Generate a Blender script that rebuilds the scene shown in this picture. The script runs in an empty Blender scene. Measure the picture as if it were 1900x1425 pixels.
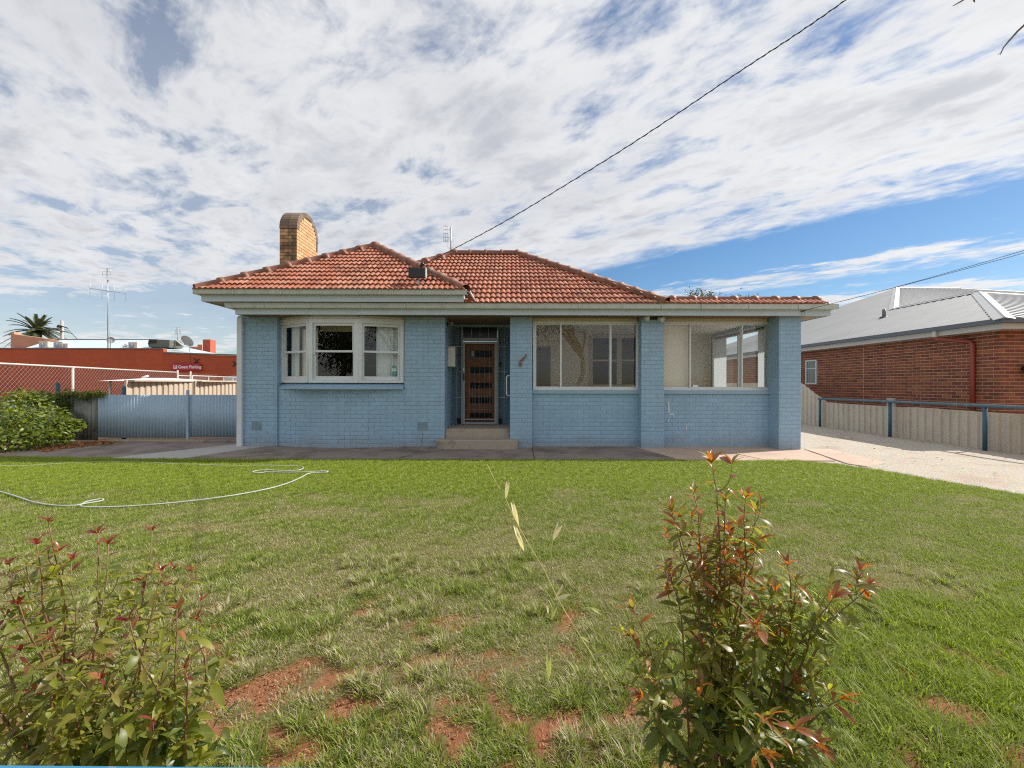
import bpy, bmesh, math, random
import numpy as np
from mathutils import Vector, Matrix
random.seed(7)
RNG = np.random.default_rng(7)
SC = bpy.context.scene
COL = SC.collection
R = math.radians

# ------------------------------------------------------------------ camera, world, sun, exposure
F, CX, CY, CAMZ, ROLL = 775.0, 950.0, 712.5, 1.326, 0.0025
cam_d = bpy.data.cameras.new('camera')
cam_d.sensor_width = 36.0
cam_d.lens = F / 1900.0 * 36.0
cam_d.clip_start, cam_d.clip_end = 0.05, 3000
cam = bpy.data.objects.new('camera', cam_d)
COL.objects.link(cam)
cam.matrix_world = Matrix.Translation((0, 0, CAMZ)) @ Matrix.Rotation(R(90), 4, 'X') @ Matrix.Rotation(ROLL, 4, 'Z')
SC.camera = cam

SUN_AZ, SUN_EL = R(72), R(42)            # azimuth from +Y towards +X
sun_dir = Vector((math.sin(SUN_AZ) * math.cos(SUN_EL), math.cos(SUN_AZ) * math.cos(SUN_EL), math.sin(SUN_EL)))
sun_d = bpy.data.lights.new('sun', 'SUN')
sun_d.energy = 3.4
sun_d.angle = R(0.5)
sun_d.color = (1.0, 0.945, 0.86)
sun = bpy.data.objects.new('sun', sun_d)
COL.objects.link(sun)
sun.rotation_euler = (-sun_dir).to_track_quat('-Z', 'Y').to_euler()
sun.location = (20, 10, 30)

SC.view_settings.view_transform = 'Standard'
SC.view_settings.look = 'None'
SC.view_settings.exposure = 0.85
SC.cycles.pixel_filter_type = 'BLACKMAN_HARRIS'
SC.cycles.filter_width = 1.15
SC.cycles.use_denoising = False
SC.cycles.use_adaptive_sampling = False
SC.cycles.sample_clamp_indirect = 4.0
SC.view_settings.gamma = 1.0
SC.view_settings.use_curve_mapping = False


class NT:
    """small wrapper for wiring shader nodes"""
    def __init__(s, tree):
        s.t = tree
        s.n = tree.nodes
        s.l = tree.links

    def new(s, typ, **kw):
        nd = s.n.new(typ)
        for k, v in kw.items():
            setattr(nd, k, v)
        return nd

    def put(s, sock, v):
        if isinstance(v, bpy.types.NodeSocket):
            s.l.new(v, sock)
        elif v is not None:
            if sock.type in ('RGBA',) and not isinstance(v, (int, float)) and len(v) == 3:
                v = (*v, 1)
            sock.default_value = v

    def math(s, op, a, b=None, c=None, clamp=False):
        nd = s.new('ShaderNodeMath', operation=op, use_clamp=clamp)
        s.put(nd.inputs[0], a)
        if b is not None: s.put(nd.inputs[1], b)
        if c is not None: s.put(nd.inputs[2], c)
        return nd.outputs[0]

    def mix(s, f, a, b, mode='MIX'):
        nd = s.new('ShaderNodeMix', data_type='RGBA', blend_type=mode)
        s.put(nd.inputs[0], f); s.put(nd.inputs[6], a); s.put(nd.inputs[7], b)
        return nd.outputs[2]

    def noise(s, vec, scale, detail=4, rough=0.55, dist=0.0, out=0):
        nd = s.new('ShaderNodeTexNoise')
        if vec is not None: s.put(nd.inputs['Vector'], vec)
        s.put(nd.inputs['Scale'], scale); s.put(nd.inputs['Detail'], detail)
        s.put(nd.inputs['Roughness'], rough); s.put(nd.inputs['Distortion'], dist)
        return nd.outputs[out]

    def ramp(s, f, stops, interp='LINEAR'):
        nd = s.new('ShaderNodeValToRGB')
        cr = nd.color_ramp
        cr.interpolation = interp
        while len(cr.elements) < len(stops):
            cr.elements.new(0.5)
        for e, (p, c) in zip(cr.elements, stops):
            e.position = p
            e.color = (*c, 1) if not isinstance(c, (int, float)) else (c, c, c, 1)
        s.put(nd.inputs[0], f)
        return nd.outputs[0]

    def sstep(s, x, lo, hi):
        nd = s.new('ShaderNodeMapRange', interpolation_type='SMOOTHSTEP')
        s.put(nd.inputs[0], x); s.put(nd.inputs[1], lo); s.put(nd.inputs[2], hi)
        return nd.outputs[0]

    def comb(s, x, y, z=0.0):
        nd = s.new('ShaderNodeCombineXYZ')
        s.put(nd.inputs[0], x); s.put(nd.inputs[1], y); s.put(nd.inputs[2], z)
        return nd.outputs[0]

    def vmul(s, v, k):
        nd = s.new('ShaderNodeVectorMath', operation='MULTIPLY')
        s.put(nd.inputs[0], v); s.put(nd.inputs[1], k)
        return nd.outputs[0]


# world: physical blue sky with a deck of broken altocumulus laid on a plane high above
world = bpy.data.worlds.new('World')
SC.world = world
world.use_nodes = True
w = NT(world.node_tree)
w.n.clear()
SKY_STRENGTH = 0.1
sky = w.new('ShaderNodeTexSky', sky_type='NISHITA')
sky.sun_disc = False
sky.sun_elevation = SUN_EL
sky.sun_rotation = SUN_AZ
sky.altitude = 0
sky.air_density = 1.0
sky.dust_density = 0.25
sky.ozone_density = 2.2
tc = w.new('ShaderNodeTexCoord')
sep = w.new('ShaderNodeSeparateXYZ')
w.l.new(tc.outputs['Generated'], sep.inputs[0])
zz = w.math('ADD', w.math('MAXIMUM', sep.outputs[2], 0.0), 0.012)
u = w.math('DIVIDE', sep.outputs[0], zz)
v = w.math('DIVIDE', sep.outputs[1], zz)
ww = w.math('ADD', w.math('MULTIPLY', u, 0.68), w.math('MULTIPLY', v, 0.73))      # across the bands
ss = w.math('SUBTRACT', w.math('MULTIPLY', u, 0.73), w.math('MULTIPLY', v, 0.68))  # along the bands
pv = w.comb(w.math('MULTIPLY', ss, 0.62), ww, 3.7)
big = w.noise(pv, 0.8, 3, 0.5, 0.3)
mid = w.noise(pv, 3.3, 10, 0.62, 0.3)
fine = w.noise(w.comb(w.math('MULTIPLY', ss, 0.75), ww, 9.1), 8.0, 6, 0.62, 0.3)
wn = w.math('DIVIDE', w.math('ADD', ww, w.math('MULTIPLY', w.math('SUBTRACT', mid, 0.5), 0.9)), 10.0, clamp=True)
bias = w.ramp(wn, [(0.0, 0.575), (0.20, 0.575), (0.265, 0.57), (0.300, 0.47), (0.322, 0.26), (0.385, 0.26), (0.415, 0.47), (0.45, 0.50),
                   (0.49, 0.30), (0.53, 0.34), (0.575, 0.56), (0.64, 0.36), (0.75, 0.52), (1.0, 0.44)])
leftgap = w.math('MULTIPLY', w.math('SUBTRACT', w.sstep(v, 3.7, 4.7), w.math('MULTIPLY', w.sstep(v, 6.0, 8.5), 0.75)), w.sstep(ss, -2.4, -4.2))
dens = w.math('ADD', w.math('MULTIPLY', mid, 0.74), w.math('MULTIPLY', big, 0.28))
dens = w.math('ADD', dens, w.math('MULTIPLY', w.math('SUBTRACT', fine, 0.5), w.math('MULTIPLY_ADD', w.sstep(ss, -1.8, 0.6), 0.26, 0.17)))
dens = w.math('ADD', dens, w.math('SUBTRACT', bias, 0.5))
dens = w.math('SUBTRACT', dens, w.math('MULTIPLY', leftgap, 0.20))
alpha = w.sstep(dens, 0.37, 0.62)
veil = w.math('MULTIPLY', w.sstep(bias, 0.45, 0.56), w.math('MULTIPLY_ADD', w.sstep(ss, -0.2, -2.2), 0.28, 0.10))
alpha = w.math('MAXIMUM', alpha, veil)
thick = w.sstep(dens, 0.52, 0.78)
shade = w.noise(pv, 2.6, 6, 0.58, 0.3)
leftdeck = w.sstep(ss, 0.6, -1.6)          # the deck is thicker and greyer away from the sun
ccol = w.ramp(w.math('ADD', w.math('ADD', w.math('MULTIPLY', thick, 0.34), w.math('MULTIPLY', shade, 0.46)), w.math('MULTIPLY', leftdeck, 0.16)),
              [(0.22, (5.2, 5.2, 5.2)), (0.42, (4.6, 4.62, 4.7)), (0.60, (3.75, 3.82, 4.05)), (0.78, (2.85, 2.95, 3.3))])
hs = w.new('ShaderNodeHueSaturation')
hs.inputs['Saturation'].default_value = 1.24
hs.inputs['Value'].default_value = 0.60
w.l.new(sky.outputs[0], hs.inputs['Color'])
horiz = w.sstep(sep.outputs[2], -0.01, 0.06)
alpha = w.math('MULTIPLY', alpha, w.math('ADD', w.math('MULTIPLY', horiz, 0.85), 0.12))
skyc = w.mix(alpha, hs.outputs[0], ccol)
bg = w.new('ShaderNodeBackground')
bg.inputs[1].default_value = SKY_STRENGTH
w.l.new(skyc, bg.inputs[0])
wo = w.new('ShaderNodeOutputWorld')
w.l.new(bg.outputs[0], wo.inputs[0])


# ------------------------------------------------------------------ helpers
def unroll(px, py):
    dx, dy = px - CX, py - CY
    return dx + ROLL * dy, dy - ROLL * dx


def P(px, py, Y):
    """world point at depth Y seen at a pixel of the photograph (used to measure the place)"""
    dx, dy = unroll(px, py)
    return Vector((dx * Y / F, Y, CAMZ - dy * Y / F))


def XP(px, Y):
    return (px - CX) * Y / F


def ZP(py, Y):
    return CAMZ - (py - CY) * Y / F


def G(px, py, z=0.0):
    dx, dy = unroll(px, py)
    Y = (CAMZ - z) * F / dy
    return Vector((dx * Y / F, Y, z))


def tag(o, label=None, cat=None, group=None, kind=None):
    if label: o['label'] = label
    if cat: o['category'] = cat
    if group: o['group'] = group
    if kind: o['kind'] = kind
    return o


def thing(name, label, cat, loc=(0, 0, 0), rotz=0.0, group=None):
    o = bpy.data.objects.new(name, None)
    o.empty_display_size = 0.2
    COL.objects.link(o)
    o.location = loc
    o.rotation_euler = (0, 0, rotz)
    return tag(o, label, cat, group)


def basis(o):
    return Matrix.Translation(o.location) @ o.rotation_euler.to_matrix().to_4x4()


class MB:
    def __init__(s):
        s.v, s.f, s.m, s.sm = [], [], [], []
        s.xf = None
        s.mi = 0
        s.smooth = False

    def add(s, vs, fs, mi=None, smooth=None):
        b = len(s.v)
        if s.xf is not None:
            vs = [s.xf @ Vector(p) for p in vs]
        s.v.extend([tuple(p) for p in vs])
        for f in fs:
            s.f.append(tuple(i + b for i in f))
            s.m.append(s.mi if mi is None else mi)
            s.sm.append(s.smooth if smooth is None else smooth)

    def box(s, x0, x1, y0, y1, z0, z1, mi=None):
        if x0 > x1: x0, x1 = x1, x0
        if y0 > y1: y0, y1 = y1, y0
        if z0 > z1: z0, z1 = z1, z0
        s.add([(x0, y0, z0), (x1, y0, z0), (x1, y1, z0), (x0, y1, z0), (x0, y0, z1), (x1, y0, z1), (x1, y1, z1), (x0, y1, z1)],
              [(0, 3, 2, 1), (4, 5, 6, 7), (0, 1, 5, 4), (1, 2, 6, 5), (2, 3, 7, 6), (3, 0, 4, 7)], mi, False)

    def bbox(s, x0, x1, y0, y1, z0, z1, c=0.006, mi=None):
        """box with chamfered edges"""
        bm = bmesh.new()
        bmesh.ops.create_cube(bm, size=1)
        for p in bm.verts:
            p.co = Vector(((x0 + x1) / 2 + p.co.x * abs(x1 - x0), (y0 + y1) / 2 + p.co.y * abs(y1 - y0), (z0 + z1) / 2 + p.co.z * abs(z1 - z0)))
        bmesh.ops.bevel(bm, geom=list(bm.edges), offset=c, segments=1, profile=0.5, affect='EDGES')
        bm.verts.index_update()
        s.add([p.co.copy() for p in bm.verts], [tuple(q.index for q in f.verts) for f in bm.faces], mi, False)
        bm.free()

    def quad(s, a, b, c, d, mi=None):
        s.add([a, b, c, d], [(0, 1, 2, 3)], mi)

    def poly(s, pts, mi=None):
        s.add(pts, [tuple(range(len(pts)))], mi)

    def tube(s, pts, r, n=6, cap=True, mi=None, smooth=True):
        pts = [Vector(p) for p in pts]
        k = len(pts)
        rs = r if isinstance(r, (list, tuple)) else [r] * k
        t0 = (pts[1] - pts[0]).normalized()
        up = Vector((0, 0, 1)) if abs(t0.z) < 0.9 else Vector((1, 0, 0))
        nrm = t0.cross(up).normalized()
        vs, fs = [], []
        for i in range(k):
            t = (pts[min(i + 1, k - 1)] - pts[max(i - 1, 0)])
            if t.length < 1e-9: t = t0.copy()
            t.normalize()
            nrm = (nrm - t * nrm.dot(t))
            if nrm.length < 1e-6: nrm = t.orthogonal()
            nrm.normalize()
            bn = t.cross(nrm)
            for j in range(n):
                a = 2 * math.pi * j / n
                vs.append(pts[i] + (nrm * math.cos(a) + bn * math.sin(a)) * rs[i])
        for i in range(k - 1):
            for j in range(n):
                j2 = (j + 1) % n
                fs.append((i * n + j, i * n + j2, (i + 1) * n + j2, (i + 1) * n + j))
        if cap:
            fs.append(tuple(reversed(range(n))))
            fs.append(tuple(range((k - 1) * n, k * n)))
        s.add(vs, fs, mi, smooth)

    def extrude(s, prof, a, b, mi=None, close=True, caps=True, smooth=False):
        """profile points (world offset vectors) swept from a to b"""
        a, b = Vector(a), Vector(b)
        n = len(prof)
        vs = [a + Vector(p) for p in prof] + [b + Vector(p) for p in prof]
        fs = []
        for i in range(n if close else n - 1):
            j = (i + 1) % n
            fs.append((i, j, n + j, n + i))
        if caps and close:
            fs.append(tuple(reversed(range(n))))
            fs.append(tuple(range(n, 2 * n)))
        s.add(vs, fs, mi, smooth)

    def mesh(s, name, mats):
        me = bpy.data.meshes.new(name)
        me.from_pydata(s.v, [], s.f)
        for m in (mats if isinstance(mats, (list, tuple)) else [mats]):
            me.materials.append(m)
        me.polygons.foreach_set('material_index', s.m)
        me.polygons.foreach_set('use_smooth', s.sm)
        me.update()
        return me

    def build(s, name, mats, parent=None, local=False, kind=None):
        """one object; a child built in world coordinates unless local"""
        me = s.mesh(name, mats)
        # consistent outward normals
        return place(name, me, parent, local=local, kind=kind)


def place(name, me, parent=None, mw=None, local=False, kind=None):
    o = bpy.data.objects.new(name, me)
    COL.objects.link(o)
    if mw is not None:
        o.matrix_basis = mw
    if parent is not None:
        o.parent = parent
        if not local and parent.parent is None:
            o.matrix_parent_inverse = basis(parent).inverted()
    if kind: o['kind'] = kind
    return o


def copy_tree(src, loc, label, rotz=None, scale=None):
    c = src.copy(); COL.objects.link(c)
    c.location = loc
    if rotz is not None: c.rotation_euler = (0, 0, rotz)
    if scale is not None: c.scale = (scale, scale, scale)
    if label: c['label'] = label
    for ch in [o for o in bpy.data.objects if o.parent == src]:
        d = ch.copy(); COL.objects.link(d); d.parent = c
        for g in [o for o in bpy.data.objects if o.parent == ch]:
            e = g.copy(); COL.objects.link(e); e.parent = d
    return c


# ------------------------------------------------------------------ materials
MATS = {}


def pbr(name, col, rough=0.6, var=0.12, scale=6.0, col2=None, mix2=0.0, scale2=2.0, thr=(0.5, 0.65), bump=0.0, bscale=40.0, metal=0.0,
        spec=0.5, rnd=0.0, coord='world', streak=None, pal=None, splash=False):
    m = bpy.data.materials.new(name)
    m.use_nodes = True
    t = NT(m.node_tree)
    b = t.n['Principled BSDF']
    geo = t.new('ShaderNodeNewGeometry')
    if coord == 'world':
        pos = geo.outputs['Position']
    else:
        tcn = t.new('ShaderNodeTexCoord')
        oi0 = t.new('ShaderNodeObjectInfo')
        va = t.new('ShaderNodeVectorMath', operation='ADD')
        t.l.new(tcn.outputs['Object'], va.inputs[0])
        t.l.new(t.vmul(t.comb(oi0.outputs['Random'], oi0.outputs['Random'], 0.3), (37.0, 71.0, 1.0)), va.inputs[1])
        pos = va.outputs[0]
    if rnd or pal:
        oi = t.new('ShaderNodeObjectInfo')
        rr = t.math('FRACT', t.math('ADD', oi.outputs['Random'], geo.outputs['Random Per Island']))
    c = col
    if pal:
        c = t.ramp(rr, [(i / len(pal), q) for i, q in enumerate(pal)], 'CONSTANT')
    n1 = t.noise(pos, scale, 5, 0.6)
    f = t.math('MULTIPLY_ADD', t.math('SUBTRACT', n1, 0.5), var * 4, 1.0)
    if rnd:
        rr2 = t.math('FRACT', t.math('MULTIPLY', rr, 7.31))
        f = t.math('MULTIPLY', f, t.math('MULTIPLY_ADD', t.math('SUBTRACT', rr2, 0.5), rnd * 2, 1.0))
    sc = t.new('ShaderNodeVectorMath', operation='SCALE')
    t.put(sc.inputs[0], c if isinstance(c, bpy.types.NodeSocket) else tuple(c))
    t.put(sc.inputs['Scale'], f)
    c = sc.outputs[0]
    if col2 is not None:
        n2 = t.noise(pos, scale2, 6, 0.62, 0.3)
        c = t.mix(t.math('MULTIPLY', t.sstep(n2, thr[0], thr[1]), mix2), c, col2)
    if splash:
        sz = t.new('ShaderNodeSeparateXYZ'); t.l.new(geo.outputs['Position'], sz.inputs[0])
        lv_ = t.math('SUBTRACT', t.math('MULTIPLY', t.noise(geo.outputs['Position'], 2.6, 6, 0.65), 0.55), sz.outputs[2])
        c = t.mix(t.math('MULTIPLY', t.sstep(lv_, -0.02, 0.20), 0.55), c, (0.26, 0.25, 0.25))
        c = t.mix(t.math('MULTIPLY', t.sstep(t.noise(geo.outputs['Position'], 38, 3, 0.6), 0.715, 0.735), 0.8), c, (0.10, 0.16, 0.22))
        c = t.mix(t.math('MULTIPLY', t.sstep(t.noise(geo.outputs['Position'], 0.7, 4, 0.6), 0.40, 0.70), 0.35), c, (0.30, 0.41, 0.50))
    if streak is not None:    # runs of grime down a surface: (colour, amount, horizontal scale)
        n3 = t.noise(t.vmul(pos, (streak[2], streak[2], streak[2] * 0.06)), 1.0, 5, 0.6)
        c = t.mix(t.math('MULTIPLY', t.sstep(n3, 0.5, 0.75), streak[1]), c, streak[0])
    t.put(b.inputs['Base Color'], c)
    n4 = t.noise(pos, scale * 1.7, 3, 0.5)
    t.put(b.inputs['Roughness'], t.math('MULTIPLY_ADD', t.math('SUBTRACT', n4, 0.5), 0.25, rough, clamp=True))
    b.inputs['Metallic'].default_value = metal
    b.inputs['Specular IOR Level'].default_value = spec
    if bump:
        bp = t.new('ShaderNodeBump')
        bp.inputs['Strength'].default_value = 1.0
        bp.inputs['Distance'].default_value = bump
        t.l.new(t.noise(pos, bscale, 5, 0.6), bp.inputs['Height'])
        t.l.new(bp.outputs[0], b.inputs['Normal'])
    MATS[name] = m
    return m


def glass_mat(name, tint=(0.93, 0.97, 0.96), refl=1.0):
    m = bpy.data.materials.new(name)
    m.use_nodes = True
    t = NT(m.node_tree)
    t.n.clear()
    g0 = t.new('ShaderNodeNewGeometry')
    dt = t.new('ShaderNodeVectorMath', operation='DOT_PRODUCT')
    t.l.new(g0.outputs['Incoming'], dt.inputs[0]); t.l.new(g0.outputs['Normal'], dt.inputs[1])
    om = t.math('SUBTRACT', 1.0, t.math('ABSOLUTE', dt.outputs['Value']), clamp=True)
    f = t.math('MULTIPLY', t.math('MULTIPLY_ADD', t.math('POWER', om, 5.0), 0.93, 0.068), refl, clamp=True)
    tr = t.new('ShaderNodeBsdfTransparent'); tr.inputs[0].default_value = (*tint, 1)
    gl = t.new('ShaderNodeBsdfGlossy'); gl.inputs['Roughness'].default_value = 0.0
    geo = t.new('ShaderNodeNewGeometry')
    bp = t.new('ShaderNodeBump'); bp.inputs['Distance'].default_value = 0.004; bp.inputs['Strength'].default_value = 0.5
    t.l.new(t.noise(geo.outputs['Position'], 1.6, 2, 0.5), bp.inputs['Height'])
    t.l.new(bp.outputs[0], gl.inputs['Normal'])
    mx = t.new('ShaderNodeMixShader')
    t.put(mx.inputs[0], f)
    t.l.new(tr.outputs[0], mx.inputs[1]); t.l.new(gl.outputs[0], mx.inputs[2])
    o = t.new('ShaderNodeOutputMaterial')
    t.l.new(mx.outputs[0], o.inputs[0])
    return m


def leaf_mat(name, col, rough=0.35, trans=0.35, var=0.25, tcol=None, spec=0.5):
    m = bpy.data.materials.new(name)
    m.use_nodes = True
    t = NT(m.node_tree)
    b = t.n['Principled BSDF']
    geo = t.new('ShaderNodeNewGeometry'); oi = t.new('ShaderNodeObjectInfo')
    rr = t.math('FRACT', t.math('ADD', oi.outputs['Random'], geo.outputs['Random Per Island']))
    f = t.math('MULTIPLY_ADD', t.math('SUBTRACT', rr, 0.5), var * 2, 1.0)
    n = t.noise(geo.outputs['Position'], 60, 3)
    f = t.math('MULTIPLY', f, t.math('MULTIPLY_ADD', n, 0.5, 0.75))
    sc = t.new('ShaderNodeVectorMath', operation='SCALE')
    sc.inputs[0].default_value = col; t.put(sc.inputs['Scale'], f)
    t.put(b.inputs['Base Color'], sc.outputs[0])
    b.inputs['Roughness'].default_value = rough
    b.inputs['Specular IOR Level'].default_value = spec
    tl = t.new('ShaderNodeBsdfTranslucent')
    tc_ = tcol or (min(1, col[0] * 1.9), min(1, col[1] * 1.9), col[2] * 0.8)
    sc2 = t.new('ShaderNodeVectorMath', operation='SCALE'); sc2.inputs[0].default_value = tc_; t.put(sc2.inputs['Scale'], f)
    t.l.new(sc2.outputs[0], tl.inputs[0])
    mx = t.new('ShaderNodeMixShader'); mx.inputs[0].default_value = trans
    t.l.new(b.outputs[0], mx.inputs[1]); t.l.new(tl.outputs[0], mx.inputs[2])
    t.l.new(mx.outputs[0], t.n['Material Output'].inputs[0])
    return m


BLUE = (0.285, 0.445, 0.605)
m_brick_paint = pbr('blue_painted_brick', BLUE, 0.55, 0.06, 3.0, (0.235, 0.38, 0.53), 0.5, 1.3, (0.45, 0.7), 0.0022, 70, rnd=0.05,
                    streak=((0.20, 0.31, 0.42), 0.40, 7.0), splash=True)
m_wall_core = pbr('blue_painted_mortar', (0.275, 0.43, 0.58), 0.7, 0.08, 4.0, bump=0.002, bscale=60)
m_blue_wood = pbr('blue_painted_timber', (0.27, 0.41, 0.545), 0.5, 0.06, 4.0)
m_white = pbr('white_paint', (0.62, 0.67, 0.70), 0.45, 0.05, 5.0, (0.46, 0.49, 0.49), 0.3, 3.0, (0.52, 0.75), 0.0006, 50)
m_gutter = pbr('grey_white_gutter', (0.54, 0.59, 0.60), 0.4, 0.05, 4.0, (0.36, 0.37, 0.34), 0.4, 2.2, (0.5, 0.72), streak=((0.30, 0.30, 0.26), 0.4, 5.0))
m_fascia = pbr('pale_blue_fascia', (0.47, 0.56, 0.62), 0.45, 0.05, 3.0, (0.38, 0.43, 0.45), 0.3, 2.0)
m_soffit = pbr('brown_soffit', (0.20, 0.125, 0.08), 0.7, 0.1, 5.0)
m_soffit2 = pbr('tan_soffit', (0.36, 0.27, 0.20), 0.7, 0.1, 9.0)
m_alu = pbr('aluminium_frame', (0.62, 0.66, 0.68), 0.38, 0.04, 6.0, metal=0.25)
m_beige_trim = pbr('cream_timber', (0.50, 0.45, 0.35), 0.5, 0.06, 5.0)
m_int_wall = pbr('cream_plaster', (0.80, 0.75, 0.66), 0.8, 0.04, 2.0)
m_int_white = pbr('white_interior_paint', (0.75, 0.74, 0.70), 0.6, 0.04, 2.0)
m_blind = pbr('beige_roller_blind', (0.74, 0.68, 0.58), 0.85, 0.03, 2.0, streak=((0.62, 0.57, 0.49), 0.5, 6.0))
m_floor = pbr('pale_bounce_floor', (0.52, 0.44, 0.35), 0.5, 0.1, 6.0)  # floor made pale to bounce light into the rooms
m_dark_room = pbr('dim_room_wall', (0.035, 0.032, 0.03), 0.9, 0.05, 2.0)  # near-black so the bay room looks dim: shade put into the colour
m_curtain = pbr('grey_white_curtain', (0.62, 0.66, 0.68), 0.9, 0.04, 4.0)
m_curtain2 = pbr('cream_net_curtain', (0.70, 0.66, 0.58), 0.9, 0.04, 4.0)
m_black = pbr('black_plastic', (0.015, 0.015, 0.016), 0.4, 0.1, 10.0)
m_door_wood = pbr('orange_brown_timber', (0.40, 0.155, 0.055), 0.4, 0.14, 3.0, (0.26, 0.10, 0.04), 0.7, 9.0, coord='obj')
m_dark_glass = pbr('dark_glass', (0.010, 0.010, 0.012), 0.18, 0.05, 4.0, spec=0.18)
m_steel = pbr('galvanised_steel', (0.42, 0.44, 0.45), 0.42, 0.08, 9.0, metal=0.6)
m_tile = pbr('terracotta_tile', (0.42, 0.155, 0.085), 0.7, 0.12, 9.0, (0.20, 0.13, 0.10), 0.55, 6.0, (0.54, 0.70), 0.001, 90,
             pal=[(0.335, 0.112, 0.058), (0.360, 0.130, 0.070), (0.300, 0.092, 0.048), (0.385, 0.160, 0.098), (0.270, 0.083, 0.046), (0.350, 0.136, 0.082), (0.315, 0.100, 0.054)], rnd=0.16,
             streak=((0.15, 0.085, 0.06), 0.55, 2.6))
m_ridge = pbr('brown_terracotta_cap', (0.24, 0.10, 0.062), 0.6, 0.10, 7.0, (0.17, 0.10, 0.07), 0.5, 5.0, rnd=0.12)
m_deck = pbr('roof_underlay', (0.16, 0.06, 0.035), 0.9, 0.1, 5.0)
m_mortar_bed = pbr('pointing_mortar', (0.40, 0.33, 0.27), 0.9, 0.1, 12.0)
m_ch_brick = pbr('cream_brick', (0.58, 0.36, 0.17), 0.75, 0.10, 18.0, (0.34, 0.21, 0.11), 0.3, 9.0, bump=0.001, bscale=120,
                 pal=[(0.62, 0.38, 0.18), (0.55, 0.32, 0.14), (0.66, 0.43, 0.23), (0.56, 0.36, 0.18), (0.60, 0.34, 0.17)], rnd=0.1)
m_ch_front = pbr('shaded_cream_brick', (0.40, 0.26, 0.13), 0.8, 0.14, 12.0, (0.10, 0.075, 0.05), 0.8, 4.0, (0.42, 0.62),
                 pal=[(0.44, 0.28, 0.14), (0.33, 0.20, 0.10), (0.47, 0.33, 0.17), (0.30, 0.19, 0.10)], rnd=0.15)  # darker blotched copy of the cream brick; the front's shade is in the colour
m_ch_edge = pbr('dark_edge_brick', (0.20, 0.145, 0.105), 0.8, 0.15, 12.0, rnd=0.2)
m_ch_mortar = pbr('brown_mortar', (0.10, 0.055, 0.03), 0.9, 0.12, 20.0)
m_rbrick = pbr('red_clay_brick', (0.24, 0.065, 0.04), 0.8, 0.12, 16.0, (0.10, 0.04, 0.03), 0.35, 6.0, bump=0.0015, bscale=110,
               pal=[(0.26, 0.068, 0.030), (0.22, 0.056, 0.028), (0.19, 0.060, 0.024), (0.24, 0.072, 0.030), (0.165, 0.043, 0.026), (0.29, 0.086, 0.034), (0.20, 0.048, 0.028)], rnd=0.2)
m_rmortar = pbr('sandy_mortar', (0.56, 0.38, 0.24), 0.9, 0.1, 25.0)
m_concrete = pbr('concrete', (0.25, 0.20, 0.175), 0.85, 0.12, 3.0, (0.115, 0.088, 0.074), 0.8, 1.4, (0.44, 0.66), 0.002, 60)
m_concrete_l = pbr('pale_concrete', (0.40, 0.385, 0.365), 0.85, 0.07, 3.0, (0.30, 0.27, 0.24), 0.5, 1.8, (0.5, 0.7), 0.002, 60)
m_concrete_p = pbr('sunlit_concrete', (0.50, 0.37, 0.29), 0.85, 0.07, 3.0, (0.36, 0.26, 0.20), 0.5, 1.6, (0.5, 0.7), 0.002, 60)  # paler, pinker copy of the path concrete: sunlight put into the colour
m_step = pbr('worn_step_paint', (0.36, 0.305, 0.25), 0.75, 0.08, 5.0, (0.16, 0.13, 0.11), 0.6, 4.0, (0.55, 0.72), 0.002, 60)
m_ltimber = pbr('weathered_timber', (0.33, 0.26, 0.19), 0.85, 0.14, 8.0, bump=0.002, bscale=30)
m_cream_steel = pbr('cream_steel_sheet', (0.54, 0.45, 0.355), 0.45, 0.05, 3.0, (0.36, 0.28, 0.21), 0.45, 1.7, (0.48, 0.75), streak=((0.34, 0.27, 0.20), 0.45, 5.0))
m_bluesheet = pbr('blue_corrugated_sheet', (0.36, 0.48, 0.60), 0.5, 0.05, 3.0, (0.28, 0.38, 0.48), 0.4, 1.5, streak=((0.24, 0.33, 0.42), 0.35, 9.0))
m_oldsheet = pbr('mossy_corrugated_sheet', (0.27, 0.29, 0.27), 0.75, 0.16, 5.0, (0.06, 0.065, 0.05), 0.8, 2.6, (0.4, 0.62), streak=((0.10, 0.10, 0.08), 0.8, 12.0))
m_bluepost = pbr('blue_post_paint', (0.022, 0.085, 0.14), 0.45, 0.12, 9.0, (0.05, 0.10, 0.13), 0.5, 7.0)
m_bluerail = pbr('grey_blue_rail_paint', (0.075, 0.13, 0.165), 0.5, 0.1, 8.0, (0.20, 0.22, 0.22), 0.5, 5.0)
m_cyanrail = pbr('sky_blue_rail_paint', (0.03, 0.19, 0.34), 0.5, 0.08, 12.0, (0.30, 0.28, 0.26), 0.6, 14.0, (0.5, 0.65))
m_metalroof = pbr('grey_metal_roof', (0.315, 0.325, 0.335), 0.6, 0.05, 1.2, (0.26, 0.265, 0.27), 0.5, 0.5, metal=0.0, spec=0.4)
m_metalcap = pbr('pale_metal_capping', (0.37, 0.38, 0.385), 0.5, 0.03, 3.0)
m_dkgutter = pbr('slate_gutter', (0.11, 0.125, 0.145), 0.45, 0.04, 3.0)
m_nfascia = pbr('cream_fascia', (0.50, 0.48, 0.43), 0.5, 0.04, 3.0)
m_rpipe = pbr('red_brown_pipe_paint', (0.27, 0.055, 0.035), 0.45, 0.06, 6.0)
m_commbrick = pbr('orange_red_painted_brick', (0.42, 0.095, 0.035), 0.8, 0.08, 1.5, (0.30, 0.065, 0.03), 0.5, 0.7)
m_pinkbrick = pbr('pale_orange_brick', (0.55, 0.30, 0.20), 0.8, 0.1, 1.2, (0.40, 0.19, 0.12), 0.5, 0.9)
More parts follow.
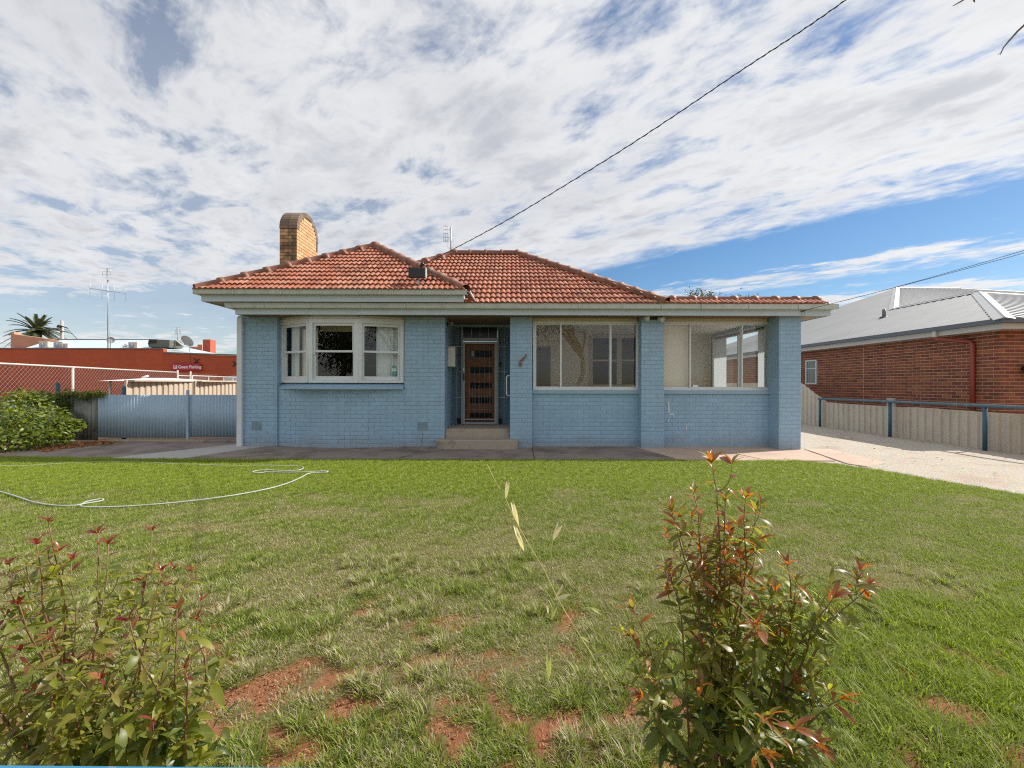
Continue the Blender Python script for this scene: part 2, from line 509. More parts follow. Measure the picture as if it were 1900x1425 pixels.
m_paleroof = pbr('pale_blue_metal_roof', (0.50, 0.60, 0.63), 0.5, 0.03, 0.5)
m_sign = pbr('crimson_sign', (0.36, 0.012, 0.045), 0.45, 0.03, 3.0)
m_signwhite = pbr('sign_white', (0.80, 0.78, 0.76), 0.5, 0.02, 3.0)
m_cooler = pbr('grey_green_cooler', (0.115, 0.125, 0.105), 0.6, 0.1, 3.0)
m_acwhite = pbr('off_white_casing', (0.52, 0.50, 0.45), 0.5, 0.05, 5.0)
m_dish = pbr('grey_dish', (0.36, 0.38, 0.41), 0.5, 0.05, 5.0)
m_carpaint = pbr('silver_car_paint', (0.45, 0.46, 0.48), 0.25, 0.02, 3.0, metal=0.5)
m_rubber = pbr('tyre_rubber', (0.02, 0.02, 0.02), 0.8, 0.1, 20.0)
m_bark = pbr('grey_bark', (0.17, 0.13, 0.10), 0.9, 0.2, 12.0, bump=0.004, bscale=40)
m_stem = pbr('reddish_stem', (0.19, 0.09, 0.045), 0.6, 0.2, 60.0)
m_stemg = pbr('brown_twig', (0.20, 0.13, 0.07), 0.7, 0.2, 60.0)
m_hose = pbr('pale_green_grey_hose', (0.42, 0.45, 0.41), 0.5, 0.12, 9.0, (0.25, 0.22, 0.16), 0.5, 5.0, (0.5, 0.7))
m_glass = glass_mat('window_glass')
m_glass_r = glass_mat('sunroom_glass', (0.95, 0.96, 0.95), 1.0)
m_copper = pbr('coppery_ornament', (0.40, 0.14, 0.06), 0.45, 0.2, 50.0, (0.03, 0.03, 0.035), 0.8, 30.0, (0.45, 0.6))
m_wire = pbr('black_cable', (0.035, 0.035, 0.04), 0.6, 0.05, 30.0)
m_mailbox = pbr('off_white_letterbox', (0.50, 0.49, 0.44), 0.5, 0.06, 10.0)

# ------------------------------------------------------------------ value noise fields for the lawn
_tab = np.random.default_rng(11).random((256, 256))


def vnoise(x, y):
    xi, yi = np.floor(x).astype(int), np.floor(y).astype(int)
    fx, fy = x - xi, y - yi
    fx, fy = fx * fx * (3 - 2 * fx), fy * fy * (3 - 2 * fy)
    a = _tab[xi % 256, yi % 256]; b = _tab[(xi + 1) % 256, yi % 256]
    c = _tab[xi % 256, (yi + 1) % 256]; d = _tab[(xi + 1) % 256, (yi + 1) % 256]
    return (a * (1 - fx) + b * fx) * (1 - fy) + (c * (1 - fx) + d * fx) * fy


def fbm(x, y, o=4):
    s = 0; a = 0.5; n = 0
    for i in range(o):
        s = s + a * vnoise(x * 2 ** i + 17.3 * i, y * 2 ** i + 5.1 * i); n += a; a *= 0.55
    return s / n


def sst(x, a, b):
    t = np.clip((x - a) / (b - a), 0, 1)
    return t * t * (3 - 2 * t)


def blob(x, y, cx, cy, rx, ry):
    return np.exp(-(((x - cx) / rx) ** 2 + ((y - cy) / ry) ** 2))


def f_bare(x, y):
    """red earth showing: strongest along the front edge, in ragged patches"""
    n = 0.34 * fbm(x * 3.4 + 3, y * 4.4 + 8, 4) + 0.66 * fbm(x * 10 + 31, y * 12 + 4, 3)
    b = 0.075 * blob(x, y, -0.85, 1.50, 0.9, 0.42) + 0.05 * blob(x, y, 0.1, 1.6, 0.6, 0.3) + 0.03 * blob(x, y, 1.0, 1.6, 0.4, 0.3)
    b = b + 0.20 * blob(x, y, -0.33, 2.36, 0.20, 0.10) + 0.12 * blob(x, y, 3.1, 2.0, 0.3, 0.12) + 0.07 * blob(x, y, -1.2, 1.75, 0.5, 0.35)
    b = b - 0.20 * sst(y, 2.0, 3.2)
    return sst(n + b, 0.565, 0.64)


def f_dry(x, y):
    n = 0.55 * fbm(x * 1.5 + 40, y * 2.6 + 2, 4) + 0.45 * fbm(x * 6.5 + 3, y * 8.5 + 21, 3)
    b = 0.10 * blob(x, y, -0.2, 2.9, 2.4, 1.0) + 0.26 * blob(x, y, 2.5, 2.95, 1.0, 0.30) + 0.10 * blob(x, y, -2.2, 4.0, 1.4, 0.8)
    b = b + 0.05 * blob(x, y, 1.6, 4.6, 1.2, 0.7) + 0.08 * blob(x, y, -1.0, 2.0, 1.6, 0.6) + 0.16 * blob(x, y, -.36, 2.98, .3, .09) + .16 * blob(x, y, .62, 3.08, .45, .07)
    b = b + .14 * blob(x, y, -2.4, 4.95, .45, .12) - 0.15 * sst(y, 4.4, 6.0) - 0.20 * blob(x, y, 2.6, 1.9, 1.0, 0.6)
    return sst(n + b, 0.42, 0.74)


LAWN_FAR = 7.42


def lawn_far(x):
    x = np.asarray(x, dtype=float)
    e = 7.34 + 0.05 * np.sin(x * 1.3) + 0.07 * (vnoise(x * 3.0, x * 0 + 2.2) - 0.5)
    left = np.where(x < -4.5, 0.10 * (-4.5 - x) * 0.25, 0)
    e = e + left
    # right edge follows the curved gravel drive: points measured on the ground
    ex = np.array([5.0, 5.48, 5.73, 5.95, 6.2, 6.6, 7.2]); ey = np.array([7.27, 6.95, 6.44, 5.69, 5.07, 4.2, 2.0])
    e = np.where(x > 5.0, np.interp(x, ex, ey) + 0.05 * (vnoise(x * 5, x * 0 + 9) - 0.5), e)
    return e


# ------------------------------------------------------------------ ground
def soil_material():
    m = bpy.data.materials.new('lawn_soil')
    m.use_nodes = True
    t = NT(m.node_tree); b = t.n['Principled BSDF']
    at = t.new('ShaderNodeAttribute', attribute_name='bare')
    geo = t.new('ShaderNodeNewGeometry'); pos = geo.outputs['Position']
    red = t.mix(t.noise(pos, 14, 6, 0.65), (0.18, 0.070, 0.033), (0.33, 0.150, 0.080))
    red = t.mix(t.math('MULTIPLY', t.sstep(t.noise(pos, 45, 4), 0.55, 0.72), 0.6), red, (0.45, 0.24, 0.14))
    thatch = t.mix(t.noise(pos, 30, 6, 0.7), (0.085, 0.075, 0.03), (0.26, 0.20, 0.11))
    green = t.mix(t.noise(pos, 22, 4), (0.05, 0.075, 0.015), (0.10, 0.13, 0.03))
    at2 = t.new('ShaderNodeAttribute', attribute_name='dry')
    base = t.mix(at2.outputs['Fac'], green, thatch)
    t.put(b.inputs['Base Color'], t.mix(at.outputs['Fac'], base, red))
    b.inputs['Roughness'].default_value = 0.95
    b.inputs['Specular IOR Level'].default_value = 0.1
    bp = t.new('ShaderNodeBump'); bp.inputs['Distance'].default_value = 0.012
    t.l.new(t.noise(pos, 55, 6, 0.7), bp.inputs['Height']); t.l.new(bp.outputs[0], b.inputs['Normal'])
    return m


def gravel_material():
    m = bpy.data.materials.new('crushed_limestone')
    m.use_nodes = True
    t = NT(m.node_tree); b = t.n['Principled BSDF']
    geo = t.new('ShaderNodeNewGeometry'); pos = geo.outputs['Position']
    vo = t.new('ShaderNodeTexVoronoi'); vo.inputs['Scale'].default_value = 42; t.l.new(pos, vo.inputs['Vector'])
    c = t.mix(t.noise(pos, 26, 5, 0.7), (0.42, 0.35, 0.27), (0.66, 0.60, 0.51))
    c = t.mix(t.math('MULTIPLY', t.sstep(t.noise(pos, 1.1, 5, 0.6), 0.5, 0.68), 0.5), c, (0.40, 0.29, 0.20))
    c = t.mix(t.math('MULTIPLY', t.sstep(t.noise(t.vmul(pos, (5.0, 2.2, 1.0)), 2.0, 6, 0.7), 0.61, 0.68), 0.75), c, (0.20, 0.12, 0.075))
    c = t.mix(0.35, c, t.mix(1.0, c, vo.outputs['Color'], 'MULTIPLY'))
    t.put(b.inputs['Base Color'], c)
    b.inputs['Roughness'].default_value = 0.95
    bp = t.new('ShaderNodeBump'); bp.inputs['Distance'].default_value = 0.012
    t.l.new(t.math('ADD', vo.outputs['Distance'], t.noise(pos, 9, 6, 0.7)), bp.inputs['Height']); t.l.new(bp.outputs[0], b.inputs['Normal'])
    return m


m_ground = pbr('red_earth', (0.28, 0.15, 0.09), 0.95, 0.12, 2.0, (0.17, 0.14, 0.07), 0.8, 0.5, (0.42, 0.6), 0.01, 30)
gm = MB()
gm.quad((-700, -300, -0.05), (700, -300, -0.05), (700, 1200, -0.05), (-700, 1200, -0.05))
tag(gm.build('ground', m_ground), kind='structure')

# lawn bed: fine sheet with painted-by-place soil amounts
xs = np.concatenate([np.arange(-14, -3.2, 0.14), np.arange(-3.2, 3.8, 0.055), np.arange(3.8, 7.3, 0.10)])
ys = np.concatenate([np.arange(0.3, 3.4, 0.05), np.arange(3.4, 7.6, 0.12)])
GX, GY = np.meshgrid(xs, ys)
GYc = np.minimum(GY, lawn_far(GX))
bare_g = f_bare(GX, GYc); dry_g = f_dry(GX, GYc)
GZ = 0.012 * (fbm(GX * 1.5, GYc * 1.5 + 30, 3) - 0.5) + 0.028 * (fbm(GX * 7, GYc * 7 + 5, 4) - 0.5) * (0.35 + bare_g) - 0.006 * bare_g
GZ = np.where(GYc > 6.9, GZ * 0.3, GZ)
GZ = np.maximum(GZ, -0.03)
nx, ny = len(xs), len(ys)
lv = np.stack([GX.ravel(), GYc.ravel(), GZ.ravel()], 1)
idx = np.arange(nx * ny).reshape(ny, nx)
lf = np.stack([idx[:-1, :-1].ravel(), idx[:-1, 1:].ravel(), idx[1:, 1:].ravel(), idx[1:, :-1].ravel()], 1)
keep = (lv[lf[:, 2], 1] - lv[lf[:, 1], 1] > 1e-4) | (lv[lf[:, 3], 1] - lv[lf[:, 0], 1] > 1e-4)
lf = lf[keep]
me = bpy.data.meshes.new('lawn_bed')
me.from_pydata(lv.tolist(), [], lf.tolist())
for nm, arr in (('bare', bare_g), ('dry', dry_g)):
    a = me.attributes.new(nm, 'FLOAT', 'POINT'); a.data.foreach_set('value', arr.ravel().astype(np.float32))
me.polygons.foreach_set('use_smooth', [True] * len(me.polygons))
me.materials.append(soil_material())
tag(place('lawn_bed', me), kind='structure')

# gravel driveway along the right side of the house
dm = MB()
gx = np.linspace(4.6, 10.1, 40); gy = np.concatenate([np.linspace(1.0, 10, 70), np.linspace(10.3, 30, 30)])
vs = []
for yy in gy:
    for xx in gx:
        vs.append((xx, yy, -0.006 + 0.03 * (float(fbm(np.array(xx * 1.2), np.array(yy * 1.2 + 77), 3)) - 0.5) - (0.045 if (yy < float(lawn_far(xx)) + .06 and xx < 7.3) or xx < 5.2 else 0)))
n_ = len(gx)
dm.add(vs, [(j * n_ + i, j * n_ + i + 1, (j + 1) * n_ + i + 1, (j + 1) * n_ + i) for j in range(len(gy) - 1) for i in range(n_ - 1)], 0, True)
tag(dm.build('gravel_driveway', gravel_material()), kind='structure')

# paved strip in front of the house: separate slabs with open joints
path = MB(); path.quad((-11, 7.2, -0.03), (6.6, 7.2, -0.03), (6.6, 10.2, -0.03), (-11, 10.2, -0.03))
path_o = tag(path.build('path', m_ground), kind='structure')


def slab(pts, z, mat, th=0.07):
    b = MB()
    n = len(pts)
    c = Vector((sum(p[0] for p in pts) / n, sum(p[1] for p in pts) / n, 0))
    inn = []
    for p in pts:
        d = Vector((p[0], p[1], 0)) - c
        inn.append(c + d * (1 - 0.010 / max(d.length, .1)))
    vs = [(p[0], p[1], z - th) for p in pts] + [(p[0], p[1], z - 0.008) for p in pts] + [(q.x, q.y, z) for q in inn]
    fs = []
    for i in range(n):
        j = (i + 1) % n
        fs += [(i, j, n + j, n + i), (n + i, n + j, 2 * n + j, 2 * n + i)]
    fs.append(tuple(range(2 * n, 3 * n)))
    b.add(vs, fs, 0, False)
    return b.build('slab', mat, path_o)


g = 0.006
jx = [(-4.05, -4.45), (-1.62, -2.0), (0.42, 0.40), (2.55, 2.95), (4.02, 4.42)]   # joints: (x at wall, x at lawn)
zt = [0.012, 0.016, 0.010, 0.014, 0.011, 0.015]
prev = (-5.05, -5.75)
mats_ = [m_concrete, m_concrete, m_concrete, m_concrete, m_concrete_p, m_concrete_p]
for i, j in enumerate(jx + [(6.02, 5.62)]):
    slab([(prev[1] + g, 7.25), (j[1] - g, 7.25), (j[0] - g, 8.9), (prev[0] + g, 8.9)], zt[i], mats_[i])
    prev = j
slab([(5.62 + g, 7.0), (5.75, 6.75), (6.35, 7.1), (6.55, 8.6), (6.02 + g, 8.6)], 0.008, m_concrete_p)
slab([(-7.05, 7.3), (-5.75 - g, 7.3), (-5.05 - g, 8.95), (-5.9, 9.05)], 0.017, m_concrete_l)
slab([(-9.0, 7.45), (-7.05 - g, 7.3), (-5.9 - g, 9.05), (-6.1, 9.3), (-8.9, 9.3)], 0.006, m_concrete)
slab([(-9.6, 7.6), (-9.0 - g, 7.45), (-8.9 - g, 9.3), (-9.3, 9.3)], 0.004, m_concrete)
st = MB(); st.xf = None
for (x0, x1, y0, y1, z1) in ((-9.25, -6.9, 9.36, 9.62, 0.035), (-6.85, -5.78, 9.30, 9.66, 0.06)):
    b = MB(); b.bbox(x0, x1, y0, y1, -0.03, z1, 0.01)
    tag(b.build('threshold', m_ltimber if x0 < -8 else m_concrete, path_o))

# ------------------------------------------------------------------ the house
H0 = Vector((0.1, 8.74, 0))
house = thing('brick_house', 'blue painted brick bungalow with orange tiled hip roof and bay window', 'house', H0)
HI = basis(house).inverted()

YW = 8.74                     # plane of the left wall
XL, XPL = XP(441, YW), XP(825, YW)           # left corner, left edge of porch
YB = 18.0
XR = XP(1486, 8.45)
Z_SOF = 2.735

# vertical masses: px edges measured at their own planes
Y_P1, Y_P2, Y_P3, Y_SP = 8.66, 8.60, 8.45, 8.80
P1 = (XP(946.5, Y_P1), XP(987.5, Y_P1))
P2 = (XP(1190, Y_P2), XP(1232, Y_P2))
P3 = (XP(1445.5, Y_P3), XP(1486, Y_P3))
Z_SILL = ZP(727, Y_SP)
BAY = [Vector((XP(520, 8.90), 8.90, 0)), Vector((XP(573, 8.47), 8.47, 0)), Vector((XP(664, 8.47), 8.47, 0)), Vector((XP(749, 8.78), 8.78, 0))]
BX0, BX1 = XP(512, YW), XP(750, YW)

BR_L, BR_H, BR_J = 0.235, 0.0765, 0.010
PIT_L, PIT_H = 0.240, 0.0865
bricks = []      # records: (matrix, length, height, material key, parent, full?)


def frustum(MBo, M, L, H, d, c=0.005, mi=0):
    """one brick face block standing proud: back at 0, chamfered front at -d (local y)"""
    x0, x1, z0, z1 = -L / 2, L / 2, -H / 2, H / 2
    vs = [(x0, 0.01, z0), (x1, 0.01, z0), (x1, 0.01, z1), (x0, 0.01, z1),
          (x0, -d + c * .6, z0), (x1, -d + c * .6, z0), (x1, -d + c * .6, z1), (x0, -d + c * .6, z1),
          (x0 + c, -d, z0 + c), (x1 - c, -d, z0 + c), (x1 - c, -d, z1 - c), (x0 + c, -d, z1 - c)]
    fs = [(8, 9, 10, 11)]
    for i in range(4):
        j = (i + 1) % 4
        fs += [(i, j, 4 + j, 4 + i), (4 + i, 4 + j, 8 + j, 8 + i)]
    MBo.add([M @ Vector(p) for p in vs], fs, mi, False)


def lay(L, z0, z1, mapping, parent, key, holes=(), shift=0.0, zref=0.0, half=False):
    """lay stretcher courses on a face of length L; mapping(u) -> (point on face, tangent); holes (u0,u1,z0,z1)"""
    k0 = int(math.floor((z0 - zref) / PIT_H))
    k = k0
    while True:
        a = zref + k * PIT_H + BR_J / 2; b = a + BR_H
        if a > z1: break
        ca, cb = max(a, z0), min(b, z1)
        if cb - ca > 0.018:
            off = shift + (PIT_L / 2 if k % 2 else 0.0)
            i = int(math.floor(-off / PIT_L)) - 1
            while i * PIT_L + off < L:
                ua, ub = max(0, i * PIT_L + off + (PIT_L - BR_L) / 2), min(L, i * PIT_L + off + (PIT_L + BR_L) / 2)
                i += 1
                if ub - ua < 0.015: continue
                segs = [(ua, ub)]
                zs = (ca, cb)
                for (h0, h1, hz0, hz1) in holes:
                    if cb <= hz0 + 0.02 or ca >= hz1 - 0.02: continue
                    ns = []
                    for (s0, s1) in segs:
                        if s1 <= h0 or s0 >= h1: ns.append((s0, s1)); continue
                        if s0 < h0: ns.append((s0, h0))
                        if s1 > h1: ns.append((h1, s1))
                    segs = ns
                for (s0, s1) in segs:
                    if s1 - s0 < 0.02: continue
                    p, tn = mapping((s0 + s1) / 2)
                    tn = Vector(tn).normalized()
                    nrm = Vector((tn.y, -tn.x, 0))        # outward for a wall running +x, facing -y
                    M = Matrix(((tn.x, -nrm.x, 0, p[0]), (tn.y, -nrm.y, 0, p[1]), (0, 0, 1, (zs[0] + zs[1]) / 2), (0, 0, 0, 1)))
                    bricks.append((M, s1 - s0, zs[1] - zs[0], key, parent, abs(s1 - s0 - BR_L) < 1e-4 and abs(zs[1] - zs[0] - BR_H) < 1e-4))
        k += 1


def lin(p, q):
    p, q = Vector(p), Vector(q); d = (q - p); L = d.length; d.normalize()
    return L, (lambda u, p=p, d=d: (p + d * u, d))


# --- walls (core masses; the bricks stand proud of them)
wm = MB()
wm.box(XL, BX0 + 0.02, YW + 0.005, YW + 0.24, -0.05, Z_SOF)                    # left of the bay
wm.box(BX1, XPL, YW + 0.005, YW + 0.24, -0.05, Z_SOF)                          # right of the bay
wm.box(XL, XL + 0.24, YW + 0.24, YB, -0.05, 3.05)                              # left flank
wm.box(XL, XR, YB, YB + 0.24, -0.05, 3.0)                                      # rear
wm.box(BX0 + .02, BX1, 9.02, 9.10, -0.05, 1.20)
wall = wm.build('wall', m_wall_core, house)
pm = MB()
pm.box(XPL - 0.24, XPL - 0.002, YW + 0.24, 9.8, -0.05, Z_SOF)                   # porch left cheek
pm.box(P1[0] + 0.002, P1[0] + 0.2, Y_P1 + 0.25, 9.8, -0.05, Z_SOF)              # porch right cheek
porch_wall = pm.build('porch_wall', m_wall_core, house)

for (xa, xb, Y0, holes) in ((XL, BX0 - 0.004, YW, []), (BX1, XPL, YW, [])):
    L, mp = lin((xa, Y0, 0), (xb, Y0, 0))
    hl = []
    for vx in (XP(477, YW), XP(784, YW)):
        if xa < vx < xb:
            hl.append((vx - xa - 0.105, vx - xa + 0.105, 0.345, 0.520))
    lay(L, 0.0, Z_SOF - 0.02, mp, wall, 'blue', hl, shift=0.03)
L, mp = lin((XPL, YW + 0.02, 0), (XPL, 9.78, 0))
lay(L, 0.36, Z_SOF, mp, porch_wall, 'blue', shift=-0.05)
# bow of brick under the bay window
NB = 24
bow = []
for i in range(NB + 1):
    t = i / NB
    x = BX0 + (BX1 - BX0) * t
    y = 8.80 * (1 - t) + (YW) * t - 0.235 * math.sin(math.pi * t) ** 0.9
    bow.append(Vector((x, y, 0)))
cum = [0]
for i in range(NB): cum.append(cum[-1] + (bow[i + 1] - bow[i]).length)


def bowmap(u):
    for i in range(NB):
        if u <= cum[i + 1] or i == NB - 1:
            d = (bow[i + 1] - bow[i]).normalized()
            return bow[i] + d * (u - cum[i]), d


Z_BAY = ZP(722, 8.5)
bw = MB()
vs = [p + Vector((0, 0.004, -0.05)) for p in bow] + [p + Vector((0, 0.004, Z_BAY)) for p in bow]
bw.add(vs, [(i, i + 1, NB + 2 + i, NB + 1 + i) for i in range(NB)], 0, True)
bw.add([p + Vector((0, 0.004, Z_BAY)) for p in bow] + [(BX1, 9.1, Z_BAY), (BX0, 9.1, Z_BAY)], [tuple(range(NB + 3))], 0, False)
bay_wall = bw.build('bay_wall', m_wall_core, house)
lay(cum[-1], 0.0, Z_BAY - 0.01, bowmap, bay_wall, 'blue', shift=0.11)

# sunroom piers and the low walls between them
for (xa, xb), Y0, sh in ((P1, Y_P1, 0.0), (P2, Y_P2, 0.06), (P3, Y_P3, 0.02)):
    b = MB(); b.box(xa, xb, Y0 + 0.004, Y0 + 0.42, -0.05, Z_SOF)
    pier = b.build('pier', m_wall_core, house)
    L, mp = lin((xa, Y0, 0), (xb, Y0, 0))
    lay(L, 0.0, Z_SOF - 0.02, mp, pier, 'blue', shift=sh)
    L, mp = lin((xa, Y0 + 0.40, 0), (xa, Y0, 0))
    lay(L, 0.0, Z_SOF - 0.02, mp, pier, 'blue', shift=sh)
    if Y0 == Y_P3:
        L, mp = lin((xb, Y0, 0), (xb, Y0 + 0.40, 0))
        lay(L, 0.0, Z_SOF - 0.02, mp, pier, 'blue', shift=sh)
for xa, xb in ((P1[1], P2[0]), (P2[1], P3[0])):
    b = MB(); b.box(xa, xb, Y_SP + 0.004, Y_SP + 0.22, -0.05, Z_SILL - 0.025)
    sw = b.build('low_wall', m_wall_core, house)
    L, mp = lin((xa, Y_SP, 0), (xb, Y_SP, 0))
    lay(L, 0.0, Z_SILL - 0.022, mp, sw, 'blue', shift=0.13)
# right flank of the sunroom with its own sliding window
SW0, SW1 = 9.30, 11.75
b = MB()
b.box(XR - 0.22, XR, Y_P3 + 0.42, YB, -0.05, Z_SILL - 0.05)
b.box(XR - 0.22, XR, Y_P3 + 0.42, SW0, Z_SILL - 0.05, Z_SOF)
b.box(XR - 0.22, XR, SW1, YB, Z_SILL - 0.05, Z_SOF)
b.box(XR - 0.22, XR, SW0, SW1, 2.62, Z_SOF)
flank = b.build('flank_wall', m_wall_core, house)

# --- inside: floors, ceilings, partitions that show through the glass
YK = 12.0
im = MB()
im.box(P1[0] + 0.2, P1[0] + 0.3, Y_P1 + 0.42, YK, 0.3, 2.75)
im.box(P1[0] + 0.2, XR - 0.22, YK, YK + 0.1, 0.3, 2.75)
im.box(P1[0] + 0.2, XR - 0.22, Y_SP + 0.22, YK, 2.75, 2.80)
im.box(XR - 0.222, XR - 0.23, Y_SP + 0.2, SW0, 0.3, 2.75); im.box(XR - 0.222, XR - 0.23, SW1, YK, 0.3, 2.75)
tag(im.build('interior_wall', m_int_wall, house))
fm = MB()
fm.box(XL + .24, XR - .22, YW + .3, YB, 0.28, 0.345)
tag(fm.build('interior_floor', m_floor, house))
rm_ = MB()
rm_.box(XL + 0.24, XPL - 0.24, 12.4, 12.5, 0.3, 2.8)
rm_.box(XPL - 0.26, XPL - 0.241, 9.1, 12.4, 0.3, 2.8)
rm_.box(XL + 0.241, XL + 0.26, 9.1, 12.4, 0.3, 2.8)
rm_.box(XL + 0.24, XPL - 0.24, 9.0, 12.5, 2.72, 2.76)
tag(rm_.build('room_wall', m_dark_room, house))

# inner double-hung windows and a screen door on the sunroom's back wall
YI = YK - 0.03
iw = MB()
xa, xb = XP(1099, YK), XP(1240, YK)
zt_, zb_, zm_ = ZP(627, YK), ZP(713, YK), ZP(668.5, YK)
iw.box(xa - .06, xb, YI - .03, YI + .03, zt_, zt_ + .09)
iw.box(xa - .06, xb, YI - .05, YI + .03, zb_ - .12, zb_)
for x in (xa, XP(1148, YK), XP(1197, YK)):
    iw.box(x - 0.07, x + (0.0 if x == xa else 0.07), YI - .028, YI + .032, zb_ + .002, zt_ - .002)
iw.box(xa, xb, YI - .02, YI + .028, zm_ - .025, zm_ + .025)
inner = iw.build('inner_window', m_beige_trim, house)
ig = MB(); ig.quad((xa, YI + .001, zb_), (xb, YI + .001, zb_), (xb, YI + .001, zt_), (xa, YI + .001, zt_))
ig.build('pane', m_dark_glass, inner)
dr = MB()
dr.box(XP(985, YK), XP(1021, YK), YI - 0.01, YI + .02, 0.35, ZP(643, YK))
dr.build('inner_door', m_black, house)

# --- bay window: three double-hung facets
Z_BS = ZP(711, 8.47)          # bottom of white frame
Z_BH = ZP(592, 8.47)          # top of frame
ZM = ZP(652.5, 8.47)


def facet(name, p0, p1, side):
    d = (p1 - p0); L = d.length; d.normalize()
    nrm = Vector((d.y, -d.x, 0))
    M = Matrix(((d.x, -nrm.x, 0, p0.x), (d.y, -nrm.y, 0, p0.y), (0, 0, 1, 0), (0, 0, 0, 1)))   # local x along, local -y outward
    f = MB(); f.xf = M
    wj = 0.075
    f.box(0.0, wj, -0.012, 0.10, Z_BS, Z_BH)                       # jambs
    f.box(L - wj, L, -0.012, 0.10, Z_BS, Z_BH)
    f.box(wj, L - wj, -0.008, 0.10, Z_BH - 0.085, Z_BH)            # head
    f.box(wj, L - wj, -0.018, 0.10, Z_BS, Z_BS + 0.055)            # bottom
    f.box(-0.01, L + 0.01, -0.03, 0.06, Z_BH + 0.002, Z_BH + 0.022)  # drip bead
    f.box(0.0, L, 0.0, 0.06, Z_BH + 0.024, Z_SOF + 0.03)           # board over
    fr = f.build('window', m_white, house)
    for (z0, z1, yo, nm) in ((ZM - 0.02, Z_BH - 0.088, 0.022, 'upper_sash'), (Z_BS + 0.058, ZM + 0.018, 0.052, 'lower_sash')):
        s_ = MB(); s_.xf = M
        a0, a1 = wj + 0.002, L - wj - 0.002
        sw_ = 0.045
        lo = 0.042 if nm == 'upper_sash' else 0.075
        hi = 0.05 if nm == 'upper_sash' else 0.036
        s_.box(a0, a0 + sw_, yo, yo + 0.035, z0, z1); s_.box(a1 - sw_, a1, yo, yo + 0.035, z0, z1)
        s_.box(a0 + sw_, a1 - sw_, yo + .001, yo + 0.034, z0, z0 + lo); s_.box(a0 + sw_, a1 - sw_, yo + .001, yo + 0.034, z1 - hi, z1)
        if nm == 'upper_sash':       # horns
            s_.box(a0, a0 + 0.035, yo + .002, yo + 0.033, z0 - 0.05, z0); s_.box(a1 - 0.035, a1, yo + .002, yo + 0.033, z0 - 0.05, z0)
        s_.build('sash', m_white, fr)
        q = MB(); q.xf = M
        q.quad((a0 + sw_ - .004, yo + 0.017, z0 + lo - .004), (a1 - sw_ + .004, yo + 0.017, z0 + lo - .004), (a1 - sw_ + .004, yo + 0.017, z1 - hi + .004), (a0 + sw_ - .004, yo + 0.017, z1 - hi + .004))
        q.build('pane', m_glass, fr)
    return M, L


bay_frames = [facet('window', BAY[0], BAY[1], -1), facet('window', BAY[1], BAY[2], 0), facet('window', BAY[2], BAY[3], 1)]
for p in (BAY[1], BAY[2]):
    cp = MB()
    cp.tube([(p.x, p.y + .03, Z_BS), (p.x, p.y + .03, Z_SOF)], 0.042, 10)
    cp.build('corner_post', m_white, house)


def curtain(M, a0, a1, yo, z0, z1, amp, waves, mat, gather=0.0):
    c = MB(); c.xf = M
    n = int(waves * 10)
    vs = []
    for zi, z in enumerate((z0, (z0 + z1) / 2, z1)):
        for i in range(n + 1):
            t = i / n
            x = a0 + (a1 - a0) * t + gather * (1 - zi / 2) * (0.5 - t) * -0.1
            y = yo + amp * math.sin(t * waves * 2 * math.pi + 0.8 * math.sin(t * 11)) * (1.0 - 0.15 * zi) + amp * 0.4 * math.sin(t * waves * 5.1)
            vs.append((x, y, z))
    fs = [(r * (n + 1) + i, r * (n + 1) + i + 1, (r + 1) * (n + 1) + i + 1, (r + 1) * (n + 1) + i) for r in range(2) for i in range(n)]
    c.add(vs, fs, 0, True)
    return c.build('curtain', mat, house)


ML, LL = bay_frames[0]
curtain(ML, 0.14, LL * 0.44, 0.16, Z_BS + .03, Z_BH - .12, 0.018, 4, m_curtain)
curtain(ML, LL * 0.42, LL - 0.03, 0.24, Z_BS + .03, Z_BH - .16, 0.016, 5, m_curtain2)
MR, LR = bay_frames[2]
curtain(MR, LR * 0.40, LR - 0.08, 0.16, Z_BS + .03, Z_BH - .11, 0.022, 6.5, m_curtain)
stk = MB(); stk.xf = MR
for (dx, dz, wx, hz, mi) in ((0.03, 0.0, 0.10, 0.10, 0), (0.035, 0.105, 0.08, 0.06, 1), (0.028, 0.17, 0.09, 0.05, 0)):
    stk.box(LR - 0.26 + dx, LR - 0.26 + dx + wx, 0.073, 0.075, Z_BS + 0.14 + dz, Z_BS + 0.14 + dz + hz, mi)
tag(stk.build('sticker', [pbr('teal_print', (0.03, 0.22, 0.24), 0.5), pbr('pale_print', (0.5, 0.62, 0.62), 0.5)], house))
bm_ = MB()
ml_, ll_ = bay_frames[1]
bm_.xf = ml_; bm_.box(0.0, ll_, 0.5, 0.53, Z_BH - 0.20, Z_BH + .1)
tag(bm_.build('pelmet', m_beige_trim, house))

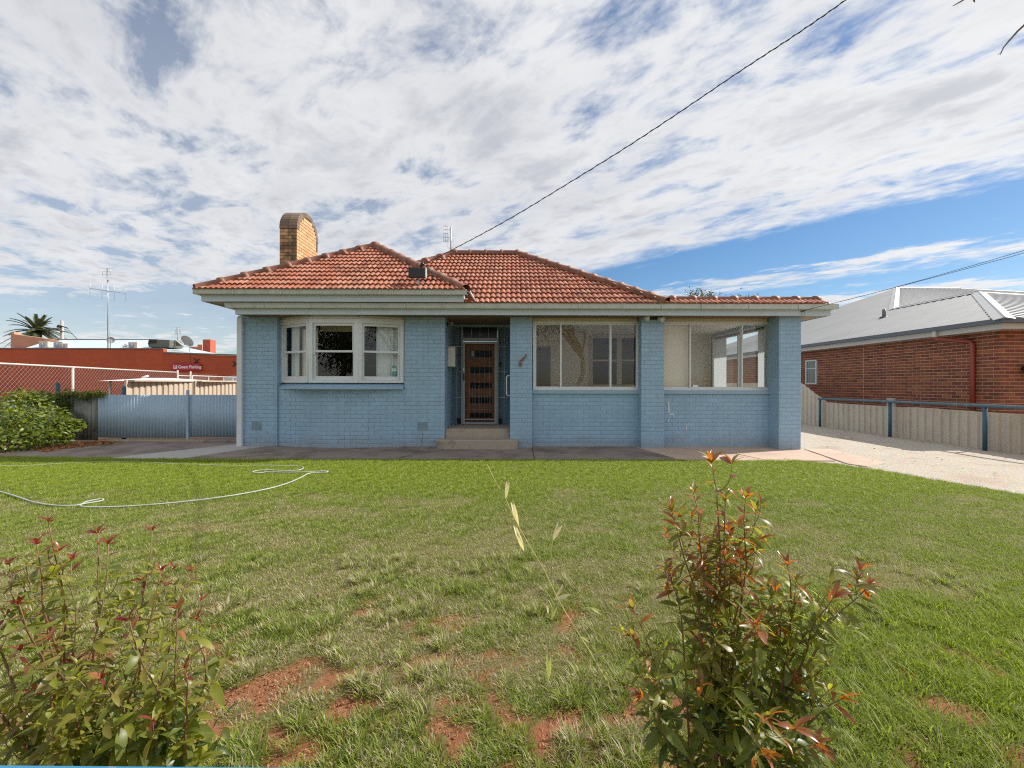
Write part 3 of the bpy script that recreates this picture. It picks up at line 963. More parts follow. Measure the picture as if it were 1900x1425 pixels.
# projecting sill following the bay
sl = MB()
outer = [BAY[0] + Vector((-0.06, -0.07, 0)), BAY[1] + Vector((-0.05, -0.10, 0)), BAY[2] + Vector((0.05, -0.10, 0)), BAY[3] + Vector((0.02, -0.12, 0))]
inn_ = [p + Vector((0, 0.06, 0)) for p in BAY]
for i in range(3):
    a, b_, c, d = outer[i], outer[i + 1], inn_[i + 1], inn_[i]
    zt1, zt0 = Z_BS - 0.012, Z_BAY + 0.025
    vs = [a + Vector((0, 0, Z_BAY - .012)), b_ + Vector((0, 0, Z_BAY - .012)), c + Vector((0, 0, Z_BAY - .012)), d + Vector((0, 0, Z_BAY - .012)),
          a + Vector((0, 0, zt0)), b_ + Vector((0, 0, zt0)), c + Vector((0, 0, zt1)), d + Vector((0, 0, zt1))]
    sl.add(vs, [(0, 3, 2, 1), (4, 5, 6, 7), (0, 1, 5, 4), (1, 2, 6, 5), (2, 3, 7, 6), (3, 0, 4, 7)], 0, False)
tag(sl.build('sill', m_blue_wood, house))

# --- sunroom sliding windows
Z_WT = ZP(596, Y_SP)
Z_WB = ZP(723.5, Y_SP)
for (xa, xb, mull, nm) in ((P1[1] + 0.002, P2[0] - 0.01, (1041, 1133), 0), (P2[1] + 0.002, P3[0] - 0.03, (1282, 1377.5), 1)):
    f = MB()
    xr_ = XP(1187, Y_SP) if nm == 0 else XP(1433, Y_SP)
    xl_ = XP(989, Y_SP) if nm == 0 else xa
    f.box(xl_, xr_, Y_SP + .0, Y_SP + .10, Z_WB, Z_WB + 0.045)
    f.box(xl_, xr_, Y_SP + .0, Y_SP + .10, Z_WT - 0.04, Z_WT)
    f.box(xl_, xl_ + 0.04, Y_SP + .002, Y_SP + .098, Z_WB + .045, Z_WT - .04)
    f.box(xr_ - 0.035, xr_, Y_SP + .002, Y_SP + .098, Z_WB + .045, Z_WT - .04)
    fr = f.build('window', m_alu, house)
    xs_ = [xl_ + .04] + [XP(m, Y_SP) for m in mull] + [xr_ - .035]
    for i in range(3):
        yo = Y_SP + (0.02 if i == 1 else 0.05)
        s_ = MB()
        bwid = 0.030
        x0 = xs_[i] - (0.022 if i else 0) + (0 if i != 1 else 0.0); x1 = xs_[i + 1] + (0.022 if i < 2 else 0)
        z0, z1 = Z_WB + .045, Z_WT - .04
        s_.box(x0, x0 + bwid, yo, yo + .025, z0, z1); s_.box(x1 - bwid, x1, yo, yo + .025, z0, z1)
        s_.box(x0 + bwid, x1 - bwid, yo + .001, yo + .024, z0, z0 + 0.028); s_.box(x0 + bwid, x1 - bwid, yo + .001, yo + .024, z1 - 0.026, z1)
        s_.build('sash', m_alu, fr)
        q = MB(); q.quad((x0 + .02, yo + .012, z0 + .02), (x1 - .02, yo + .012, z0 + .02), (x1 - .02, yo + .012, z1 - .02), (x0 + .02, yo + .012, z1 - .02))
        q.build('pane', m_glass_r, fr)
    s2 = MB()
    s2.box(xa, P2[0] - .004 if nm == 0 else P3[0] - .004, Y_SP - 0.045, Y_SP + .2, Z_WB - 0.075, Z_WB - .002)
    s2.build('sill', m_blue_wood, house)
    h2 = MB()
    h2.bbox(xa + .01, (P2[0] if nm == 0 else P3[0]) - 0.03, Y_SP - 0.02, Y_SP + .12, Z_WT + .002, Z_WT + 0.075, 0.008)
    h2.build('head_board', m_beige_trim, house)
    h3 = MB(); h3.box(xa, (P2[0] if nm == 0 else P3[0]), Y_SP + 0.02, Y_SP + .2, Z_WT + .08, Z_SOF + .02)
    h3.build('lintel', m_soffit, house)
    if nm == 0:
        jb = MB(); jb.box(xr_ + .002, P2[0] - .002, Y_SP - .01, Y_SP + .1, Z_WB, Z_WT); jb.build('jamb', m_blue_wood, house)
    else:
        jb = MB(); jb.box(xr_ + .002, P3[0] - .002, Y_SP - .005, Y_SP + .1, Z_WB, Z_WT); jb.build('jamb', m_blue_wood, house)
        bl = MB(); bl.box(xs_[0], xs_[1] + .0, Y_SP + .13, Y_SP + .135, Z_WB + .02, Z_WT - .02)
        bl.build('blind', m_blind, house)
        k = MB(); k.box(xr_ - .055, xr_ - .04, Y_SP + .03, Y_SP + .048, 1.87, 1.97); k.build('latch', m_black, house)
        k = MB(); k.box(XP(1287, Y_SP), XP(1296, Y_SP), Y_SP + .026, Y_SP + .030, Z_WB + .075, Z_WB + .115); k.build('sticker', m_signwhite, house)

# side sliding window of the sunroom
f = MB()
xw = XR - 0.15
zb2, zt2 = Z_SILL, 2.62
f.box(xw, xw + .08, SW0, SW1, zb2 - .05, zb2); f.box(xw, xw + .08, SW0, SW1, zt2 - .05, zt2 - .001)
for yy in (SW0, SW0 + 1.22, SW1 - .05):
    f.box(xw + .002, xw + .078, yy, yy + .05, zb2, zt2 - .05)
f.box(xw - .08, xw - .002, SW1 - .07, SW1 + .04, zb2 - .1, zt2 + .05)
f.box(xw - .08, xw - .002, SW0 - .04, SW1 - .07, zt2, zt2 + .05)
sidew = f.build('window', m_alu, house)
q = MB(); q.quad((xw + .04, SW0, zb2), (xw + .04, SW1, zb2), (xw + .04, SW1, zt2 - .02), (xw + .04, SW0, zt2 - .02))
q.build('pane', m_glass_r, sidew)
m_sheer = leaf_mat('white_sheer', (0.62, 0.66, 0.68), 0.9, 0.5, 0.0, (0.6, 0.64, 0.66))
for (ya, yb, nw_) in ((SW1 - .75, SW1 - .08, 5), (SW0 + .05, SW0 + .28, 3)):
    cu_ = MB(); n_ = nw_ * 10; V_ = []
    for z in (zb2 + .02, zt2 - .06):
        for i in range(n_ + 1):
            V_.append((xw - .05 + .014 * math.sin(i / n_ * nw_ * 6.283), ya + (yb - ya) * i / n_, z))
    cu_.add(V_, [(i, i + 1, n_ + 2 + i, n_ + 1 + i) for i in range(n_)], 0, True)
    cu_.build('curtain', m_sheer, house)

# --- porch: floor, steps, door screen
Y_D = 9.72
Z_PF = 0.380
sp = MB()
x0, x1 = XPL + .003, P1[0] - .003
sp.bbox(x0, x1, 8.78, 9.9, -0.05, Z_PF, 0.012)
tag(sp.build('porch_step', m_step, house))
ls = MB()
xa, xb = XP(808.5, 8.42), XP(962, 8.42)
prof = []
zt3 = 0.192
nseg = 6; rr_ = 0.11
pl = [(xa, 8.74)]
for i in range(nseg + 1):
    a = math.pi + (math.pi / 2) * i / nseg
    pl.append((xa + rr_ + rr_ * math.cos(a), 8.42 + rr_ + rr_ * math.sin(a)))
for i in range(nseg + 1):
    a = 1.5 * math.pi + (math.pi / 2) * i / nseg
    pl.append((xb - rr_ + rr_ * math.cos(a), 8.42 + rr_ + rr_ * math.sin(a)))
pl.append((xb, 8.74))
n = len(pl)
cx_, cy_ = (xa + xb) / 2, 8.62
vs = [(x, y, -0.03) for x, y in pl] + [(x, y, zt3 - .012) for x, y in pl] + [(x + (cx_ - x) * .012, y + (cy_ - y) * .06, zt3) for x, y in pl]
fs = []
for i in range(n):
    j = (i + 1) % n
    fs += [(i, j, n + j, n + i), (n + i, n + j, 2 * n + j, 2 * n + i)]
fs.append(tuple(range(2 * n, 3 * n)))
ls.add(vs, fs, 0, False)
tag(ls.build('lower_step', m_step, house))

pb = MB()      # porch back: dark timber/brick behind the screen
pb.box(x0, XP(857, Y_D), Y_D + .1, Y_D + .2, Z_PF, Z_SOF); pb.box(XP(923, Y_D), x1 + .1, Y_D + .1, Y_D + .2, Z_PF, Z_SOF)
pb.box(XP(857, Y_D), XP(923, Y_D), Y_D + .1, Y_D + .2, ZP(612, Y_D), Z_SOF)
tag(pb.build('entry_wall', m_wall_core, house))
pc = MB(); pc.box(x0, x1 + .1, 8.76, Y_D + .2, Z_SOF - .02, Z_SOF + .02)
tag(pc.build('porch_ceiling', m_soffit, house))

door_x0, door_x1 = XP(858.5, Y_D), XP(922, Y_D)
zd0, zd1 = Z_PF + .01, ZP(634, Y_D)
# timber door with dark glazed slots
dm_ = MB()
ydr = Y_D + .11
dm_.box(door_x0, door_x0 + .15, ydr, ydr + .04, zd0, zd1); dm_.box(door_x1 - .12, door_x1, ydr, ydr + .04, zd0, zd1)
pxs = [637, 650, 663, 681, 692, 710, 721, 738, 749, 767, 776, 788]
for k in range(0, len(pxs), 2):
    dm_.box(door_x0 + .15, door_x1 - .12, ydr + .001, ydr + .039, ZP(pxs[k + 1], Y_D), ZP(pxs[k], Y_D))
front_door = dm_.build('front_door', m_door_wood, house)
dg = MB(); dg.quad((door_x0 + .1, ydr + .02, zd0), (door_x1 - .1, ydr + .02, zd0), (door_x1 - .1, ydr + .02, zd1), (door_x0 + .1, ydr + .02, zd1))
dg.build('pane', m_dark_glass, front_door)
k = MB(); k.box(XP(873.5, Y_D), XP(879, Y_D), ydr - .006, ydr - .002, ZP(661, Y_D), ZP(651, Y_D)); k.build('notice', m_signwhite, front_door)
# security screen door
sd = MB()
y0 = Y_D - .02
sd.box(door_x0, door_x0 + .055, y0, y0 + .035, zd0, zd1); sd.box(door_x1 - .055, door_x1, y0, y0 + .035, zd0, zd1)
sd.box(door_x0 + .055, door_x1 - .055, y0 + .001, y0 + .034, zd1 - .055, zd1); sd.box(door_x0 + .055, door_x1 - .055, y0 + .001, y0 + .034, zd0, zd0 + .05)
sd.box(door_x0 + .055, door_x1 - .055, y0 + .002, y0 + .03, zd0 + .10, zd0 + .125)
m_screen_frame = pbr('grey_screen_frame', (0.27, 0.30, 0.32), 0.45, 0.05, 6.0)
screen = sd.build('screen_door', m_screen_frame, house)
sb = MB()
nb = 5
for i in range(1, nb + 1):
    x = door_x0 + .055 + (door_x1 - door_x0 - .11) * i / (nb + 1)
    sb.tube([(x, y0 + .018, zd0 + .12), (x, y0 + .018, zd1 - .05)], 0.0032, 5)
for zpx in (664, 735, 760):
    sb.tube([(door_x0 + .05, y0 + .012, ZP(zpx, Y_D)), (door_x1 - .05, y0 + .012, ZP(zpx, Y_D))], 0.0035, 5)
for i in range(8):
    x = door_x0 + .16 + (door_x1 - door_x0 - .3) * i / 7
    sb.tube([(x, y0 + .02, ZP(762, Y_D)), (x, y0 + .02, ZP(716, Y_D))], 0.0026, 5)
sb.build('screen_bar', m_screen_frame, screen)
k = MB(); k.bbox(door_x0 + .008, door_x0 + .045, y0 - .03, y0 - .001, ZP(706, Y_D), ZP(693, Y_D), 0.006)
k.build('latch', m_black, screen)
k = MB(); k.bbox(door_x0 + .014, door_x0 + .042, y0 - .012, y0 - .001, ZP(689, Y_D), ZP(683, Y_D), 0.004)
k.build('lock_plate', m_alu, screen)
fmesh = bpy.data.materials.new('darkening_mesh_tint')  # see-through dark sheets added to darken the door and side lights
fmesh.use_nodes = True
t = NT(fmesh.node_tree); t.n.clear()
tr_ = t.new('ShaderNodeBsdfTransparent'); tr_.inputs[0].default_value = (.8, .8, .8, 1)
df_ = t.new('ShaderNodeBsdfDiffuse'); df_.inputs[0].default_value = (.02, .022, .024, 1)
mx_ = t.new('ShaderNodeMixShader'); mx_.inputs[0].default_value = .22
t.l.new(tr_.outputs[0], mx_.inputs[1]); t.l.new(df_.outputs[0], mx_.inputs[2])
t.l.new(mx_.outputs[0], t.new('ShaderNodeOutputMaterial').inputs[0])
q = MB(); q.quad((door_x0 + .05, y0 + .026, zd0 + .05), (door_x1 - .05, y0 + .026, zd0 + .05), (door_x1 - .05, y0 + .026, zd1 - .05), (door_x0 + .05, y0 + .026, zd1 - .05))
q.build('darkening_mesh', fmesh, screen)
# side lights and transom of the entry, with their white bars
eb = MB()
zt4 = ZP(607, Y_D)
for x in (door_x0 - .035, door_x1 + .005):
    eb.box(x, x + .03, Y_D, Y_D + .05, Z_PF, zt4)
eb.box(door_x0 - .005, door_x1 + .005, Y_D + .001, Y_D + .049, ZP(633, Y_D) , ZP(627, Y_D))
entry = eb.build('entry_frame', m_screen_frame, house)
vb = MB()
for i in range(1, 4):
    x = door_x0 + (door_x1 - door_x0) * i / 4
    vb.tube([(x, Y_D + .02, ZP(627, Y_D)), (x, Y_D + .02, zt4)], 0.005, 5)
for (xa, xb) in ((x0 + .02, door_x0 - .04), (door_x1 + .035, x1)):
    for zpx in (643, 690, 738):
        vb.tube([(xa, Y_D + .02, ZP(zpx, Y_D)), (xb, Y_D + .02, ZP(zpx, Y_D))], 0.005, 5)
    vb.tube([((xa + xb) / 2, Y_D + .02, Z_PF), ((xa + xb) / 2, Y_D + .02, zt4)], 0.004, 5)
vb.build('screen_bar', m_alu, entry)
for (xa, xb) in ((x0 + .01, door_x0 - .036), (door_x1 + .036, x1)):
    q = MB(); q.quad((xa, Y_D + .03, Z_PF), (xb, Y_D + .03, Z_PF), (xb, Y_D + .03, zt4), (xa, Y_D + .03, zt4)); q.build('darkening_mesh', fmesh, entry)
tg_ = MB(); tg_.quad((door_x0, Y_D + .05, ZP(627, Y_D)), (door_x1, Y_D + .05, ZP(627, Y_D)), (door_x1, Y_D + .05, zt4), (door_x0, Y_D + .05, zt4))
tg_.build('pane', m_dark_glass, entry)
k = MB(); k.bbox(XP(925, Y_D), XP(930, Y_D), Y_D + .08, Y_D + .098, ZP(679, Y_D), ZP(672, Y_D), .003); k.build('doorbell', m_black, house)
for a in (848, 924):
    k = MB(); k.bbox(XP(a, Y_D), XP(a + 7, Y_D), Y_D + .06, Y_D + .098, Z_PF + .02, Z_PF + .14, .004); k.build('utility_box', m_black, house)

# grab rail on the cheek of the porch pier
gr = MB()
yz = Y_P1 + .12
xg = P1[0]
zz0, zz1 = ZP(734, yz), ZP(697, yz)
gr.tube([(xg + .01, yz, zz1), (xg - .05, yz, zz1), (xg - .075, yz, zz1 - .03), (xg - .075, yz, zz0 + .03), (xg - .05, yz, zz0), (xg + .01, yz, zz0)], 0.013, 8)
tag(gr.build('grab_rail', m_white), 'white bent tube grab rail fixed beside the front steps', 'grab rail')

# letterbox on the porch cheek
lb = thing('letterbox', 'off white metal letterbox hung on the left porch wall', 'letterbox', (XPL, 9.12, ZP(681, 9.12)))
b = MB()
hh = (681 - 645) * 9.12 / F
b.xf = None
b.bbox(0.002, 0.17, -0.07, 0.16, 0, hh, 0.012)
b.build('body', m_mailbox, lb, local=True)
b = MB(); b.bbox(0.0, 0.178, -0.078, 0.168, hh - .0, hh + .015, 0.006); b.build('lid', m_mailbox, lb, local=True)

# porch lamp
pl_ = thing('porch_lamp', 'small round brass lamp under the porch ceiling by the left wall', 'wall lamp', (XPL, 9.0, ZP(603, 9.0)))
b = MB(); b.tube([(0.0, 0, .02), (0.06, 0, .03), (0.09, 0, 0.04)], 0.012, 8); b.tube([(-0.0, 0, .02), (0.014, 0, .02)], 0.045, 12)
b.build('bracket', m_black, pl_, local=True)
m_lampglass = pbr('amber_lamp_glass', (0.24, 0.20, 0.12), 0.2, 0.03, 5.0)


def sphere(mb, c, r, nu=12, nv=8, sz=1.0, mi=None):
    vs, fs = [], []
    for j in range(nv + 1):
        a = math.pi * j / nv
        for i in range(nu):
            p = 2 * math.pi * i / nu
            vs.append((c[0] + r * math.sin(a) * math.cos(p), c[1] + r * math.sin(a) * math.sin(p), c[2] + sz * r * math.cos(a)))
    for j in range(nv):
        for i in range(nu):
            i2 = (i + 1) % nu
            fs.append((j * nu + i, (j + 1) * nu + i, (j + 1) * nu + i2, j * nu + i2))
    mb.add(vs, fs, mi, True)


b = MB(); sphere(b, (0.10, 0, 0.03), 0.05); b.build('globe', m_lampglass, pl_, local=True)

# lizard ornament on the porch pier
lz = MB()
o_ = lambda px, py, d=0.0: Vector((XP(px, Y_P1 - .02), Y_P1 - 0.022 - d, ZP(py, Y_P1 - .02)))
lz.tube([o_(963.0, 674.5), o_(963.5, 678), o_(966, 679), o_(967.5, 676.5), o_(966.5, 673.5), o_(963.5, 671.5), o_(964.5, 669)], [.008, .014, .017, .018, .017, .014, .011], 8)
lz.tube([o_(963.5, 671.8), o_(966, 669.3), o_(969, 666.2), o_(971.5, 664), o_(974, 662.2)], [.010, .013, .017, .015, .011], 8)
lz.tube([o_(974, 662.2), o_(976, 660.5), o_(976.6, 658.4), o_(975.2, 657), o_(973.8, 657.6)], [.011, .010, .010, .009, .007], 8)
for a, b_, c in (((967.5, 667.5), (966.2, 665.6), (965.2, 666.2)), ((969.5, 667), (971.5, 669), (970, 670.5)), ((972, 663.5), (970, 662), (968.8, 662.6)), ((973.5, 663.2), (974.8, 665), (974, 666.5))):
    lz.tube([o_(*a), o_(*b_), o_(*c)], [.006, .005, .004], 6)
tag(lz.build('lizard_ornament', m_copper), 'curly coppery lizard ornament fixed to the brick pier beside the porch', 'wall ornament')

# air vents low in the wall
m_vent = pbr('grey_blue_vent', (0.26, 0.33, 0.38), 0.7, 0.08, 20.0)
for vx in (XP(477, YW), XP(784, YW)):
    b = MB()
    zc = 0.432
    b.box(vx - .10, vx + .10, YW + .012, YW + .02, zc - .083, zc + .083, 1)
    for i in range(8):
        x = vx - .10 + .2 * i / 7
        b.box(x - .0042, x + .0042, YW - .005, YW + .012, zc - .083, zc + .083, 0)
    for i in range(6):
        z = zc - .083 + .166 * i / 5
        b.box(vx - .104, vx + .104, YW - .003, YW + .011, z - .0045, z + .0045, 0)
    b.build('air_vent', [m_vent, m_black], house)
# crack running up from a path joint
ck = MB()
pts = [P(781, 828, YW - .002), P(783, 822, YW - .002), P(782.5, 816, YW - .002), P(785, 810, YW - .002), P(784, 804, YW - .002)]
ck.tube(pts, 0.004, 4); ck.build('crack', m_black, house)
# peeled white paint patches on the low wall at the right
for i, pts in enumerate(([(1238, 745), (1241, 745), (1242.5, 756), (1243, 766), (1240, 766), (1240, 757)], [(1242, 768), (1250, 767), (1250, 775), (1248.5, 775), (1248.5, 770), (1242, 770)], [(1239, 779), (1241.5, 777), (1241, 783), (1239.5, 783)], [(1272, 786), (1274, 788), (1274.5, 796), (1273, 797)])):
    b = MB(); b.poly([P(x, y, Y_SP - 0.0085) for x, y in pts]); b.build('paint_patch', m_white, house)

# twin spotlights on the middle pier
sl_ = thing('spotlight', 'pair of white spotlights on top of the middle sunroom pier', 'security light', (XP(1211, Y_P2), Y_P2, ZP(590, Y_P2)))
b = MB(); b.bbox(-.06, .06, -.05, -.002, -.035, .035, .008); b.tube([(-.06, -.03, 0), (-.11, -.06, .0)], .012, 8); b.tube([(.06, -.03, 0), (.10, -.06, -.02)], .012, 8)
b.tube([(-.15, -.01, .05), (-.17, -.01, -.02), (-.19, -.01, .03)], .005, 5)
b.build('base', m_black, sl_, local=True)
for sx, dz in ((-1, 0.0), (1, -0.02)):
    b = MB()
    ax = Vector((sx * .55, -0.7, -.35)).normalized()
    c = Vector((sx * .13, -.06, dz))
    b.tube([c - ax * .05, c - ax * .03, c + ax * .03, c + ax * .07], [.025, .045, .052, .066], 14)
    b.build('lamp_head', m_white, sl_, local=True)

# --- eaves: lower and upper tier
YG = 8.20
Z_G1, Z_G0 = ZP(562.5, YG), ZP(572, YG)
Z_F0 = ZP(584.5, 8.30)
xgl, xgr = XP(416, YG), XP(1556, YG)


def gutter(xa, xb, Yo, zt, zb, ret=None, parent=house):
    """quad gutter with rolled lip; open top"""
    h = zt - zb
    prof = [(0, .11, zb + .01), (0, .022, zb), (0, .008, zb + h * .35), (0, .0, zb + h * .75), (0, -.004, zt - .014), (0, -.012, zt - .006), (0, -.008, zt + .003), (0, .006, zt), (0, .010, zt - .012),
            (0, .012, zb + .012), (0, .11, zb + .02)]
    g_ = MB()
    g_.extrude([(p[0], p[1], p[2]) for p in prof], (xa, Yo, 0), (xb, Yo, 0))
    k_ = int((xb - xa) / 0.85)
    for i in range(1, k_):          # brackets / joints
        x = xa + (xb - xa) * i / k_ + 0.1 * math.sin(i * 5)
        g_.box(x - .008, x + .008, Yo - .014, Yo + .02, zb - .003, zt + .004)
    return g_.build('gutter', m_gutter, parent)


gutter(xgl, xgr, YG, Z_G1, Z_G0)
# mitred returns of the gutter at either end
for x, sx in ((xgr, -1), (xgl, 1)):
    ge = MB()
    h = Z_G1 - Z_G0
    ge.add([(x, YG, Z_G0 + .01), (x + sx * 0.1, YG + .10, Z_G0), (x + sx * .1, 9.4, Z_G0), (x, 9.4, Z_G0 + .01), (x, YG, Z_G1), (x, 9.4, Z_G1)], [(0, 1, 2, 3), (0, 3, 5, 4)], 0, False)
    ge.build('gutter_return', m_gutter, house)
fa = MB()
fxr = XP(1541, 8.30); fxl = XP(436, 8.30)
fa.box(fxl, fxr, 8.30, 8.335, Z_F0, Z_G1 - .03)
fa.box(fxr - .03, fxr, 8.335, 12, Z_F0, Z_G1 - .03)
fa.box(fxl, fxl + .03, 8.335, 9.6, Z_F0, Z_G1 - .03)
tag(fa.build('fascia', m_fascia, house))
sf = MB()
sf.box(fxl + .03, XP(1480, 8.4), 8.335, 9.0, Z_F0 + .015, Z_F0 + .03, 0)
sf.box(XP(1480, 8.4) + .001, fxr - .03, 8.335, 12, Z_F0 + .013, Z_F0 + .03, 1)
tag(sf.build('soffit', [m_soffit, m_soffit2], house))

YU = 8.02
Z_U1, Z_U0, Z_UF = ZP(537.5, YU), ZP(546.5, YU), ZP(560.5, 8.12)
xul, xur = XP(357, YU), XP(866, YU)
gutter(xul, xur, YU, Z_U1, Z_U0)
fu = MB()
ful, fur = XP(373, 8.12), XP(860, 8.12)
fu.box(ful, fur, 8.12, 8.15, Z_UF, Z_U1 - .03)
fu.box(ful, ful + .03, 8.15, 14.0, Z_UF, Z_U1 - .03)
fu.box(fur - .03, fur, 8.15, 9.2, Z_UF, Z_U1 - .03)
tag(fu.build('fascia', m_fascia, house))
ge = MB()
ge.add([(xul, YU, Z_U0), (xul + .1, YU + .1, Z_U0), (xul + .1, 14, Z_U0), (xul, 14, Z_U0), (xul, YU, Z_U1), (xul, 14, Z_U1)], [(0, 1, 2, 3), (0, 3, 5, 4)], 0, False)
ge.build('gutter_return', m_gutter, house)
sf = MB(); sf.box(ful + .03, fur - .03, 8.15, 14, Z_UF + .012, Z_UF + .03)
tag(sf.build('soffit', m_soffit2, house))
ib = MB(); ib.box(fxl + .1, fur + .3, 8.5, 9.0, Z_G1 - .08, Z_UF + .02)  # black block put in for the shade between the two eave tiers
tag(ib.build('gap_shade_block', m_black, house))

# downpipe at the left corner
dp = MB()
dp.bbox(XP(438.5, 8.66), XP(448, 8.66), 8.66, 8.735, 0.0, Z_F0 + .0, 0.008)
tag(dp.build('downpipe', m_white, house))
# hook for the overhead wires on the right fascia
hk = MB(); hk.tube([P(1486, 577.5, 8.29), P(1491, 577, 8.26), P(1494, 576, 8.22)], .012, 6)
hk.tube([P(1489, 578, 8.27), P(1487, 583, 8.26), P(1488, 589, 8.27), P(1493, 584, 8.26), P(1494, 578, 8.25)], .003, 4)
tag(hk.build('wire_hook', m_black, house))

# ------------------------------------------------------------------ roofs
TW, TG, TLEN = 0.208, 0.262, 0.305


def tile_mesh():
    b = MB()
    nu_ = 10
    hs_ = []
    for i in range(nu_ + 1):
        t = i / nu_
        hs_.append((t * TW, 0.004 + 0.030 * abs(math.sin(2 * math.pi * t)) ** 0.9))
    vs = []
    for (x, h) in hs_: vs.append((x, 0.0, 0.040 + h))           # lower edge, raised
    for (x, h) in hs_: vs.append((x, TLEN, 0.002 + h))          # upper edge
    for (x, h) in hs_: vs.append((x, 0.006, 0.020 + h * .6))   # underside of the lip
    n = nu_ + 1
    fs = [(i, i + 1, n + i + 1, n + i) for i in range(nu_)]
    fl = [(i + 1, i, 2 * n + i, 2 * n + i + 1) for i in range(nu_)]
    b.add(vs, fs, 0, True)
    b.add([v for v in vs], fl, 0, False)
    return b


tile_proto = tile_mesh()
tile_me = tile_proto.mesh('tile', m_tile)
tiles = []


def inside(poly, x, y):
    c = False
    n = len(poly)
    for i in range(n):
        x1, y1 = poly[i]; x2, y2 = poly[(i + 1) % n]
        if (y1 > y) != (y2 > y) and x < (x2 - x1) * (y - y1) / (y2 - y1) + x1: c = not c
    return c


def tile_plane(origin, udir, sdir, poly, jit=0.004):
    """poly in (u, s) on the slope"""
    ud, sd = Vector(udir).normalized(), Vector(sdir).normalized()
    nd = ud.cross(sd).normalized()
    umin = min(p[0] for p in poly); umax = max(p[0] for p in poly); smax = max(p[1] for p in poly)
    j = 0
    while j * TG < smax:
        i0 = int(math.floor(umin / TW))
        for i in range(i0, int(umax / TW) + 2):
            uu = i * TW + (0.0 if j % 2 == 0 else 0.0)
            ssv = j * TG - 0.05
            cs = min(ssv + TG * .55, smax - .02)
            if not (inside(poly, uu + TW * .5, max(cs, 0.01)) or inside(poly, uu + TW * .12, max(cs, 0.01)) and inside(poly, uu + TW * .88, max(ssv + .02, .01)) or inside(poly, uu + TW * .88, max(cs, 0.01)) and inside(poly, uu + TW * .12, max(ssv + .02, .01))): continue
            o = Vector(origin) + ud * (uu + random.uniform(-jit, jit)) + sd * (ssv + random.uniform(-jit, jit) * 1.5) + nd * random.uniform(0, .004)
            M = Matrix(((ud.x, sd.x, nd.x, o.x), (ud.y, sd.y, nd.y, o.y), (ud.z, sd.z, nd.z, o.z), (0, 0, 0, 1)))
            tiles.append((M, o))
        j += 1


caps = []


def cap_line(a, b, n, nrm_up=(0, 0, 1)):
    a, b = Vector(a), Vector(b)
    d = (b - a); Lc = d.length / n; d.normalize()
    side = d.cross(Vector(nrm_up)).normalized()
    upv = side.cross(d).normalized()
    for i in range(n):
        o = a + d * (i * Lc)
        M = Matrix(((d.x, side.x, upv.x, o.x), (d.y, side.y, upv.y, o.y), (d.z, side.z, upv.z, o.z), (0, 0, 0, 1))) @ Matrix.Diagonal((Lc / 0.40, 1, 1, 1))
        M = M @ Matrix.Rotation(random.uniform(-.02, .02), 4, 'Z')
        caps.append(M)


def cap_mesh():
    b = MB()
    n = 10
    rings = [(-0.02, .088, .012), (.40, .082, .0), (.35, .084, 0.004), (.352, .108, .006), (.43, .108, .006)]
    order = [0, 2, 3, 4]
    vs = []
    for k in order:
        x, r, dz = rings[k]
        for i in range(n + 1):
            a = math.radians(-8 + 196 * i / n)
            vs.append((x, r * math.cos(a) * 1.2, dz + r * .92 * math.sin(a) - (.03 if i in (0, n) else 0)))
    fs = []
    for q in range(len(order) - 1):
        for i in range(n):
            fs.append((q * (n + 1) + i, q * (n + 1) + i + 1, (q + 1) * (n + 1) + i + 1, (q + 1) * (n + 1) + i))
    # end ring closing the socket
    base = (len(order) - 1) * (n + 1)
    for i in range(n + 1):
        a = math.radians(-8 + 196 * i / n)
        vs.append((.43, .080 * math.cos(a) * 1.2, .0 + .080 * .92 * math.sin(a)))
    for i in range(n):
        fs.append((base + i, base + i + 1, base + n + 1 + i + 1, base + n + 1 + i))
    b.add(vs, fs, 0, True)
    me = b.mesh('ridge_tile', m_ridge)
    return me


cap_me = cap_mesh()

deck = MB()
TANP = 0.640
COSP = 1 / math.sqrt(1 + TANP ** 2)
# upper left hip
A = Vector((xul + .02, YU + .03, Z_U1 - .01)); B = Vector((xur - .02, YU + .03, Z_U1 - .01))
hw = (B.x - A.x) / 2
AP = Vector(((A.x + B.x) / 2, A.y + hw, A.z + hw * TANP))
RB = Vector((AP.x, 15.0, AP.z))
LB_, RBB = Vector((A.x, 15, A.z)), Vector((B.x, 15, B.z))
dz_ = Vector((0, 0, -.012))
deck.poly([A + dz_, B + dz_, AP + dz_]); deck.poly([A + dz_, AP + dz_, RB + dz_, LB_ + dz_]); deck.poly([B + dz_, RBB + dz_, RB + dz_, AP + dz_])
sd_ = Vector((0, COSP, COSP * TANP))
SLn = hw / COSP
tile_plane(A, (1, 0, 0), sd_, [(0, -.1), (2 * hw, -.1), (2 * hw, 0), (hw, SLn), (0, 0)])
sdl = Vector((COSP, 0, COSP * TANP))
tile_plane(LB_, (0, -1, 0), sdl, [(0, -.1), (15 - A.y, -.1), (15 - A.y, 0), (15 - A.y - hw, SLn), (0, SLn)])
cap_line(A + Vector((.02, .02, .03)), AP + Vector((0, 0, .045)), 9)
cap_line(B + Vector((-.02, .02, .03)), AP + Vector((0, 0, .045)), 9)
cap_line(RB + Vector((0, 0, .045)), AP + Vector((0, .0, .045)), 9)
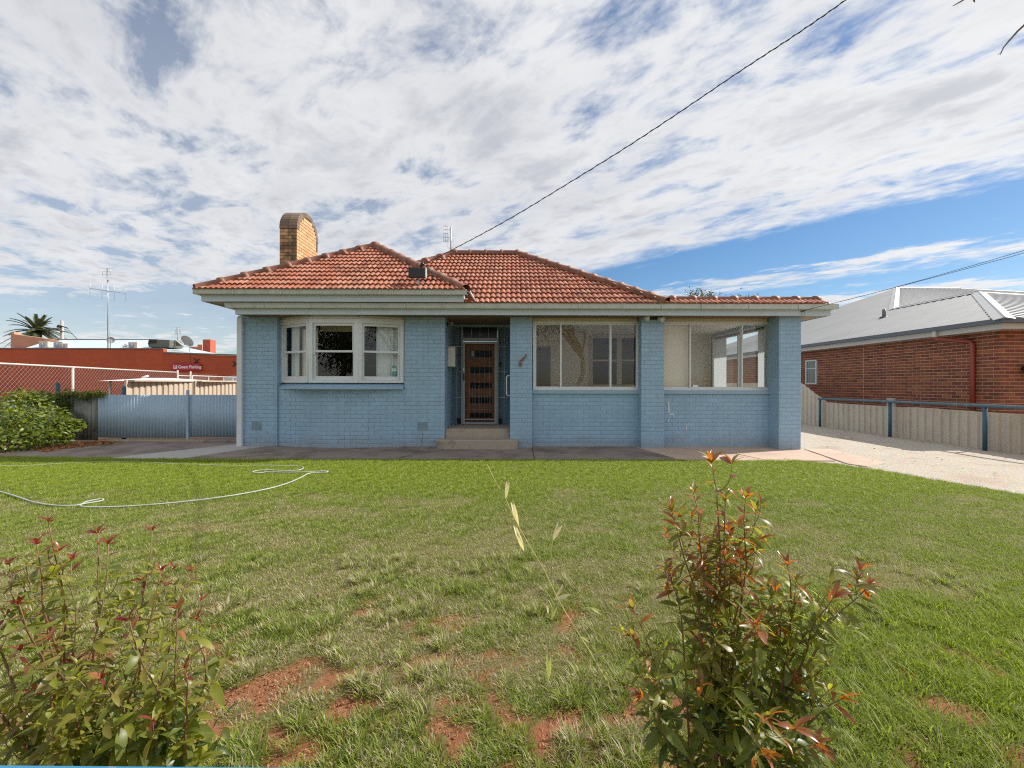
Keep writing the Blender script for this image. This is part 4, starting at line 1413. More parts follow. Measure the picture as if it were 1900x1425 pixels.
# main hip
Zm = Z_G1 - .005
YM = YG + .03
RL, RRr = XP(843, 11.1), XP(960, 11.1)
rise = 11.1 - YM
M0 = Vector((RL - rise, YM, Zm)); M1 = Vector((RRr + rise, YM, Zm))
K0 = Vector((RL, YM + rise, Zm + rise * TANP)); K1 = Vector((RRr, YM + rise, Zm + rise * TANP))
deck.poly([M0 + dz_, M1 + dz_, K1 + dz_, K0 + dz_])
E1 = Vector((M1.x, 17, Zm)); deck.poly([M1 + dz_, E1 + dz_, Vector((K1.x, 14.1, K1.z)) + dz_, K1 + dz_])
deck.poly([M0 + dz_, K0 + dz_, Vector((K0.x, 14.1, K0.z)) + dz_, Vector((M0.x, 17, Zm)) + dz_])
deck.poly([K0 + dz_, K1 + dz_, Vector((K1.x, 14.1, K1.z)) + dz_, Vector((K0.x, 14.1, K0.z)) + dz_])
SLm = rise / COSP
ul = B.x - .25 - M0.x
tile_plane(M0, (1, 0, 0), sd_, [(ul, -.1), (M1.x - M0.x, -.1), (M1.x - M0.x, 0), (K1.x - M0.x, SLm), (K0.x - M0.x, SLm), (ul - 1.6, 1.9), (ul - .3, .8)])
# right slope of the main roof (seen edge-on)
tile_plane(M1, (0, 1, 0), Vector((-COSP, 0, COSP * TANP)), [(0, 0), (8, 0), (5.9, SLm), (rise, SLm)])
cap_line(K0 + Vector((-1.9, -1.9, -1.9 * TANP + .045)), K0 + Vector((0, 0, .045)), 6)
cap_line(K0 + Vector((0, 0, .045)), K1 + Vector((0, 0, .045)), 4)
cap_line(M1 + Vector((.02, -.02, .045)), K1 + Vector((0, 0, .045)), 12)
# low roof over the sunroom: short front slope, capped edge, then a nearly flat back
S0 = Vector((M1.x - .35, YM, Zm)); S1 = Vector((xgr - .12, YM, Zm))
dR = 0.19
deck.poly([S0 + dz_, S1 + dz_, S1 + Vector((-dR, dR, dR * TANP)) + dz_, S0 + Vector((0, dR, dR * TANP)) + dz_])
deck.poly([S0 + Vector((0, dR, dR * TANP)) + dz_, S1 + Vector((-dR, dR, dR * TANP)) + dz_, (S1.x - dR, 13.2, Zm + .02), (S0.x, 13.2, Zm + .02)])
deck.poly([S1 + dz_, (S1.x, 13.2, Zm - .05), (S1.x - dR, 13.2, Zm + .0), S1 + Vector((-dR, dR, dR * TANP)) + dz_])
tile_plane(S0, (1, 0, 0), sd_, [(0, -.1), (S1.x - S0.x - .04, -.1), (S1.x - S0.x - dR, dR / COSP), (0, dR / COSP)])
cap_line(S0 + Vector((.35 - dR, dR + .02, dR * TANP - .01)), S1 + Vector((-.16, dR + .02, dR * TANP - .015)), 8)
roof = deck.build('roof', m_deck, house)
# flashing and barge piece where the upper roof stops over the main roof
bg_ = MB()
bg_.add([P(867, 541, 8.1), P(873, 541, 8.12), P(881, 559, 8.2), P(868, 560, 8.2), P(873, 546, 8.3), P(880, 559, 8.3)], [(0, 1, 2, 3), (1, 4, 5, 2)], 0, False)
bg_.build('barge_tile', m_tile, roof)
bg_ = MB(); bg_.tube([P(872, 541, 8.06), P(876, 549, 8.1), P(882, 559, 8.14)], .017, 6); bg_.build('flashing', m_white, roof)

tiles.sort(key=lambda q: (q[1] - Vector((0, 0, CAMZ))).length)
stuff = MB()
# tiles hidden round the back are left to the joined field
for i, (M, o) in enumerate(tiles):
    if i < 300:
        place('tile', tile_me, roof, mw=M)
    else:
        stuff.xf = M
        for (fs_, sm_) in ((tile_proto.f, None),):
            stuff.add(tile_proto.v, tile_proto.f, 0, True)
stuff.xf = None
stuff.build('tile_field', m_tile, roof, kind='stuff')
for M in caps:
    place('ridge_tile', cap_me, roof, mw=M)

# ------------------------------------------------------------------ chimney with a rounded top
CHX0, CHX1 = XP(518, 10.7), XP(550, 10.7)
CHY0 = 10.7
CHD = 1.16
ZC_TOP = 5.88
rad = CHD / 2
zc = ZC_TOP - rad
chm = MB()
N_ = 24
arc = [(CHY0 + rad - rad * math.cos(math.pi * i / N_), zc + rad * math.sin(math.pi * i / N_)) for i in range(N_ + 1)]
pr = [(CHY0, 3.2)] + arc + [(CHY0 + CHD, 3.2)]
ins = 0.004
chm.extrude([(0, y + (ins if y < CHY0 + rad else -ins), z - ins) for y, z in pr], (CHX0 + ins, 0, 0), (CHX1 - ins, 0, 0))
chimney = chm.build('chimney', m_ch_mortar, house)


def brick_block(M, L, H, d=0.012, c=0.004):
    b = MB(); frustum(b, M, L, H, d, c)
    return b


ch_full = MB(); frustum(ch_full, Matrix.Identity(4), 0.2225, BR_H, 0.010, 0.004)
edge_me = None
pit = 0.0865
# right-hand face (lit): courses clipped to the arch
k = 0
z = 4.25
while z < ZC_TOP - .08:
    zm2 = z + pit / 2
    off = 0.115 if k % 2 else 0.0
    inner_r = rad - 0.11
    if zm2 <= zc: ya, yb = CHY0 + .004, CHY0 + CHD - .004
    else:
        hh_ = inner_r ** 2 - (zm2 - zc + .03) ** 2
        if hh_ <= 0: break
        ya, yb = CHY0 + rad - math.sqrt(hh_), CHY0 + rad + math.sqrt(hh_)
    if zc - .25 < zm2 <= zc: ya, yb = CHY0 + .004, CHY0 + CHD - .115
    y = CHY0 + off - .232
    while y < yb:
        s0, s1 = max(y + .005, ya), min(y + .227, yb)
        if s1 - s0 > .03:
            M = Matrix(((0, -1, 0, CHX1 - ins), (1, 0, 0, (s0 + s1) / 2), (0, 0, 1, zm2), (0, 0, 0, 1)))
            place('cream_brick', brick_block(M, s1 - s0, BR_H, 0.010).mesh('brick', m_ch_brick), chimney)
        y += .232
    # front face (facing the street): stretchers over headers
    if zm2 < zc:
        wdt = CHX1 - CHX0
        cuts = [0, wdt / 2, wdt] if k % 2 == 0 else [0, wdt * .25, wdt * .5, wdt * .75, wdt]
        for a_, b__ in zip(cuts[:-1], cuts[1:]):
            M = Matrix(((1, 0, 0, CHX0 + (a_ + b__) / 2), (0, 1, 0, CHY0 + ins), (0, 0, 1, zm2), (0, 0, 0, 1)))
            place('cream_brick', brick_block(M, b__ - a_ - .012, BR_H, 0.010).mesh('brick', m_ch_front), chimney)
    k += 1; z += pit
# dark voussoirs round the arch
nv_ = 22
for i in range(nv_):
    a0 = math.pi * i / nv_; am = a0 + math.pi / nv_ / 2
    y, z = CHY0 + rad - (rad - .004) * math.cos(am), zc + (rad - .004) * math.sin(am)
    tl = Vector((0, math.sin(am), math.cos(am)))       # along the arch
    nr = Vector((0, -math.cos(am), math.sin(am)))
    hl = math.pi * rad / nv_ - .010
    b = MB()
    for (xa, xb) in ((CHX0 - .004, (CHX0 + CHX1) / 2 - .006), ((CHX0 + CHX1) / 2 + .006, CHX1 + .008)):
        c0 = Vector((0, y, z))
        pts = []
        for xx in (xa, xb):
            for (s, q) in ((-.5, -.105), (.5, -.105), (.5, .012), (-.5, .012)):
                sc_ = hl * (s if q > 0 else s * .86)
                pts.append(c0 + Vector((xx, 0, 0)) + tl * sc_ + nr * q)
        b.add(pts, [(0, 1, 2, 3), (7, 6, 5, 4), (0, 4, 5, 1), (1, 5, 6, 2), (2, 6, 7, 3), (3, 7, 4, 0)], 0, False)
    b.build('edge_brick', m_ch_edge, chimney)

# ------------------------------------------------------------------ place the painted bricks: nearest 300 as pieces, the rest joined
def lay_out(recs, mat, house_o, proud, base_key):
    full = MB(); frustum(full, Matrix.Identity(4), BR_L, BR_H, proud)
    fm_ = full.mesh('brick', mat)
    recs = sorted(recs, key=lambda r: (not r[5], (r[0].translation - Vector((0, 0, CAMZ))).length))
    rest = MB()
    for i, (M, L, H, key, parent, fl) in enumerate(recs):
        jit = Matrix.Translation((random.uniform(-.0015, .0015), random.uniform(-.0012, .0012), random.uniform(-.001, .001))) @ Matrix.Rotation(random.uniform(-.004, .004), 4, 'Y')
        if i < 300 and fl:
            place('brick', fm_, parent, mw=M @ jit)
        else:
            frustum(rest, M @ jit, L, H, proud)
    rest.build('brickwork', mat, house_o, kind='stuff')


lay_out(bricks, m_brick_paint, house, 0.0028, 'blue')

# ------------------------------------------------------------------ neighbour's house on the right
NX, NYC = 11.62, 9.95
nh = thing('neighbour_house', 'red brick house with grey metal hip roof beyond the cream fence', 'house', (NX + 3, 14, 0))
NZT = 2.66
nw = MB()
nw.box(NX + .003, NX + .24, NYC + .24, 28.4, -0.05, NZT); nw.box(NX + .003, 26, NYC + .003, NYC + .24, -0.05, NZT)
nwall = nw.build('wall', m_rmortar, nh)
bricks_r = bricks
bricks = []
BR_L = 0.2275
BR_H = 0.0735
Lf, mpf = lin((NX, 28.2, 0), (NX, NYC, 0))
wy0, wy1 = F * NX / (1538 - CX - 23), F * NX / (1496 - CX + 2)        # depths of the window's jambs
wya, wyb = F * NX / 566.0, F * NX / 545.5
wz0, wz1 = ZP(711.5, 16.0), ZP(666, 16.0)
lay(Lf, 0.0, NZT - .01, mpf, nwall, 'red', [(28.2 - wyb - .02, 28.2 - wya + .02, wz0, wz1)], zref=0.03)
Lf, mpf = lin((NX, NYC, 0), (15.5, NYC, 0))
lay(Lf, 0.0, NZT - .01, mpf, nwall, 'red', shift=0.12, zref=0.03)
nb_full = MB(); frustum(nb_full, Matrix.Identity(4), BR_L, BR_H, 0.0015, 0.001)
fm_ = nb_full.mesh('brick', m_rbrick)
recs = [r for r in bricks if r[0].translation.z > 0.55]
low = [r for r in bricks if r[0].translation.z <= 0.55]
recs.sort(key=lambda r: (not r[5], (r[0].translation - Vector((6, 4, CAMZ))).length))
rest = MB()
for i, r in enumerate(recs):
    if i < 300 and r[5]: place('brick', fm_, nwall, mw=r[0])
    else: frustum(rest, r[0], r[1], r[2], 0.0015, 0.001)
for r in low: frustum(rest, r[0], r[1], r[2], 0.0015, 0.001)
rest.build('brickwork', m_rbrick, nh, kind='stuff')
bricks = bricks_r
# expansion joint
yj = F * NX / (1602 - CX)
b = MB(); b.box(NX - .004, NX + .01, yj - .006, yj + .006, 0, NZT - .02); b.build('expansion_joint', m_rmortar, nh)
# window
b = MB()
xw0 = NX - .03
b.box(xw0, NX + .07, wya, wya + .05, wz0, wz1); b.box(xw0, NX + .07, wyb - .05, wyb, wz0, wz1)
b.box(xw0, NX + .07, wya + .05, wyb - .05, wz0, wz0 + .05); b.box(xw0, NX + .07, wya + .05, wyb - .05, wz1 - .05, wz1)
b.box(xw0 + .01, NX + .06, wya + .05, wyb - .05, (wz0 + wz1) / 2 + .12, (wz0 + wz1) / 2 + .15)
nwin = b.build('window', m_white, nh)
b = MB(); b.quad((NX - .003, wya, wz0), (NX - .003, wyb, wz0), (NX - .003, wyb, wz1), (NX - .003, wya, wz1))
b.build('pane', pbr('reflecting_pane', (0.10, 0.13, 0.15), 0.04, 0.02, 3, spec=0.9), nwin)
# eaves
ZE = 2.83
EX, EY = 11.15, 9.46
b = MB()
b.box(EX, EX + .12, EY, 28.9, ZE - .075, ZE + .03); b.box(EX + .12, 27, EY, EY + .12, ZE - .075, ZE + .03)
b.build('gutter', m_dkgutter, nh)
b = MB()
b.box(EX + .10, EX + .125, EY + .122, 28.9, ZE - .21, ZE - .077); b.box(EX + .10, 27, EY + .10, EY + .12, ZE - .21, ZE - .077)
b.box(EX + .126, NX + .1, EY + .121, 28.9, ZE - .20, ZE - .18); b.box(NX + .1, 27, EY + .121, NYC + .1, ZE - .20, ZE - .18)
b.build('fascia', m_nfascia, nh)
# ribbed metal roof
K = 0.337


def ribbed(o, ud, sd, poly, pitch=0.30, h=0.022, name='roof_sheet'):
    """metal sheet with ribs running up the slope; poly in (u, s)"""
    ud, sd = Vector(ud).normalized(), Vector(sd).normalized(); nd = ud.cross(sd).normalized()
    if nd.z < 0: nd = -nd
    us = [p[0] for p in poly]
    b = MB()

    def srange(uu):
        xs_ = []
        n = len(poly)
        for i in range(n):
            (u1, s1), (u2, s2) = poly[i], poly[(i + 1) % n]
            if (u1 > uu) != (u2 > uu): xs_.append(s1 + (uu - u1) / (u2 - u1) * (s2 - s1))
        return (min(xs_), max(xs_)) if len(xs_) >= 2 else None
    prof = [(0, 0), (0.62, 0), (0.70, 1), (0.86, 1), (0.94, 0)]
    cols = []
    k = int(math.floor(min(us) / pitch))
    while k * pitch < max(us):
        for (t, hh) in prof:
            uu = (k + t) * pitch
            r_ = srange(uu)
            if r_: cols.append((uu, hh * h, r_))
        k += 1
    vs = []; fs = []
    for i, (uu, hh, (a, c)) in enumerate(cols):
        for s_ in (a, c):
            vs.append(Vector(o) + ud * uu + sd * s_ + nd * hh)
        if i: fs.append((2 * i - 2, 2 * i, 2 * i + 1, 2 * i - 1))
    b.add(vs, fs, 0, False)
    return b


ck_ = 1 / math.sqrt(1 + K * K)
E0 = Vector((EX, EY, ZE))
T1 = 5.1
Bp = E0 + Vector((T1, T1, T1 * K))
Yc = 17.8
Cp = Vector((Bp.x, Yc, Bp.z))
Ap = Vector((26.3, 28.6, ZE + (26.3 - EX) * K))
sl_dir = Vector((ck_, 0, ck_ * K))
to_us = lambda p: (p.y - EY, (p.x - EX) / ck_)
rb = ribbed(E0, (0, 1, 0), sl_dir, [to_us(E0), to_us(Vector((EX, 28.9, 0))), to_us(Vector((Ap.x + .2, 28.9, 0))), to_us(Ap), to_us(Cp), to_us(Bp)])
nroof = rb.build('roof', m_metalroof, nh)
to_us2 = lambda p: (p.x - EX, (p.y - EY) / ck_)
rb = ribbed(E0, (1, 0, 0), Vector((0, ck_, ck_ * K)), [to_us2(E0), to_us2(Bp), to_us2(E0 + Vector((2 * T1, 0, 0)))])
rb.build('roof_sheet', m_metalroof, nroof)
# front-facing plane of the rear part, and its far hip
Dp = Vector((30.6, 28.6, Ap.z)); Ep = Vector((46, 15, Cp.z - .9))
v0 = Vector((Ap.x, Ap.y, Ap.z)); sdn = Vector((0, -ck_, -ck_ * K))
uu_ = lambda p: (p.x - Ap.x, (Ap.y - p.y) / ck_)
rb = ribbed(Ap, (1, 0, 0), sdn, [(0, 0), (Dp.x - Ap.x, 0), (Dp.x - Ap.x + 12, 12 / ck_), (Cp.x - Ap.x, (Ap.y - Cp.y) / ck_)])
rb.build('roof_sheet', m_metalroof, nroof)
cb = MB()
for a, c in ((E0, Bp), (Bp, Cp), (Cp, Ap), (Ap, Dp), (Bp, E0 + Vector((2 * T1, 0, 0))), (Dp, Dp + Vector((12, -12, -12 * K)))):
    a, c = a + Vector((0, 0, .02)), c + Vector((0, 0, .02))
    d = (c - a).normalized(); sidev = d.cross(Vector((0, 0, 1))).normalized()
    cb.extrude([sidev * -.17 + Vector((0, 0, -.035)), sidev * -.03 + Vector((0, 0, .015)), Vector((0, 0, .045)), sidev * .03 + Vector((0, 0, .015)), sidev * .17 + Vector((0, 0, -.035)), Vector((0, 0, .0))], a, c, 0)
cb.build('ridge_capping', m_metalcap, nroof)
# vent pipe
vp = E0 + Vector((3.3, F * (EX + 3.3) / (1640 - CX) - EY, 3.3 * K))
b = MB(); b.tube([vp + Vector((0, 0, -.05)), vp + Vector((0, 0, .32))], .06, 10); b.tube([vp, vp + Vector((0, 0, .05))], [.16, .09], 10)
b.build('vent_pipe', m_dkgutter, nh)
# downpipe with its offset
yd = F * NX / (1807 - CX) - .02
yd0 = F * NX / (1763 - CX)
b = MB(); b.bbox(EX + .02, EX + .10, yd0 - .05, yd0 + .05, ZE - .24, ZE - .075, .01); b.build('downpipe_spout', m_nfascia, nh)
b = MB()
b.tube([(EX + .06, yd0, ZE - .22), (EX + .07, yd0 - .01, ZE - .28), (NX - .06, yd + .06, ZE - .40), (NX - .06, yd, ZE - .47), (NX - .06, yd, 0)], .048, 10)
b.build('downpipe', m_rpipe, nh)
b = MB(); b.tube([(NX + .55, NYC - .01, 1.72), (NX + .55, NYC - .07, 1.72)], .05, 10); b.bbox(NX + .46, NX + .64, NYC - .22, NYC - .07, 1.58, 1.84, .03)
b.build('wall_light', m_black, nh)
b = MB(); b.bbox(NX - .09, NX - .005, F * NX / (1657 - CX) - .13, F * NX / (1657 - CX) + .13, .62, .92, .01); b.build('meter_box', m_acwhite, nh)

# ------------------------------------------------------------------ cream steel fence along the drive
FX = 9.90
fz = lambda y: 0.77 if y < 13.1 else min(1.38, 0.77 + (y - 13.1) * 0.55)
cf = thing('steel_fence', 'low cream steel sheet fence along the gravel drive below the red brick house', 'fence', (FX, 10, 0))
pan_w = 0.76


def trim_panel(y0, y1, x, zf, mat, parent, name='panel', flip=1):
    """ribbed sheet standing along y: broad flats with stepped ribs"""
    b = MB()
    prof = [(0, 0), (.30, 0), (.345, 1), (.46, 1), (.50, .0), (.80, 0), (.845, 1), (.96, 1), (1.0, 0)]
    n = max(1, round((y1 - y0) / 0.38))
    w_ = (y1 - y0) / n
    vs = []
    for k in range(n):
        for (t, h) in prof[:-1] + ([prof[-1]] if k == n - 1 else []):
            yy = y0 + (k + t) * w_
            vs.append((x - flip * .034 * h, yy))
    m_ = len(vs)
    V = [(a, c, -0.02) for a, c in vs] + [(a, c, zf(c)) for a, c in vs] + [(a + flip * .004, c, -0.02) for a, c in vs] + [(a + flip * .004, c, zf(c)) for a, c in vs]
    fs = []
    for i in range(m_ - 1):
        fs += [(i, i + 1, m_ + i + 1, m_ + i), (2 * m_ + i, 3 * m_ + i, 3 * m_ + i + 1, 2 * m_ + i + 1), (m_ + i, m_ + i + 1, 3 * m_ + i + 1, 3 * m_ + i)]
    b.add(V, fs, 0, False)
    return b.build(name, mat, parent)


y = 3.6
while y < 19:
    trim_panel(y + .003, y + pan_w - .003, FX + random.uniform(-.006, .006), lambda c, d=random.uniform(-.01, .01): fz(c) + d, m_cream_steel, cf)
    y += pan_w

br = thing('pipe_rail', 'faded blue pipe rail on posts in front of the cream steel fence', 'handrail', (9.68, 10, 0))
b = MB(); b.tube([(9.78, 13.32, .885), (9.72, 11, .897), (9.66, 8.5, .905), (9.58, 5, .90)], .036, 10); b.build('rail', m_bluerail, br)
for (x, yy) in ((9.77, 13.25), (9.74, 10.76), (9.66, 8.53), (9.60, 6.1)):
    b = MB(); b.tube([(x, yy, -.05), (x, yy, .885)], .036, 10); b.build('post', m_bluepost, br)

# ------------------------------------------------------------------ left side: corrugated fences and gate


def corrugated(b, p0, p1, z0, z1, pitch=0.076, amp=0.011, th=0.002, skew=None):
    p0, p1 = Vector((*p0, 0)), Vector((*p1, 0))
    d = p1 - p0; L = d.length; d.normalize(); nrm = Vector((d.y, -d.x, 0))
    n = int(L / pitch * 6)
    pts = [p0 + d * (L * i / n) + nrm * amp * math.sin(2 * math.pi * (L * i / n) / pitch) for i in range(n + 1)]
    zf0 = (lambda t: z0) if not callable(z0) else z0
    zf1 = (lambda t: z1) if not callable(z1) else z1
    vs = [q + Vector((0, 0, zf0(i / n))) for i, q in enumerate(pts)] + [q + Vector((0, 0, zf1(i / n))) for i, q in enumerate(pts)]
    m_ = n + 1
    vs += [q - nrm * th for q in vs]
    fs = []
    for i in range(n):
        fs += [(i, i + 1, m_ + i + 1, m_ + i), (2 * m_ + i, 3 * m_ + i, 3 * m_ + i + 1, 2 * m_ + i + 1), (m_ + i, m_ + i + 1, 3 * m_ + i + 1, 3 * m_ + i), (i, 2 * m_ + i, 2 * m_ + i + 1, i + 1)]
    b.add(vs, fs, 0, True)


YGT = 9.70
gt = thing('corrugated_gate', 'pale blue corrugated iron double gate between old fence and house corner', 'gate', (-8, YGT, 0))
b = MB(); corrugated(b, (XP(182, YGT), YGT), (XP(351, YGT), YGT - .02), 0.055, ZP(734.3, YGT)); b.build('gate_leaf', m_bluesheet, gt)
b = MB(); corrugated(b, (XP(350.5, YGT), YGT - .0), (XP(441, YGT), YGT), 0.075, ZP(734, YGT)); b.build('gate_leaf', m_bluesheet, gt)
b = MB(); b.bbox(XP(348.5, YGT), XP(353, YGT), YGT - .06, YGT - .018, 0.02, ZP(725, YGT), .006); b.build('post', m_bluesheet, gt)
b = MB()
for x0_, x1_ in ((182, 348), (353, 440)):
    for zz_ in (.16, .92):
        b.box(XP(x0_, YGT), XP(x1_, YGT), YGT + .02, YGT + .055, zz_, zz_ + .05)
b.build('gate_rail', m_ltimber, gt)

of = thing('old_corrugated_fence', 'old mossy corrugated iron fence left of the blue gate, partly under creeper', 'fence', (-10.6, 9.8, 0))
b = MB(); corrugated(b, (XP(104, 9.74), 9.74), (XP(182, YGT), YGT - .01), 0.0, lambda t: 1.065 + .01 * math.sin(t * 40), pitch=0.088, amp=.016); b.build('sheet', m_oldsheet, of)
m_bluesheet2 = pbr('light_blue_old_sheet', (0.36, 0.47, 0.55), 0.6, 0.1, 4.0, (0.22, 0.28, 0.30), 0.6, 2.0)
b = MB(); corrugated(b, (-13.2, 9.95), (XP(103, 9.74), 9.76), 0.0, .90, pitch=0.088, amp=.016); b.build('sheet', m_bluesheet2, of)
b = MB(); b.box(-13.2, XP(88, 9.7), 9.70, 9.77, .915, .955); b.build('top_rail', m_ltimber, of)
for px, top, yy in ((107.5, 711.5, 9.84), (230, 718, 9.86)):
    t_ = tag(None, None) if False else None
    b = MB()
    z1 = ZP(top, yy)
    b.tube([(XP(px, yy), yy, -.05), (XP(px, yy), yy, z1 - .03), (XP(px, yy), yy, z1)], [.04, .04, .018], 10)
    o = b.build('fence_post', m_bluepost)
    tag(o, 'blue round-topped post sticking up from the creeper on the old fence' if px < 200 else 'blue post at the front end of the tall cream fence', 'post')

# tall cream steel fence beyond, running away from the gate
tf = thing('cream_boundary_fence', 'cream steel boundary fence behind the blue gate', 'fence', (-10.7, 13, 0))
TX = lambda yy: -10.83 + (yy - 11.7) * 0.075
y = 11.72
k = 0
while y < 23:
    for s_ in range(2):
        ya, yb = y + .05 + s_ * 1.12, y + .05 + s_ * 1.12 + 1.10
        b = MB()
        n = 6
        prof = [(0, 0), (.55, 0), (.66, 1), (.90, 1), (1.0, 0)]
        vs = []
        for q in range(n):
            for (t, h) in prof[:-1]:
                yy = ya + (q + t) * (yb - ya) / n
                vs.append((TX(yy) - .035 * h, yy))
        vs.append((TX(yb), yb))
        m_ = len(vs)
        V = [(a, c, .05) for a, c in vs] + [(a, c, 1.37) for a, c in vs]
        b.add(V, [(i, i + 1, m_ + i + 1, m_ + i) for i in range(m_ - 1)], 0, False)
        b.build('panel', m_cream_steel, tf)
    b = MB(); b.bbox(TX(y) - .03, TX(y) + .035, y - .035, y + .035, 0, 1.42, .006); b.build('post', m_cream_steel, tf)
    b = MB(); b.bbox(TX(y) - .025, TX(y + 2.3) + .03, y + .04, y + 2.25, 1.371, 1.42, .004); b.build('top_rail', m_cream_steel, tf)
    y += 2.32

# low white sheet roof behind it
ws = thing('lean_to_roof', 'white sheet roof edge peeping over the front end of the cream boundary fence', 'roof', (-12.0, 13.6, 0))
b = MB()
b.add([(-12.9, 13.0, 1.39), (-11.0, 13.1, 1.40), (-11.1, 15.5, 1.42), (-12.6, 15.6, 1.46), (-12.1, 14.0, 1.50), (-11.6, 14.1, 1.50)], [(0, 1, 5, 4), (1, 2, 5), (2, 3, 4, 5), (3, 0, 4)], 0, False)
b.build('roof_sheet', m_signwhite, ws)
for xx, yy in ((-12.7, 13.2), (-11.1, 13.2), (-11.2, 15.3), (-12.5, 15.4)):
    b = MB(); b.tube([(xx, yy, 0), (xx, yy, 1.40)], .03, 6); b.build('post', m_steel, ws)
b = MB(); b.tube([P(264, 700.5, 14), P(275, 697.5, 14)], .035, 6); b.tube([P(295, 707, 14), P(309, 705, 14)], .03, 6)
b.build('loose_batten', m_signwhite, ws)

# chain-link fence running back along the car park
CL0, CLD = Vector((-12.63, 10.3, 0)), Vector((-0.26, 1, 0))
cl = thing('chain_link_fence', 'galvanised chain link fence with pipe rail in front of the red brick wall', 'fence', CL0)
clp = lambda yy: CL0 + CLD * (yy - 10.3)


def cl_at(px):
    a = (px - CX) / F
    yy = (CL0.x - CLD.x * 10.3) / (a - CLD.x)
    return yy


Y0c, Y1c = 8.0, cl_at(329)
Zc = 1.80
wm_ = MB()
pitch = 0.125
Lc = (Y1c - Y0c)
n = int(Lc / pitch)
for s_ in (1, -1):
    for i in range(-18, n + 18):
        ya = Y0c + i * pitch; yb = ya + s_ * (Zc - .05)
        za, zb_ = .05, Zc
        # clip to the run
        t0, t1 = 0.0, 1.0
        lo_, hi_ = Y0c, cl_at(445)
        if s_ > 0:
            t0 = max(0, (lo_ - ya) / (yb - ya)); t1 = min(1, (hi_ - ya) / (yb - ya))
        else:
            t0 = max(0, (hi_ - ya) / (yb - ya)); t1 = min(1, (lo_ - ya) / (yb - ya))
        if t1 - t0 < .02: continue
        pa = clp(ya + (yb - ya) * t0); pb_ = clp(ya + (yb - ya) * t1)
        wm_.tube([pa + Vector((s_ * .004, 0, za + (zb_ - za) * t0)), pb_ + Vector((s_ * .004, 0, za + (zb_ - za) * t1))], .0026, 3, cap=False)
n2 = int((cl_at(445) - Y1c) / pitch)
for s_ in (1, -1):
    for i in range(-18, n2 + 18):
        ya = Y1c + i * pitch; yb = ya + s_ * (Zc - .15)
        a_, c_ = max(min(ya, yb), Y1c), min(max(ya, yb), cl_at(445))
        if c_ - a_ < .05: continue
        f_ = lambda q: .05 + (Zc - .2) * ((q - ya) / (yb - ya))
        wm_.tube([clp(a_) + Vector((0, 0, f_(a_))), clp(c_) + Vector((0, 0, f_(c_)))], .0026, 3, cap=False)
wm_.build('wire_mesh', pbr('dull_galvanised_wire', (0.30, 0.28, 0.27), 0.5, 0.08, 9.0, metal=0.3), cl, kind='stuff')
b = MB(); b.tube([clp(Y0c) + Vector((0, 0, Zc)), clp(Y1c) + Vector((0, 0, Zc))], .026, 8)
b.build('top_rail', m_acwhite, cl)
b = MB(); b.tube([clp(Y1c) + Vector((0, 0, Zc - .14)), clp(cl_at(352)) + Vector((0, 0, Zc - .14))], .024, 8); b.build('top_rail', m_acwhite, cl)
b = MB(); b.tube([clp(cl_at(357)) + Vector((0, 0, .2)), clp(cl_at(357)) + Vector((0, 0, Zc - .12)), clp(cl_at(445)) + Vector((0, 0, Zc - .12))], .026, 8); b.build('top_rail', m_acwhite, cl)
for px, ex in ((-60, .02), (135, .02), (329.5, .10), (353.5, .08), (387, -.1), (415, -.1), (432, -.1)):
    p = clp(cl_at(px))
    b = MB(); b.tube([p + Vector((0, 0, -.05)), p + Vector((0, 0, Zc + ex))], .032 if ex > 0 else .02, 8); b.build('post', m_acwhite, cl)

# ------------------------------------------------------------------ commercial building with painted brick wall
YWB = 30.0
cb_ = thing('motel_building', 'long low orange red painted brick building with pale metal roof', 'building', (-28, YWB, 0))
m_commb = bpy.data.materials.new('painted_brick_coursed')
m_commb.use_nodes = True
t = NT(m_commb.node_tree); bs = t.n['Principled BSDF']
geo = t.new('ShaderNodeNewGeometry')
sepp = t.new('ShaderNodeSeparateXYZ'); t.l.new(geo.outputs['Position'], sepp.inputs[0])
bt = t.new('ShaderNodeTexBrick'); bt.inputs['Scale'].default_value = 1.0
t.l.new(t.comb(sepp.outputs[0], sepp.outputs[2]), bt.inputs['Vector'])
bt.inputs['Brick Width'].default_value = .24; bt.inputs['Row Height'].default_value = .086; bt.inputs['Mortar Size'].default_value = .006
bt.inputs['Color1'].default_value = (.47, .095, .032, 1); bt.inputs['Color2'].default_value = (.40, .078, .03, 1); bt.inputs['Mortar'].default_value = (.33, .06, .025, 1)
cc = t.mix(t.math('MULTIPLY', t.sstep(t.noise(geo.outputs['Position'], .5, 5), .42, .7), .5), bt.outputs['Color'], (.32, .065, .03))
t.put(bs.inputs['Base Color'], cc); bs.inputs['Roughness'].default_value = .8
bp = t.new('ShaderNodeBump'); bp.inputs['Distance'].default_value = .004; bp.invert = True
t.l.new(bt.outputs['Fac'], bp.inputs['Height']); t.l.new(bp.outputs[0], bs.inputs['Normal'])
b = MB()
zA, zB_ = ZP(649.5, YWB), ZP(657, YWB)
xs1 = XP(303, YWB)
b.box(-48, xs1, YWB, YWB + .3, -.05, zA)
b.add([(xs1 + .002, YWB + .02, -.05), (-12, YWB + .02, -.05), (-12, YWB + .02, ZP(668, YWB)), (XP(380, YWB), YWB + .02, ZP(659.5, YWB)), (xs1 + .002, YWB + .02, zB_)], [(0, 1, 2, 3, 4)], 0, False)
b.build('wall', m_commb, cb_)
b = MB(); b.box(-48, xs1, YWB - .06, YWB + .32, zA + .001, zA + .07); b.build('coping', m_dkgutter, cb_)
